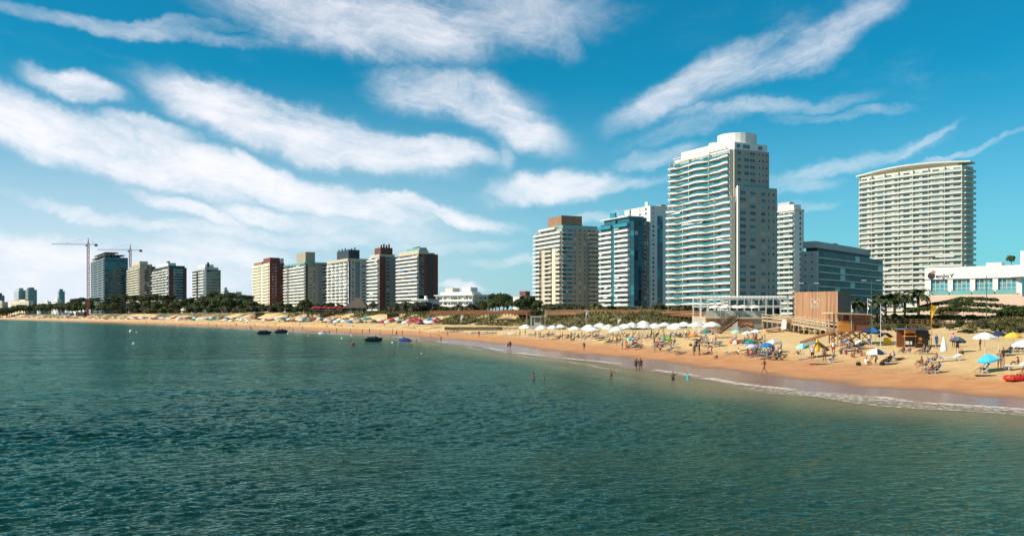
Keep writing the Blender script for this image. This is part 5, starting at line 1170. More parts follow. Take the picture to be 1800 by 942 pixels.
def belt(px0, px1, s0, s1, n, kind, yt0, yt1, label, group, ref='from the left'):
    """a row of plants between s0 and s1 metres inland, tops between the heights seen at yt0 and yt1"""
    rr = random.Random(label)
    base = {'shrub':2.4,'tree':7.0,'pine':10.8}[kind]; k_ = {'shrub':4,'tree':3,'pine':3}[kind]; top = {'shrub':7.0,'tree':17,'pine':23}[kind]
    for k in range(n):
        px = px0 + (px1-px0)*(k+rr.uniform(.1,.9))/n; Yd = y_at_s(px, rr.uniform(s0, s1)); x = (px-900)/FPX*Yd; z = ground(x, Yd)
        h = min(top, max(1.6, CAM_H + (HOR-rr.uniform(yt0, yt1))/FPX*Yd - z))
        grow(kind, rr.randrange(k_), x, Yd, h/base*rr.uniform(1.0,1.25), label % ORD[k], group, sz=h/base)
belt(955, 1245, 66, 90, 26, 'shrub', 534, 541, 'dark green shrub, %s from the left, between dune boardwalk and towers', 'shrubs behind the dune boardwalk')
belt(902, 968, 52, 58, 9, 'shrub', 541, 556, 'grey green shrub, %s from the left, on the dune around the white cabin', 'shrubs round the white cabin')
belt(690, 850, 80, 100, 14, 'shrub', 531, 541, 'dark shrub, %s from the left, in front of the low white flats', 'shrubs below the low flats')
belt(848, 945, 92, 120, 10, 'tree', 519, 530, 'dark green tree, %s from the left, around the modern house', 'trees by the modern house')
belt(775, 905, 150, 200, 9, 'tree', 515, 522, 'tree, %s from the left, on the rise behind the white flats', 'trees on the rise behind the flats')
belt(676, 745, 72, 80, 6, 'shrub', 529, 537, 'big rounded dark bush, %s from the left, right of the thatched bar', 'rounded bushes beside the thatched bar')
belt(430, 640, 66, 74, 24, 'shrub', 534, 543, 'dark shrub, %s from the left, on the dune below the five towers', 'shrubs below the five towers')
belt(545, 660, 84, 95, 7, 'tree', 529, 537, 'tree, %s from the left, below the box balcony tower', 'trees below the white tower')
belt(425, 560, 84, 95, 10, 'tree', 527, 536, 'tree, %s from the left, below the cream and grey towers', 'trees below the cream tower')
belt(290, 445, 72, 84, 20, 'tree', 521, 533, 'dark tree, %s from the left, in the wood below the stepped tower', 'trees below the stepped tower')
belt(230, 440, 60, 66, 26, 'shrub', 535, 546, 'dark shrub, %s from the left, on the dune edge below the honeycomb tower', 'shrubs on the far dune')
belt(125, 300, 72, 80, 22, 'pine', 515, 521, 'umbrella pine, %s from the left, of the grove below the glass tower', 'umbrella pines of the grove')
belt(120, 300, 64, 70, 20, 'tree', 530, 541, 'dark undergrowth tree, %s from the left, before the umbrella pine grove', 'trees in front of the pine grove')
belt(-15, 135, 66, 74, 22, 'tree', 531, 541, 'dark tree, %s from the left, on the far shore below the twin towers', 'trees on the far shore')
belt(-20, 135, 150, 190, 16, 'tree', 522, 528, 'distant tree, %s from the left, on the skyline behind the far villas', 'trees on the far skyline')
belt(368, 442, 90, 100, 6, 'pine', 513, 519, 'umbrella pine, %s from the left, standing behind the grey low block', 'pines behind the grey block')
for k in range(14):
    rr = random.Random(k); px = 1498+10.5*k; Yd = rr.uniform(240, 248); grow('shrub', k % 4, (px-900)/FPX*Yd, Yd, rr.uniform(.9,1.3), '%s green shrub from the left behind the pale boardwalk under the palms' % ORD[k], 'shrubs behind the pale boardwalk')
for k in range(4):
    rr = random.Random(k+50); px = 1770+11*k; Yd = 242; grow('tree', k % 3, (px-900)/FPX*Yd, Yd, rr.uniform(.7,.85), '%s bushy tree from the left in the clump below the casino canopy' % ORD[k], 'trees below the casino canopy')
rr = random.Random(4)
for (a_, b_, c_, d_, n, lab, grp) in ((1382,1462,575,590,9,'low grey green beach plant, %s from the left, on the sand mound below the sign','plants on the sand mound'), (1700,1800,566,590,12,'low green beach plant, %s from the left, on the tall dune at the right edge','plants on the right hand dune'), (1535,1700,572,584,14,'low beach plant, %s from the left, on the dune slope behind the kiosk','plants behind the kiosk'), (1190,1245,562,572,6,'low shrub, %s from the left, on the dune beside the club stairs','shrubs beside the club stairs')):
    P = pick_many([(a_+(b_-a_)*(q+rr.uniform(0,.9))/n, rr.uniform(c_,d_)) for q in range(n)])
    for q, (x, y) in enumerate(P): grow('shrub', rr.choice((2,3,1)), x, y, rr.uniform(.4,.75), lab % ORD[q], grp, sz=rr.uniform(.22,.4))
# roof garden tree
c_ = CAS; uu = CAS_U(1771); loc = c_.root.matrix_basis @ Vector((6, uu, c_.H)); grow('tree', 2, loc.x, loc.y, .48, 'single round tree on the casino roof', None, z=loc.z)

# ---- palms : each frond a part
def frond_mesh():
    mb = MB(); n = 9; pts_ = [(1.9*t, 0, .75*math.sin(t*2.4)*.9 - 1.0*t*t*1.0) for t in [k/n for k in range(n+1)]]
    for k in range(n):
        a, b = Vector(pts_[k]), Vector(pts_[k+1]); w = .42*math.sin(math.pi*(.12+.86*k/n))
        for s in (-1,1):
            mb.add([a, b, b+Vector((.18, s*w, -.16)), a+Vector((.22, s*w, -.16))], [(0,1,2,3)]); 
    return mb.mesh('frond', 'leaf_palm')
FR = frond_mesh()
def palm(px, pyt, Yd, s, label):
    x = (px-900)/FPX*Yd; zg = ground(x, Yd); h = CAM_H-(pyt-HOR)/FPX*Yd - zg - .6*s
    r = thing('palm_tree', label, 'palm tree', (x, Yd, zg), 0, 'palms in front of the curved tower'); rr = random.Random(label)
    place('trunk', MB().tube([(0,0,-.5),(.1,0,h*.5),(0,.1,h)], [.28*s,.24*s,.26*s], 8).mesh('trunk', 'bark'), r)
    for k in range(24): place('frond', FR, r, (0,.1,h), rot=(rr.uniform(-.2,.2), rr.uniform(-.75,.45), k*2.4), scale=s*rr.uniform(.9,1.25))
palm(1556, 521, 240, 1.55, 'leftmost palm of the row in front of the curved hotel tower')
palm(1572, 520, 246, 1.5, 'second palm from the left in front of the curved hotel tower')
palm(1590, 521, 252, 1.35, 'small palm midway in the row in front of the curved hotel tower')
palm(1614, 512, 242, 1.55, 'tallest palm, right end of the row by the casino corner')
palm(1508, 530, 236, 1.2, 'low palm beside the dark wall of the sign building')
palm(1541, 529, 236, 1.3, 'low palm in front of the grey glazed block\'s corner')

# ---- clipped hedges on the casino terraces
def hedge(label, P, w, h, m='leaf_hedge'):
    o0 = Vector(P[0]); lb = []; r = random.Random(label)
    for i in range(len(P)-1):
        a, b = Vector(P[i])-o0, Vector(P[i+1])-o0; n = max(2, int((b-a).length/(w*.55)))
        for k in range(n): p = a.lerp(b, (k+.5)/n); lb.append((p.x+r.uniform(-.1,.1), p.y+r.uniform(-.1,.1), p.z+h*.5, w*r.uniform(.5,.68), h*r.uniform(.42,.6)))
    t = thing('hedge', label, 'hedge', o0); place('foliage', leaf_mesh('foliage', leaf_cloud(lb, max(700, len(lb)*130), .24, len(label)), m), t)
    mb = MB()
    for l in lb[::2]: mb.tube([(l[0],l[1],l[2]-h),(l[0],l[1],l[2])], .05, 5)
    place('stem', mb.mesh('stem', 'bark'), t)
def hp(*q): return [at(px, py, Yd) - Vector((0,0,.4)) for px, py, Yd in q]
hedge('top clipped hedge strip just below the casino balustrades', hp((1702,526,246),(1720,527,245),(1752,529,243)), 1.9, 1.1)
hedge('long second hedge strip on the casino terrace slope', hp((1670,536,242),(1700,538,242),(1740,540,241),(1765,541,240)), 2.1, 1.5)
hedge('long third hedge strip on the casino terrace slope', hp((1652,545.5,240),(1690,548,240),(1740,550,239),(1780,552,238)), 2.1, 1.5)
hedge('lowest hedge strip right behind the pale boardwalk', hp((1600,564,241),(1680,564.5,241),(1730,565,241),(1830,566,241)), 2.2, 2.0)
hedge('sloping hedge along the upper side of the casino stair ramp', hp((1620,541,243),(1660,533.5,244),(1694,525,246)), 1.8, 1.1)
hedge('sloping hedge along the lower side of the casino stair ramp', hp((1640,554,240),(1668,545,241),(1706,531,243)), 2.0, 1.5)
hedge('short hedge block behind the yellow flag', hp((1590,551,240),(1612,549,240),(1640,546,241)), 2.2, 1.7)
# ================================================================ people
def skin_person(name, J, E, seat=False):
    """one continuous body grown over a skeleton; clothes and hair are shells over parts of it"""
    names = list(J); idx = {n: i for i, n in enumerate(names)}
    me = bpy.data.meshes.new('skel'); me.from_pydata([J[n][0] for n in names], [(idx[a], idx[b]) for a, b in E], [])
    o = bpy.data.objects.new('skel', me); col.objects.link(o); o.modifiers.new('skin', 'SKIN')
    for n in names:
        sv = me.skin_vertices[0].data[idx[n]]; rd = J[n][1]; sv.radius = rd if hasattr(rd, '__len__') else (rd, rd); sv.use_root = (n == 'pelvis')
    ss = o.modifiers.new('sub', 'SUBSURF'); ss.levels = 1; ss.render_levels = 1
    dg = bpy.context.evaluated_depsgraph_get(); dg.update(); b = bpy.data.meshes.new_from_object(o.evaluated_get(dg)); bpy.data.objects.remove(o)
    b.name = 'body'; b.materials.clear(); b.materials.append(MATS['skin_tan']); b.polygons.foreach_set('use_smooth', [True]*len(b.polygons))
    P = {n: np.array(J[n][0], float) for n in names}
    def region(c):
        best, bn, bt = 1e9, None, 0
        for a, d in E:
            A, B = P[a], P[d]; k = float(np.clip(np.dot(c-A, B-A)/max(1e-9, np.dot(B-A, B-A)), 0, 1)); q = np.linalg.norm(c-A-k*(B-A))
            if q < best: best, bn, bt = q, (a, d), k
        return bn, bt
    reg = [region(np.array(p.center)) for p in b.polygons]
    hd = P['head']; up = (P['crown']-P['neck']); up /= np.linalg.norm(up); fw = P['nose']-hd; fw -= up*np.dot(fw, up); fw /= np.linalg.norm(fw)
    def shell(fn, off, m, nm):
        fs = [p for p, rg in zip(b.polygons, reg) if fn(p, rg)]
        used = sorted({v for p in fs for v in p.vertices}); mp = {v: i for i, v in enumerate(used)}
        q = bpy.data.meshes.new(nm); q.from_pydata([b.vertices[v].co + b.vertices[v].normal*off for v in used], [], [[mp[v] for v in p.vertices] for p in fs]); q.materials.append(MATS[m]); q.polygons.foreach_set('use_smooth', [True]*len(fs)); return q
    arm = ('shoulder', 'elbow', 'wrist', 'hand')
    def is_short(p, r): (a, d), t = r; return d in ('spine',) and t < .45 or a == 'pelvis' or (a.startswith('hip') and t < .55)
    def is_brief(p, r): (a, d), t = r; return (d == 'spine' and t < .2) or (a == 'pelvis') or (a.startswith('hip') and t < .12)
    def is_top(p, r): (a, d), t = r; return (a == 'chest' and (d.startswith('shoulder') or d == 'neck')) or a == 'spine' or (d == 'spine' and t > .35) or (a.startswith('shoulder') and t < .55)
    def is_bra(p, r): (a, d), t = r; return (a == 'spine' and t > .45) or (a == 'chest' and d.startswith('shoulder') and t < .5)
    def is_hair(p, r):
        c = np.array(p.center)-hd; return np.dot(np.array(p.center)-P['neck'], up) > .07 and (np.dot(c, up)*.9 - np.dot(c, fw)*1.0) > .012
    return dict(body=b, shorts=shell(is_short, .018, 'cloth_navy', 'shorts'), brief=shell(is_brief, .012, 'cloth_black', 'bikini_bottom'), top=shell(is_top, .02, 'cloth_white', 'shirt'), bra=shell(is_bra, .012, 'cloth_black', 'bikini_top'), hair=shell(is_hair, .016, 'hair_dark', 'hair'))
E_BODY = [('pelvis','spine'),('spine','chest'),('chest','neck'),('neck','head'),('head','crown'),('head','nose')]
for s_ in 'lr': E_BODY += [('chest','shoulder_'+s_),('shoulder_'+s_,'elbow_'+s_),('elbow_'+s_,'wrist_'+s_),('wrist_'+s_,'hand_'+s_),('hand_'+s_,'finger_'+s_),('wrist_'+s_,'thumb_'+s_),('pelvis','hip_'+s_),('hip_'+s_,'knee_'+s_),('knee_'+s_,'ankle_'+s_),('ankle_'+s_,'toe_'+s_)]
RAD = dict(pelvis=(.135,.10), spine=(.115,.085), chest=(.135,.095), neck=.05, head=(.078,.092), crown=(.058,.066), nose=.014, shoulder=.058, elbow=.040, wrist=.027, hand=(.034,.018), finger=(.024,.012), thumb=.012, hip=.082, knee=.055, ankle=.036, toe=(.038,.024))
def pose(**k):
    J = {}
    for n, p in k.items():
        base = n.split('_')[0]; J[n] = (p, RAD[base])
    for s_, sg in (('l', -1), ('r', 1)):
        w = np.array(J['wrist_'+s_][0]); e = np.array(J['elbow_'+s_][0]); d = (w-e)/np.linalg.norm(w-e)
        J['hand_'+s_] = (tuple(w+d*.085), RAD['hand']); J['finger_'+s_] = (tuple(w+d*.165), RAD['finger']); J['thumb_'+s_] = (tuple(w+d*.06+np.array((-sg*.03,.045,0))), RAD['thumb'])
    return {n: J[n] for n in sorted(J, key=lambda q: 0 if q == 'pelvis' else 1)}
def mirror(n, l, r): return {n+'_l': l, n+'_r': r}
POSES = {}
def head(cx, cy, cz, tilt=0.0):
    return dict(neck=(cx, cy, cz), head=(cx, cy+.02+tilt*.1, cz+.14), crown=(cx, cy+.01+tilt*.16, cz+.235), nose=(cx, cy+.135+tilt*.1, cz+.12-tilt*.04))
POSES['stand'] = pose(pelvis=(0,0,.95), spine=(0,-.01,1.13), chest=(0,-.01,1.33), **head(0,0,1.48), **mirror('shoulder',(-.175,0,1.40),(.175,0,1.40)), **mirror('elbow',(-.235,-.03,1.13),(.235,-.03,1.13)), **mirror('wrist',(-.245,.06,.89),(.245,.06,.89)), **mirror('hip',(-.09,0,.88),(.09,0,.88)), **mirror('knee',(-.11,.03,.48),(.11,.02,.48)), **mirror('ankle',(-.12,-.02,.07),(.12,-.02,.07)), **mirror('toe',(-.14,.15,.025),(.14,.15,.025)))
POSES['walk'] = pose(pelvis=(0,0,.93), spine=(0,.01,1.11), chest=(0,.03,1.31), **head(0,.05,1.46), **mirror('shoulder',(-.175,.04,1.38),(.175,.02,1.38)), **mirror('elbow',(-.22,-.12,1.13),(.22,.10,1.12)), **mirror('wrist',(-.22,-.02,.92),(.20,.29,1.02)), **mirror('hip',(-.09,0,.87),(.09,0,.87)), **mirror('knee',(-.10,.21,.52),(.10,-.02,.46)), **mirror('ankle',(-.10,.30,.09),(.10,-.34,.16)), **mirror('toe',(-.10,.47,.05),(.10,-.22,.03)))
POSES['hands_up'] = pose(pelvis=(0,0,.95), spine=(0,-.01,1.13), chest=(0,-.01,1.33), **head(0,0,1.48), **mirror('shoulder',(-.175,0,1.41),(.175,0,1.41)), **mirror('elbow',(-.40,.08,1.40),(.30,.12,1.22)), **mirror('wrist',(-.36,.14,1.62),(.12,.20,1.14)), **mirror('hip',(-.09,0,.88),(.09,0,.88)), **mirror('knee',(-.11,.03,.48),(.11,.02,.48)), **mirror('ankle',(-.12,-.02,.07),(.12,-.02,.07)), **mirror('toe',(-.14,.15,.025),(.14,.15,.025)))
POSES['bend'] = pose(pelvis=(0,-.10,.88), spine=(0,.06,1.00), chest=(0,.26,1.05), **head(0,.42,1.10,.2), **mirror('shoulder',(-.17,.30,1.07),(.17,.30,1.07)), **mirror('elbow',(-.20,.40,.80),(.20,.42,.80)), **mirror('wrist',(-.16,.52,.58),(.16,.54,.58)), **mirror('hip',(-.09,-.08,.82),(.09,-.08,.82)), **mirror('knee',(-.11,.06,.47),(.11,.06,.47)), **mirror('ankle',(-.12,-.06,.07),(.12,-.06,.07)), **mirror('toe',(-.13,.10,.025),(.13,.10,.025)))
POSES['chair'] = pose(pelvis=(0,0,.36), spine=(0,-.10,.53), chest=(0,-.21,.73), **head(0,-.25,.88), **mirror('shoulder',(-.175,-.21,.80),(.175,-.21,.80)), **mirror('elbow',(-.25,-.04,.58),(.25,-.04,.58)), **mirror('wrist',(-.18,.18,.55),(.18,.18,.55)), **mirror('hip',(-.09,.06,.35),(.09,.06,.35)), **mirror('knee',(-.13,.44,.50),(.13,.46,.47)), **mirror('ankle',(-.12,.72,.13),(.13,.80,.11)), **mirror('toe',(-.13,.86,.05),(.14,.93,.05)))
POSES['sit'] = pose(pelvis=(0,0,.12), spine=(0,-.06,.30), chest=(0,-.06,.50), **head(0,-.02,.65), **mirror('shoulder',(-.175,-.05,.57),(.175,-.05,.57)), **mirror('elbow',(-.24,.14,.38),(.24,.14,.38)), **mirror('wrist',(-.12,.33,.42),(.12,.33,.42)), **mirror('hip',(-.09,.05,.12),(.09,.05,.12)), **mirror('knee',(-.15,.36,.44),(.15,.40,.42)), **mirror('ankle',(-.12,.56,.08),(.13,.60,.08)), **mirror('toe',(-.13,.72,.04),(.14,.76,.04)))
POSES['lie'] = pose(pelvis=(0,0,.12), spine=(0,-.18,.13), chest=(0,-.38,.15), **{k: v for k, v in dict(neck=(0,-.55,.17), head=(0,-.69,.19), crown=(0,-.79,.19), nose=(0,-.68,.31)).items()}, **mirror('shoulder',(-.175,-.46,.15),(.175,-.46,.15)), **mirror('elbow',(-.30,-.22,.08),(.30,-.22,.08)), **mirror('wrist',(-.28,.02,.06),(.28,.02,.06)), **mirror('hip',(-.09,.07,.12),(.09,.07,.12)), **mirror('knee',(-.11,.46,.24),(.11,.48,.13)), **mirror('ankle',(-.11,.84,.07),(.11,.88,.07)), **mirror('toe',(-.12,.93,.17),(.12,.97,.17)))
BODY = {k: skin_person(k, J, E_BODY) for k, J in POSES.items()}
for d_ in BODY.values():
    for q in d_.values():
        pass
SKINS = ['skin_tan','skin_brown','skin_brown','skin_tan','skin_light']; HAIRS = ['hair_dark','hair_dark','hair_brown','hair_fair']
prr = random.Random(11)
ALL_LABELS = set()
def person(x, y, z, ps, face, wear, label, group=None, scale=1.0, skin=None, hair=None):
    """face in degrees: 0 looks away from the camera, 90 to the left, 180 at the camera, -90 to the right"""
    r = thing('person', label, 'person', (x, y, z), R(face), group); r.scale = (scale,)*3
    d = BODY[ps]; b = place('body', d['body'], r); part_mat(b, skin or prr.choice(SKINS))
    h = place('hair', d['hair'], r); part_mat(h, hair or prr.choice(HAIRS))
    for part, c in wear: q = place(d[part].name.split('.')[0], d[part], r); part_mat(q, 'cloth_'+c)
    return r
# ================================================================ beach furniture
def chair_proto(m):
    def mk():
        seat = MB().add([(-.27,-.05,.26),(.27,-.05,.26),(.27,.42,.34),(-.27,.42,.34),(-.27,-.05,.235),(.27,-.05,.235),(.27,.42,.315),(-.27,.42,.315)], [(0,1,2,3),(7,6,5,4),(0,4,5,1),(2,6,7,3),(0,3,7,4),(1,5,6,2)]).mesh('seat', m)
        back = MB().add([(-.27,-.05,.27),(.27,-.05,.27),(.27,-.42,.88),(-.27,-.42,.88),(-.27,-.08,.26),(.27,-.08,.26),(.27,-.45,.87),(-.27,-.45,.87)], [(3,2,1,0),(4,5,6,7),(0,1,5,4),(2,3,7,6),(0,4,7,3),(1,2,6,5)]).mesh('backrest', m)
        fr = MB()
        for s in (-.29,.29): fr.bar((s,.44,.34),(s,-.28,.02),.03); fr.bar((s,.34,.02),(s,-.12,.40),.03); fr.bar((s,-.06,.24),(s,-.44,.9),.03); fr.bar((s,-.2,.5),(s,.26,.5),.035); fr.bar((s,.26,.5),(s,.22,.02),.03)
        return seat, back, fr.mesh('frame', 'pole_white')
    return cached(('chair', m), mk)
def chair(x, y, z, face, c, label, group=None):
    r = thing('beach_chair', label, 'beach chair', (x, y, z), R(face), group); s, b, f = chair_proto('cloth_'+c); place('seat', s, r); place('backrest', b, r); place('frame', f, r); return r
def lounger_proto(m):
    def mk():
        a = MB().box(-.32,.32,-.2,1.15,.30,.36).mesh('mattress', m)
        b = MB().add([(-.32,-.2,.31),(.32,-.2,.31),(.32,-.80,.62),(-.32,-.80,.62),(-.32,-.2,.37),(.32,-.2,.37),(.32,-.77,.68),(-.32,-.77,.68)], [(0,3,2,1),(4,5,6,7),(0,1,5,4),(1,2,6,5),(2,3,7,6),(3,0,4,7)]).mesh('backrest', m)
        f = MB(); 
        for s in (-.33,.33): f.bar((s,-.8,.28),(s,1.15,.28),.05)
        for yy in (-.6,.95): f.bar((-.33,yy,.28),(.33,yy,.28),.04)
        lg = MB().box(-.03,.03,-.03,.03,0,.28).mesh('leg', 'plastic_white')
        return a, b, f.mesh('frame', 'plastic_white'), lg
    return cached(('lounger', m), mk)
def lounger(x, y, z, face, c, label, group=None, s=1.0):
    r = thing('sun_lounger', label, 'sun lounger', (x, y, z), R(face), group); r.scale = (s,)*3; a, b, f, lg = lounger_proto('cloth_'+c); place('mattress', a, r); place('backrest', b, r); place('frame', f, r)
    for sx in (-.31,.31):
        for sy in (-.6,.95): place('leg', lg, r, (sx, sy, 0))
    return r
def panel_mesh(k, n, Rr, h, m, drop=.16):
    def mk():
        a0, a1 = 2*math.pi*k/n, 2*math.pi*(k+1)/n; mb = MB(); rows = []
        for i in range(5):
            t = i/4; rr_ = Rr*t; z = h*(1-t**1.7)
            row = []
            for j in range(4):
                a = a0+(a1-a0)*j/3; sag = 1-.045*t*math.sin(math.pi*j/3); row.append((rr_*sag*math.cos(a), rr_*sag*math.sin(a), z-.03*t*math.sin(math.pi*j/3)))
            rows.append(row)
        rows.append([(x*.995, y*.995, z-drop*(.8+.2*math.sin(math.pi*j/3))) for j, (x, y, z) in enumerate(rows[-1])])
        vs = [p for row in rows for p in row]; fs = [(i*4+j, (i+1)*4+j, (i+1)*4+j+1, i*4+j+1) for i in range(5) for j in range(3)]
        return mb.add(vs, fs).mesh('canopy_panel', m)
    return cached(('panel', k, n, round(Rr,2), round(h,2), m), mk)
def canopy_mesh(n, Rr, h, cols):
    def mk():
        mb = MB(); ms = list(dict.fromkeys(cols))
        for k in range(n):
            p = panel_mesh(k, n, Rr, h, cols[k % len(cols)]); mb.mi = ms.index(cols[k % len(cols)]); mb.add([tuple(v.co) for v in p.vertices], [tuple(f.vertices) for f in p.polygons])
        return mb.mesh('canopy', *ms)
    return cached(('canopy', n, round(Rr,2), round(h,2), tuple(cols)), mk)
def pole_mesh(h): return cached(('upole', round(h,2)), lambda: MB().tube([(0,0,-.4),(0,0,h)], .025, 6).mesh('pole', 'pole_white'))
def umbrella(x, y, z, cols, Rr, label, group=None, H=2.05, tilt=(0,0), dome=None, panels=False):
    dome = dome or .46*Rr
    r = thing('beach_umbrella', label, 'umbrella', (x, y, z), prr.uniform(0,.8), group); cc = ['cloth_'+c for c in cols]
    place('pole', pole_mesh(H+dome*.9), r)
    hub = (0,0,H); rot = (R(tilt[0]), R(tilt[1]), 0)
    if panels:
        cp = place('canopy', canopy_mesh(8, Rr*.2, dome*.1, [cc[0]]), r, (0,0,H+dome*.93), rot=rot)
        for k in range(8): place('canopy_panel', panel_mesh(k, 8, Rr, dome, cc[k % len(cc)]), r, hub, rot=rot)
    else: place('canopy', canopy_mesh(8, Rr, dome, cc), r, hub, rot=rot)
    place('finial', cached('finial', lambda: MB().lathe([(.03,0),(.04,.05),(0,.12)], 6).mesh('finial', 'pole_white')), r, (0,0,H+dome*.88))
    return r
def closed_umbrella(x, y, z, c, label, H=2.3):
    r = thing('closed_umbrella', label, 'umbrella', (x, y, z)); place('pole', pole_mesh(H), r)
    place('folded_canopy', cached(('fold', c), lambda: MB().lathe([(.30,.75),(.34,.85),(.26,1.4),(.12,2.0),(.03,2.3)], 9).mesh('folded_canopy', 'cloth_'+c)), r); return r
def towel(x, y, z, rz, c, label):
    r = tag(place('towel', cached(('towel', c), lambda: MB().add([(-.45,-.9,.02),(.0,-.9,.05),(.45,-.9,.02),(.45,0,.03),(.45,.9,.02),(0,.9,.04),(-.45,.9,.02),(-.45,0,.03),(0,0,.05)], [(0,1,8,7),(1,2,3,8),(8,3,4,5),(7,8,5,6)]).mesh('towel', 'cloth_'+c)), None, (x, y, z), R(rz)), label, 'towel'); return r
def bag(x, y, z, c, label):
    r = thing('beach_bag', label, 'bag', (x, y, z)); place('pouch', cached(('bag', c), lambda: MB().lathe([(.18,0),(.26,.06),(.27,.22),(.20,.34),(.0,.36)], 9).mesh('pouch', 'cloth_'+c)), r)
    place('strap', cached('strap', lambda: MB().tube([(-.15,0,.32),(-.1,0,.5),(.1,0,.5),(.15,0,.32)], .02, 5).mesh('strap', 'cloth_black')), r)

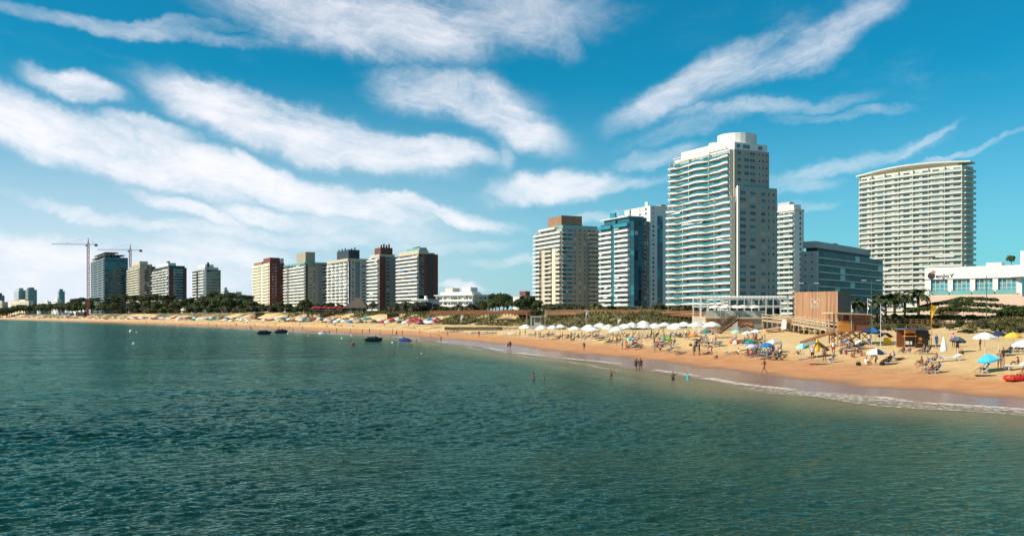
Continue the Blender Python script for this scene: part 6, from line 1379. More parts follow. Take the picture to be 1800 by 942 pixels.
# ---- the people and things near by, each set where the photograph shows its feet
MEN = lambda c: [('shorts', c)]
SHIRT = lambda c, d: [('top', c), ('shorts', d)]
BIK = lambda c: [('brief', c), ('bra', c)]
SUIT = lambda c: [('brief', c), ('top', c)]
near = [
 # px, py, pose, face, wear, label
 (1646,613,'stand',200,SHIRT('blue','blue'),'person in blue shirt and shorts standing beside the yellow flag'),
 (1632,607,'stand',150,SHIRT('black','black'),'person in black standing against the kiosk\'s end wall'),
 (1683,621,'stand',170,SHIRT('black','black'),'person in black standing under the slate blue umbrella'),
 (1676,611,'stand',120,SHIRT('pink','grey'),'person in pink shirt behind the slate blue umbrella'),
 (1723,616,'stand',60,MEN('navy'),'bare chested person standing behind the big white umbrella'),
 (1757,648,'stand',140,MEN('slateblue'),'bare chested person in grey blue shorts standing beside the sky blue umbrella'),
 (1764,645,'stand',100,SUIT('black'),'person in black swimsuit standing beside the sky blue umbrella'),
 (1730,655,'chair',80,SHIRT('offwhite','black'),'person reclining in a low chair under the sky blue umbrella with legs stretched out'),
 (1774,624,'chair',100,SHIRT('black','black'),'person in black slumped in a chair under the yellow umbrella'),
 (1794,618,'chair',110,MEN('purple'),'person sitting in a chair behind the yellow umbrella at the right edge'),
 (1789,643,'sit',60,MEN('beige'),'tanned person sitting up on the white lounger at the right edge'),
 (1797,666,'sit',100,MEN('red'),'person leaning in the red inflatable ring'),
 (1528,609,'stand',180,SHIRT('offwhite','blue'),'person in blue trousers standing under the big navy umbrella'),
 (1523,642,'sit',-80,SHIRT('white','coral'),'person in white shirt sitting on the sand left of the navy and white umbrella'),
 (1540,642,'bend',90,MEN('grey'),'person bending forward under the navy and white umbrella'),
 (1561,640,'chair',95,SHIRT('black','black'),'person in black in a chair just right of the navy and white umbrella'),
 (1567,635,'chair',95,BIK('lavender'),'person in lavender swimwear behind the navy and white umbrella'),
 (1580,632,'lie',-90,BIK('brown'),'person lying on the sand right of the navy and white umbrella'),
 (1588,620,'sit',95,SHIRT('black','grey'),'person in black top sitting on the sand before the kiosk counter'),
 (1599,621,'sit',100,SHIRT('purple','white'),'person in purple top sitting on the sand before the kiosk side wall'),
 (1621,622,'chair',92,BIK('black'),'left person of the pair in chairs right of the kiosk'),
 (1630,623,'chair',92,MEN('brown'),'right person of the pair in chairs right of the kiosk'),
 (1620,641,'sit',95,BIK('brown'),'leftmost sunbather of the close cluster on open sand nearest the water'),
 (1627,647,'chair',90,BIK('black'),'sunbather in black swimwear in the middle of the close cluster on open sand'),
 (1642,638,'chair',95,MEN('crimson'),'sunbather at the back of the close cluster on open sand'),
 (1633,656,'chair',85,BIK('coral'),'sunbather in coral swimwear at the front of the close cluster on open sand'),
 (1646,656,'chair',90,MEN('black'),'sunbather in black shorts at the right front of the close cluster on open sand'),
 (1465,624,'stand',170,SHIRT('offwhite','crimson'),'person in pale top standing right of the big grey shade tent'),
 (1428,634,'stand',160,SHIRT('lavender','black'),'person in lavender top standing in front of the mint umbrella'),
 (1449,635,'stand',150,MEN('brown'),'tanned person standing under the big grey shade tent'),
 (1462,637,'chair',60,SHIRT('navy','navy'),'person in navy slouched in a chair at the grey tent\'s right end'),
 (1478,622,'sit',180,SHIRT('green','green'),'child in green sitting right of the grey shade tent'),
 (1487,623,'sit',170,SHIRT('red','red'),'child in red sitting right of the child in green'),
 (1405,623,'sit',90,MEN('brown'),'tanned person sitting on the sand under the mint umbrella'),
 (1505,622,'bend',120,SHIRT('black','offwhite'),'person in black bending left of the pale folded tent'),
 (1513,626,'sit',-150,BIK('pink'),'person in pink swimwear sitting left of the navy and white umbrella, further back'),
 (1500,628,'sit',150,MEN('coral'),'person in coral shorts sitting beside the bending person in black'),
 (1344,656,'walk',90,BIK('black'),'person in black swimsuit walking on the wet sand nearest the foam'),
 (1220,625,'stand',20,MEN('teal'),'person in teal shorts standing with two others on open sand'),
 (1229,625,'stand',-120,SUIT('black'),'person in black swimsuit standing beside the one in teal shorts'),
 (1224,618,'stand',170,SHIRT('navy','black'),'person in navy shirt behind the pair on open sand'),
 (1251,620,'bend',60,BIK('red'),'person in red swimwear leaning over near the peach umbrella'),
 (1260,631,'sit',120,SHIRT('black','white'),'child in black crouching alone on the sand nearest the damp strip'),
 (1197,621,'lie',90,BIK('teal'),'person lying on a teal towel on open sand'),
 (1243,623,'lie',90,MEN('black'),'person lying down left of the person leaning in red swimwear'),
 (1298,623,'sit',100,SHIRT('white','coral'),'person in white shirt sitting in front of the red and white umbrella'),
 (1283,621,'lie',90,MEN('offwhite'),'person lying on the sand left of the red and white umbrella'),
 (1328,605,'stand',0,MEN('brown'),'tanned person standing among chairs behind the teal green umbrella'),
 (1291,601,'chair',90,BIK('black'),'person in black swimwear seated behind the red and white umbrella'),
 (1150,607,'walk',-100,MEN('navy'),'person in navy shorts walking toward the lime umbrella group'),
 (1094,614,'stand',60,SHIRT('mint','grey'),'person in pale green top standing at the edge of the damp sand'),
 (1101,614,'stand',-40,BIK('coral'),'person in coral swimwear standing beside the one in pale green'),
 (1084,607,'stand',90,SHIRT('black','black'),'person in black standing left of the two on the damp sand\'s edge'),
 (1027,618,'walk',120,SHIRT('navy','navy'),'person wrapped in navy walking alone on the wet sand'),
 (893,614.5,'stand',170,MEN('navy'),'left one of the two dark figures standing close together on wet sand'),
 (897,614.5,'stand',-160,SUIT('black'),'right one of the two dark figures standing close together on wet sand'),
 (914,592,'stand',120,MEN('brown'),'lone tanned person standing by the foremost white umbrella'),
 (842,593,'stand',180,SHIRT('black','coral'),'person in black standing at the wet edge below the palisade'),
 (771,591,'walk',-80,MEN('white'),'person in white shorts walking left of the palisade'),
 (787,592,'walk',90,SHIRT('grey','black'),'person in grey shirt walking just below the palisade\'s left end'),
 (989,598,'stand',90,SHIRT('navy','black'),'person in navy standing at the end of the long white canopy row'),
 (997,596,'chair',120,SHIRT('red','red'),'person in bright red seated at the end of the long white canopy row'),
 (1004,598,'stand',-60,SHIRT('slateblue','black'),'person in slate blue standing beside the one in bright red'),
 (1206,596,'stand',160,SHIRT('offwhite','navy'),'person in pale shirt standing under the white umbrellas near the club stairs'),
 (1211,597,'stand',60,MEN('red'),'person in red shorts standing near the orange umbrella'),
]
XY = pick_many([(q[0], q[1]) for q in near])
chairs_c = ['navy','black','blue','green','grey','slateblue','crimson','black']
for (px, py, ps, fc, wr, lb), (x, y) in zip(near, XY):
    z = ground(x, y); kid = lb.startswith('child'); sc_ = .72 if kid else prr.uniform(.95, 1.06)
    person(x, y, z-.01, ps, fc, wr, lb, scale=sc_)
    if ps == 'chair': chair(x, y, z-.02, fc, chairs_c[(px*7+int(py)) % 8], 'low folding chair of the '+' '.join(lb.split()[:11]))
# waders and swimmers : px, py of the water line, depth below the feet
swim = [
 (1118,650,.35,'walk',-60,SUIT('black'),'person in black wading ankle deep, left of the pair at the foam'), (1126,650,.30,'stand',170,SUIT('brown'),'person in brown standing ankle deep, right of the pair at the foam'),
 (1183,668,.80,'hands_up',180,MEN('navy'),'person standing thigh deep in the water left of the small child'), (1209,669,.62,'stand',150,SHIRT('turquoise','turquoise'),'child in turquoise swim shirt standing in the shallow water'),
 (1074,663,.86,'hands_up',160,MEN('brown'),'lone person standing waist deep with arms folded'), (938,668,.98,'hands_up',100,MEN('navy'),'swimmer chest high in the water with one arm raised, nearest the camera'),
 (957,668,1.45,'stand',90,MEN('navy'),'swimmer\'s head just right of the one with the raised arm'),
 (775,600,.35,'stand',180,MEN('coral'),'person standing ankle deep at the tip of the sand spit'), (696,601,.85,'bend',90,MEN('black'),'person leaning over in the water left of the blue jet ski'), (732,602,.7,'stand',90,MEN('coral'),'person standing thigh deep right of the blue jet ski'),
 (724,609,1.30,'hands_up',60,MEN('black'),'swimmer with raised arm below the blue jet ski'), (736,607,1.25,'stand',90,MEN('black'),'left head of the two swimmers close together off the beach'), (740,607,1.2,'stand',-90,MEN('navy'),'right head of the two swimmers close together off the beach'),
 (748,614,1.42,'stand',0,MEN('navy'),'single head right of the swimmer group'), (693,614,1.42,'stand',0,MEN('black'),'upper one of two heads in line off the blue jet ski'), (692.5,621,1.28,'stand',60,MEN('black'),'lower one of two heads in line off the blue jet ski'),
 (671,621,1.44,'stand',90,MEN('navy'),'low head farthest left of the swimmer group'), (742,623,1.18,'hands_up',200,SHIRT('white','black'),'swimmer in white top in the middle of the swimmer group'), (734,630,1.3,'stand',120,MEN('black'),'swimmer nearest the camera in the swimmer group'), (792,628,1.44,'stand',90,MEN('navy'),'lone head between the swimmer group and the sand spit'),
 (490,580,.4,'stand',180,MEN('navy'),'person wading behind the right one of the two dark jet skis'), (502,581,.4,'walk',90,MEN('black'),'person wading just right of the two dark jet skis'), (515,582.5,.3,'stand',180,MEN('coral'),'third wader right of the two dark jet skis'), (579,586,.4,'stand',160,MEN('black'),'person wading right of the white jet ski'),
 (433,579,.4,'stand',120,MEN('navy'),'left one of two waders left of the dark jet skis'), (442,579,.4,'stand',-120,MEN('black'),'right one of two waders left of the dark jet skis'), (433,585,1.2,'stand',90,MEN('black'),'left swimmer head left of the dark jet skis'), (447,585,1.25,'stand',90,MEN('navy'),'right swimmer head left of the dark jet skis'),
]
for (px, py, dp, ps, fc, wr, lb) in swim:
    p = sea(px, py); person(p.x, p.y, -dp*(.72 if lb.startswith('child') else 1)-.02, ps, fc, wr, lb, scale=.72 if lb.startswith('child') else 1.0, skin='skin_brown', hair='hair_dark')

# ---- umbrellas : px, py of the pole's foot, colours, radius
umb = [
 (1731,629,['white'],1.45,'big plain white umbrella right of the closed white one',dict()),
 (1738,653,['skyblue','skyblue','mint','skyblue'],1.25,'sky blue umbrella nearest the camera, tilted over a low chair',dict(tilt=(0,-16),H=1.15,panels=True)),
 (1755,620,['navy'],1.15,'navy umbrella beside the yellow one',dict(H=1.9)),
 (1781,624,['yellow'],1.2,'yellow umbrella near the right edge',dict(H=1.9)),
 (1800,637,['white','white','lavender'],1.4,'white umbrella cut by the right edge of the picture',dict(H=1.6)),
 (1684,620,['slateblue'],1.15,'slate blue umbrella held over a standing person',dict(H=1.35,tilt=(0,10))),
 (1532,608,['navy','navy','blue'],1.55,'big navy umbrella beside the lifeguard hut',dict(tilt=(0,8),H=1.8)),
 (1541,643,['white','navy','white','white'],1.25,'white umbrella with one navy panel facing the water',dict(H=1.35,panels=True)),
 (1411,631,['mint','mint','turquoise'],.95,'mint umbrella left of the big grey shade tent',dict(H=1.5,tilt=(0,-12))),
 (1292,618,['red','white'],.85,'red and white striped umbrella',dict(H=1.3,panels=True)),
 (1317,622,['teal','green','teal','navy'],1.05,'teal green umbrella behind the blue one',dict(H=1.5)),
 (1322,627,['lavender'],.75,'small lavender umbrella left of the blue one',dict(H=1.3)),
 (1348,631,['blue'],1.2,'royal blue umbrella over the crowd behind the walking person',dict(H=1.6)),
 (1359,621,['white','white','lavender'],1.1,'flat white umbrella right of the teal green one',dict(H=1.4)),
 (1329,600,['white'],.95,'small white umbrella under the club\'s corner bay',dict(H=1.5)), (1314,602,['white'],.95,'small white umbrella left of the one under the corner bay',dict(H=1.4)), (1294,598,['mint'],.6,'tiny pale green umbrella by the foot of the club stairs',dict(H=1.3)),
 (1173,613,['lime','green','lime'],1.0,'lime green umbrella tilted over a group in chairs',dict(H=1.5,tilt=(0,14),panels=True)),
 (1219,606,['orange'],.85,'orange umbrella behind the standing trio',dict(H=1.5)),
 (1254,610,['peach'],1.0,'peach umbrella near the foot of the club stairs',dict(H=1.5)), (1240,603,['crimson','teal','teal'],1.05,'crimson and teal umbrella below the white row\'s right end',dict(H=1.8,tilt=(0,-12))),
 (1109,609,['mint','teal'],.75,'small mint and teal umbrella by the damp sand',dict(H=1.2)),
]
XY = pick_many([(q[0], q[1]) for q in umb])
UW = {1731:40,1738:37,1755:28,1781:29,1800:40,1684:27,1532:35,1541:33,1411:23,1292:18,1317:24,1322:15,1348:27,1359:23,1329:17,1314:17,1294:10,1173:19,1219:15,1254:19,1240:20,1109:12}     # canopy widths measured in the photograph
for (px, py, cs, rr_, lb, kw), (x, y) in zip(umb, XY): umbrella(x, y, ground(x, y), cs, min(1.7, max(.75, UW[px]/2*y/FPX)), lb, **kw)
# the long white canopy row of the beach club
row = [(1010,594),(1035,593),(1043,599),(1056,590),(1070,593),(1084,599),(1097,595),(1111,590),(1131,588),(1133,595),(1152,593),(1168,593),(1188,594),(1202,593),(1225,594.5),(1251,594.5),(924,589),(952,592),(972,592),(985,590)]
row.sort(); crr_ = random.Random(77)
XY = pick_many(row)
for k, ((px, py), (x, y)) in enumerate(zip(row, XY)):
    rk = crr_.uniform(1.35, 1.65); umbrella(x, y, ground(x, y), [crr_.choice(['white','white','offwhite'])], rk, '%s white umbrella from the left in the long row of the beach club' % ORD[k], 'white umbrellas of the long row', H=crr_.uniform(1.85, 2.15), dome=rk*crr_.uniform(.42,.56), tilt=(crr_.uniform(-9,9), crr_.uniform(-9,9)))
# umbrellas on the club terrace
for k, px in enumerate((1238, 1258, 1276, 1293, 1306, 1327)):
    Yd = 171+(k % 2)*2.5; zz = CAM_H-(556-HOR)/FPX*172+.02; umbrella((px-900)/FPX*Yd, Yd, zz if px > 1246 else ground((px-900)/FPX*Yd, Yd), ['offwhite'], 1.25, '%s cream umbrella from the left on the beach club terrace' % ORD[k], 'cream umbrellas on the club terrace', H=1.7, dome=.45)
# crimson row by the thatched bar
for k in range(7):
    px = 553+9*k; Yd = y_at_s(632, 66)-1; umbrella((px-900)/FPX*Yd, Yd, CAM_H-(548-HOR)/FPX*Yd, ['crimson'], 1.7, '%s crimson umbrella from the left on the bar terrace' % ORD[k], 'crimson umbrellas on the bar terrace', H=2.1)
P_, = pick_many([(1659,631)]); closed_umbrella(P_[0], P_[1], ground(*P_), 'white', 'closed white umbrella standing by an empty white lounger')
P_, = pick_many([(1436,629)]); closed_umbrella(P_[0], P_[1], ground(*P_), 'yellow', 'closed yellow umbrella under the big grey shade tent', H=1.6)

# ---- shade tents
def tent(px, py, w, d, h, c, c2, label, tilt=0, face=0):
    (x, y), = pick_many([(px, py)]); z = ground(x, y); r = thing('shade_tent', label, 'tent', (x, y, z), R(face))
    n = 8; mb = MB(); vs = []
    for i in range(n+1):
        for j in range(n+1): u, v = 2*i/n-1, 2*j/n-1; vs.append((u*w/2, v*d/2, h + .35*(1-abs(u)) - .5*max(0, u)*tilt - .25*abs(u*v)))
    k = len(vs); vs += [(a, b, q-.04) for a, b, q in vs]
    fs = [(i*(n+1)+j, (i+1)*(n+1)+j, (i+1)*(n+1)+j+1, i*(n+1)+j+1) for i in range(n) for j in range(n)]; fs += [tuple(q+k for q in f[::-1]) for f in fs]
    place('canopy', mb.add(vs, fs).mesh('canopy', c, smooth=True), r)
    for sx in (-1,1):
        for sy in (-1,1): place('pole', MB().tube([(sx*w*.47,sy*d*.46,-.3),(sx*w*.47,sy*d*.46,h-.3-(.5*tilt if sx > 0 else 0))], .02, 5).mesh('pole', 'pole_white'), r)
    if c2: place('side_sheet', MB().add([(-w*.3,-d*.45,0),(w*.45,-d*.45,0),(w*.2,-d*.4,h*.8),(-w*.2,-d*.4,h*.8),(-w*.3,-d*.42,0),(w*.45,-d*.42,0),(w*.2,-d*.37,h*.8),(-w*.2,-d*.37,h*.8)], [(0,1,2,3),(7,6,5,4),(0,3,7,4),(1,5,6,2),(3,2,6,7)]).mesh('side_sheet', c2), r)
tent(1434, 628, 3.4, 2.2, 1.55, 'cloth_grey', None, 'big grey shade tent sloping to the right over several people', 1.2)
tent(1556, 606, 2.0, 1.6, 1.2, 'cloth_navy', 'cloth_yellow', 'small navy shade tent with an ochre side sheet right of the big navy umbrella', .2)
tent(1492, 611, 2.0, 1.4, .75, 'cloth_slateblue', None, 'low grey blue beach shelter in front of the lifeguard hut stilts', .2)
tent(1513, 614, 1.8, 1.3, .85, 'cloth_offwhite', None, 'low off-white beach shelter right of the grey blue one', -.2)
tent(1313, 587, 2.2, 1.4, 1.3, 'cloth_black', None, 'black peaked tent under the club\'s corner bay', .0)

# ---- towels, bags, loungers, the inflatable
tw = [(1447,640,'green','green towel on the sand in front of the big grey shade tent'),(1437,640,'crimson','crimson towel left of the green one'),(1197,622.5,'teal','teal towel under the person lying on open sand'),(1415,631,'lavender','lavender towel beside the mint umbrella'),(1733,660,'navy','navy mat on the sand right of the low chair'),(1283,622,'offwhite','off-white towel under the person left of the red and white umbrella')]
XY = pick_many([q[:2] for q in tw])
for (px, py, c, lb), (x, y) in zip(tw, XY): towel(x, y, ground(x, y)+.02, 70, c, lb)
bg = [(1509,642,'black','small black bag alone on the sand left of the white shirted person'),(1214,608,'brown','brown bag on the sand left of the standing trio'),(1551,642,'black','black bag in the shade of the navy and white umbrella'),(1658,613,'black','black bag on the sand right of the person in blue'),(1246,622,'purple','purple bag beside the person leaning in red'),(1690,622,'brown','small brown bag right of the slate blue umbrella')]
XY = pick_many([q[:2] for q in bg])
for (px, py, c, lb), (x, y) in zip(bg, XY): bag(x, y, ground(x, y), c, lb)
lg = [(1673,634,90,'white','empty white sun lounger by the closed white umbrella'),(1790,649,90,'white','white sun lounger at the right edge under the sitting person')]
XY = pick_many([q[:2] for q in lg])
for (px, py, f, c, lb), (x, y) in zip(lg, XY): lounger(x, y, ground(x, y), f, c, lb, s=1.05)
(x, y), = pick_many([(1790, 668)]); r = thing('inflatable_boat', 'red inflatable boat cut by the right edge of the picture', 'inflatable', (x, y, ground(x, y)), R(4))
def torus_path(rx, ry, n=28): return [(rx*math.cos(6.2832*k/n), ry*math.sin(6.2832*k/n), .2) for k in range(n+1)]
place('tube', MB().tube(torus_path(1.05,.62), .21, 10, cap=False).mesh('tube', 'plastic_red', smooth=True), r); place('floor', MB().box(-.95,.95,-.5,.5,.03,.08).mesh('floor', 'plastic_red'), r)
place('bow_ring', MB().tube([(-1.05+.2*math.cos(t*.5236), -.66, .28+.2*math.sin(t*.5236)) for t in range(13)], .04, 6).mesh('bow_ring', 'cloth_coral'), r)

# ---- clusters : people in chairs and loungers under the umbrellas
cl = [
 (1314,1346,618,631,17,'under the royal blue umbrella'),(1349,1376,621,634,15,'right of the royal blue umbrella'),(1300,1345,597,609,12,'behind the teal green umbrella'),
 (1150,1186,602,619,16,'around the lime green umbrella'),(1104,1128,604,614,9,'by the mint and teal umbrella'),
 (1000,1065,593,600,12,'under the white row\'s left half'),(1066,1130,594,606,12,'under the white row\'s middle'),(1131,1198,588,598,12,'under the white row\'s right half'),
 (1226,1262,598,611,12,'around the peach umbrella'),(945,986,590,597,11,'under the foremost white umbrellas'),(920,945,589,594,5,'left of the foremost white umbrellas'),(1484,1514,610,622,8,'by the low beach shelters')]
cw = ['black','navy','coral','teal','red','white','purple','brown','pink','blue','green','orange','beige','turquoise','grey','yellow','mint','lavender']
crr = random.Random(21); Q = []
for ci, (xa, xb, ya, yb, n, ph) in enumerate(cl):
    for k in range(n): Q.append((xa+(xb-xa)*(k+crr.uniform(.15,.85))/n, crr.uniform(ya, yb), ph, k, ci))
XY = pick_many([q[:2] for q in Q])
for (px, py, ph, k, ci), (x, y) in zip(Q, XY):
    z = ground(x, y); c = cw[(k+ci) % 18]; fc = crr.uniform(70, 120); kind = crr.choices(['chair','sit','lounger','stand','lie'], [5,2,2,2.2,1])[0]
    wr = crr.choice([MEN, BIK, SUIT])(c); st = crr.random() < .3
    if st and kind != 'stand': wr = SHIRT(c, 'black')
    say = {'chair':'seated in a low chair','sit':'sitting on the sand','lounger':'lying on a sun lounger','stand':'standing','lie':'lying on the sand'}[kind]
    lb = 'person in %s %s %s' % (c, say, ph); ps = {'lounger':'lie'}.get(kind, kind)
    if kind == 'lounger':
        person(x, y, z+.27, 'lie', fc, wr, lb); lounger(x, y, z, fc, crr.choice(['slateblue','navy','navy','white']), 'sun lounger under the person in %s %s' % (c, ph))
    else:
        person(x, y, z-.01, ps, fc, wr, lb, scale=crr.uniform(.92,1.05))
        if kind == 'chair': chair(x, y, z-.02, fc, crr.choice(chairs_c), 'low chair of the person in %s %s' % (c, ph))
# empty dark chairs under the white row
XY = pick_many([(1000+255*(k+crr.uniform(0,.9))/44, crr.uniform(589,597)) for k in range(44)])
for k, (x, y) in enumerate(XY): chair(x, y, ground(x, y)-.02, crr.uniform(60,120), crr.choice(['navy','black','slateblue','grey']), '%s empty chair from the left under the long white umbrella row' % ORD[k], 'empty chairs under the white row')
# rows of empty loungers on the upper sand
for (xa, xb, py, n, c, lb) in ((872,906,579.5,9,'black','%s black lounger from the left in the dark row at the palisade\'s right end'),(922,982,577.5,12,'navy','%s navy lounger from the left in the row before the white cabin'),(826,868,587,9,'green','%s dark green lounger from the left below the palisade'),(783,812,585,6,'black','%s black lounger from the left below the palisade\'s left part'),(884,908,589.5,5,'offwhite','%s pale lounger from the left right of the palisade')):
    XY = pick_many([(xa+(xb-xa)*k/(n-1), py+crr.uniform(-.5,.5)) for k in range(n)])
    for k, (x, y) in enumerate(XY): lounger(x, y, ground(x, y), crr.uniform(60,120), c, lb % ORD[k], 'empty loungers on the upper sand', s=1.1)

# ---- the crowd farther along the bay
far_umb = []
far_cols = ['white','white','white','offwhite','offwhite','crimson','red','blue','teal','navy','grey','pink','brown']
for (xa, xb, yo, n, wts) in ((748,768,0,5,None),(700,745,0,7,None),(610,700,0,12,None),(500,610,0,16,None),(430,500,0,18,None),(330,430,0,30,None),(230,330,0,34,None),(90,230,0,46,None),(0,90,0,24,None)):
    for k in range(n): far_umb.append(xa+(xb-xa)*(k+crr.uniform(.1,.9))/n)
zone = lambda px: 'below the thatched bar and brick towers' if px > 600 else ('between the jet skis and the thatched bar' if px > 500 else ('left of the two dark jet skis' if px > 330 else ('below the honeycomb tower' if px > 230 else ('below the cranes' if px > 90 else 'at the far left end'))))
cnt = {}
for px in sorted(far_umb):
    s = crr.uniform(20, 38) if px > 450 else crr.uniform(16, 36); Yd = y_at_s(px, s); x = (px-900)/FPX*Yd; c = crr.choice(far_cols); zn = zone(px); cnt[zn] = cnt.get(zn, 0)+1
    umbrella(x, Yd, ground(x, Yd), [c], 1.5 if px > 400 else 1.9, '%s beach umbrella from the left %s' % (ORD[cnt[zn]-1] if cnt[zn] <= len(ORD) else 'another', zn), 'umbrellas far along the bay', H=1.9, dome=.85)
cnt = {}
far_ppl = []
for (xa, xb, n) in ((620,768,14),(500,620,12),(330,500,16),(230,330,6),(60,230,4)):
    for k in range(n): far_ppl.append(xa+(xb-xa)*(k+crr.uniform(.05,.95))/n)
for px in sorted(far_ppl):
    s = crr.choice([crr.uniform(2, 12), crr.uniform(14, 36)]); Yd = y_at_s(px, s); x = (px-900)/FPX*Yd; zn = zone(px); cnt[zn] = cnt.get(zn, 0)+1
    ps = 'stand' if s < 12 else crr.choice(['stand','chair','sit','walk','chair']); c = crr.choice(cw)
    person(x, Yd, ground(x, Yd), ps, crr.uniform(0,360), MEN(c) if crr.random() < .5 else SHIRT(c, 'black'), '%s person from the left on the beach %s' % (ORD[cnt[zn]-1] if cnt[zn] <= len(ORD) else 'another', zn), 'people far along the bay')
sw = [(crr.uniform(90,430), 0) for _ in range(24)]
for k, (px, _) in enumerate(sorted(sw)):
    Yd = y_at_s(px, 0)-crr.uniform(6, 26)/max(.12, 1)*4; Yd = max(300, Yd); x = (px-900)/FPX*Yd
    person(x, Yd, -crr.uniform(.7,1.3), 'stand', crr.uniform(0,360), MEN('black'), '%s far bather from the left in the bay\'s water' % ORD[k], 'bathers far along the bay')
# people on the promenade
pp = [(806,330,.0,'white','person in white leaning on the rail of the reddish boardwalk'),(1604,240,.0,'offwhite','person in pale top on the pale boardwalk under the palms'),(1541,238,.0,'red','person in red top on the pale boardwalk behind the lifeguard hut'),(1269,173,.0,'white','waiter in white on the club terrace left of the stairs')]
for (px, Yd, dz, c, lb) in pp:
    x = (px-900)/FPX*Yd; z = {806:at(806,550.8,330).z, 1604:at(1604,568.3,236).z, 1541:at(1541,567,236).z, 1269:CAM_H-(556-HOR)/FPX*172+.02}[px]; person(x, Yd+(1.2 if Yd > 200 else 3), z, 'stand', 160, SHIRT(c, 'navy'), lb)

# ================================================================ flags, jet skis, buoys
def banner(px, py, ytop, m, label, w=.75, Yd=None, stripes=None, pole='pole_white'):
    if Yd is None: (x, y), = pick_many([(px, py)])
    else: x, y = (px-900)/FPX*Yd, Yd
    z = ground(x, y); h = CAM_H-(ytop-HOR)/FPX*y - z; r = thing('flag', label, 'flag', (x, y, z))
    place('pole', MB().tube([(0,0,-.4),(0,0,h)], [.045,.03], 6).mesh('pole', pole), r)
    n = 8; mb = MB(); fh = min(h*.45, 2.1)
    for i in range(n):
        z0, z1 = h-fh*i/n, h-fh*(i+1)/n; wv0, wv1 = .12*math.sin(i*1.1), .12*math.sin((i+1)*1.1); w0 = w*(.55+.45*math.sin(1+i*.7)); w1 = w*(.55+.45*math.sin(1+(i+1)*.7))
        mb.mi = (i % 2) if stripes else 0
        mb.add([(.03,0,z0),(w0,wv0,z0-.25),(w1,wv1,z1-.25),(.03,0,z1),(.03,.015,z0),(w0,wv0+.015,z0-.25),(w1,wv1+.015,z1-.25),(.03,.015,z1)], [(0,3,2,1),(4,5,6,7),(1,2,6,5)])
    place('cloth', mb.mesh('cloth', *([m, stripes] if stripes else [m])), r)
banner(1637, 607.5, 535, 'cloth_yellow', 'long yellow flag on a pole right of the kiosk', .7, pole='timber_orange')
banner(1548, 609, 534, 'cloth_navy', 'navy and white flag on a slim pole in front of the palms', .6, stripes='cloth_white')
banner(1525, 604, 524, 'cloth_white', 'white and navy striped flag on a slim pole right of the lifeguard hut', .6, stripes='cloth_navy')
banner(1030, 576, 544, 'cloth_lavender', 'tall white banner on the dune above the long white umbrella row', .7, Yd=222)
banner(1086, 577, 559, 'cloth_white', 'short white banner on the dune behind the white umbrellas', .8, Yd=205)
banner(810, 568, 553, 'cloth_white', 'white banner on the bare sandy cliff below the reddish boardwalk', .8, Yd=272)
banner(926, 562, 549, 'cloth_red', 'red banner against the shrubs left of the white cabin', .5, Yd=262)
banner(958, 573, 546, 'cloth_offwhite', 'white and red banner right of the white cabin', .6, Yd=245, stripes='cloth_red')
banner(640, 563, 553, 'cloth_turquoise', 'turquoise banner on posts below the thatched bar', 1.2, Yd=y_at_s(640, 44))
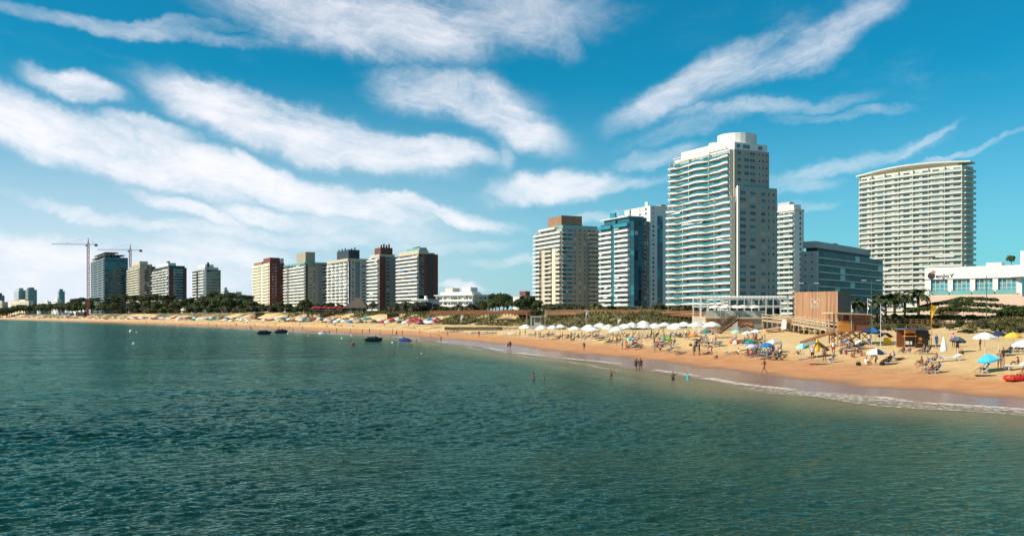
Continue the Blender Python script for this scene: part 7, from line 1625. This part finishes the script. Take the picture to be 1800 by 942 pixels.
def jetski(px, py, L_, m, label, face, seatc='plastic_black', rider=None):
    p = sea(px, py); r = thing('jet_ski', label, 'jet ski', (p.x, p.y, .0), R(face)); s = L_/3.0; r.scale = (s,)*3
    sec = [(-1.45,.46,.10,.42),(-.9,.56,.0,.5),(0,.58,-.05,.52),(.8,.5,-.05,.56),(1.35,.22,.05,.62),(1.6,.03,.3,.62)]; mb = MB(); vs = []; fs = []
    for (x, w, zb, zt) in sec: vs += [(x,-w,zt),(x,-w*.75,zb),(x,w*.75,zb),(x,w,zt),(x,w*.5,zt+.1),(x,-w*.5,zt+.1)]
    for i in range(len(sec)-1):
        for k in range(6): fs.append((i*6+k, i*6+(k+1) % 6, (i+1)*6+(k+1) % 6, (i+1)*6+k))
    fs += [tuple(range(6))[::-1], tuple(30+k for k in range(6))]
    place('hull', mb.add(vs, fs).mesh('hull', m), r)
    place('seat', MB().add([(-1.1,-.2,.5),(.2,-.16,.5),(.2,.16,.5),(-1.1,.2,.5),(-1.05,-.16,.82),(.15,-.12,.9),(.15,.12,.9),(-1.05,.16,.82)], [(0,3,2,1),(4,5,6,7),(0,1,5,4),(1,2,6,5),(2,3,7,6),(3,0,4,7)]).mesh('seat', seatc), r)
    place('hood', MB().add([(.25,-.28,.55),(1.3,-.12,.6),(1.3,.12,.6),(.25,.28,.55),(.35,-.2,1.02),(.75,-.1,.85),(.75,.1,.85),(.35,.2,1.02)], [(0,3,2,1),(4,5,6,7),(0,1,5,4),(1,2,6,5),(2,3,7,6),(3,0,4,7)]).mesh('hood', m), r)
    place('handlebar', MB().tube([(.3,-.42,1.05),(.38,0,1.08),(.3,.42,1.05)], .03, 6).mesh('handlebar', 'plastic_black'), r)
jetski(656, 600.5, 4.2, 'jet_dark', 'black jet ski pointing right, the largest one, moored off the beach', 0)
jetski(712, 600.5, 3.2, 'jet_blue', 'blue jet ski right of the largest black one', 160)
jetski(464, 587.5, 4.6, 'jet_dark', 'left one of the two dark jet skis close to the shore', 5)
jetski(494, 585.5, 4.6, 'jet_dark', 'right one of the two dark jet skis close to the shore', -4)
jetski(569, 588, 3.2, 'plastic_white', 'white jet ski between the dark pair and the pink buoy', 190)
def buoy(px, py, rr_, m, label):
    p = sea(px, py); rr_ *= .7; r = thing('buoy', label, 'buoy', (p.x, p.y, 0)); prof = [(rr_*math.cos(t*math.pi/8), rr_*.35+rr_*math.sin(t*math.pi/8)) for t in range(-4,5)]
    place('float', MB().lathe(prof, 12).mesh('float', m, smooth=True), r); place('ring', MB().tube([(.12*math.cos(t*1.047),0,rr_*1.35+.1+.1*math.sin(t*1.047)) for t in range(7)], .025, 5).mesh('ring', 'steel'), r)
for q in ((620,606,.62,'cloth_crimson','crimson buoy left of the largest black jet ski'),(690,603,.38,'plastic_white','white buoy left of the blue jet ski'),(617.5,590.5,.4,'plastic_white','white buoy close to shore above the crimson one'),(601,595.5,.4,'plastic_white','white buoy left of the crimson one'),(543,591.5,.42,'plastic_orange','orange and white buoy left of the white jet ski'),(506,586.5,.4,'plastic_white','white buoy just right of the dark jet ski pair'),
          (230,583.5,.9,'plastic_white','large white buoy far out on the left, left of a smaller one'),(240,584.5,.4,'plastic_white','small white buoy right of the large one far left'),(235,605,.42,'plastic_white','white buoy nearest the camera on the left')): buoy(*q)
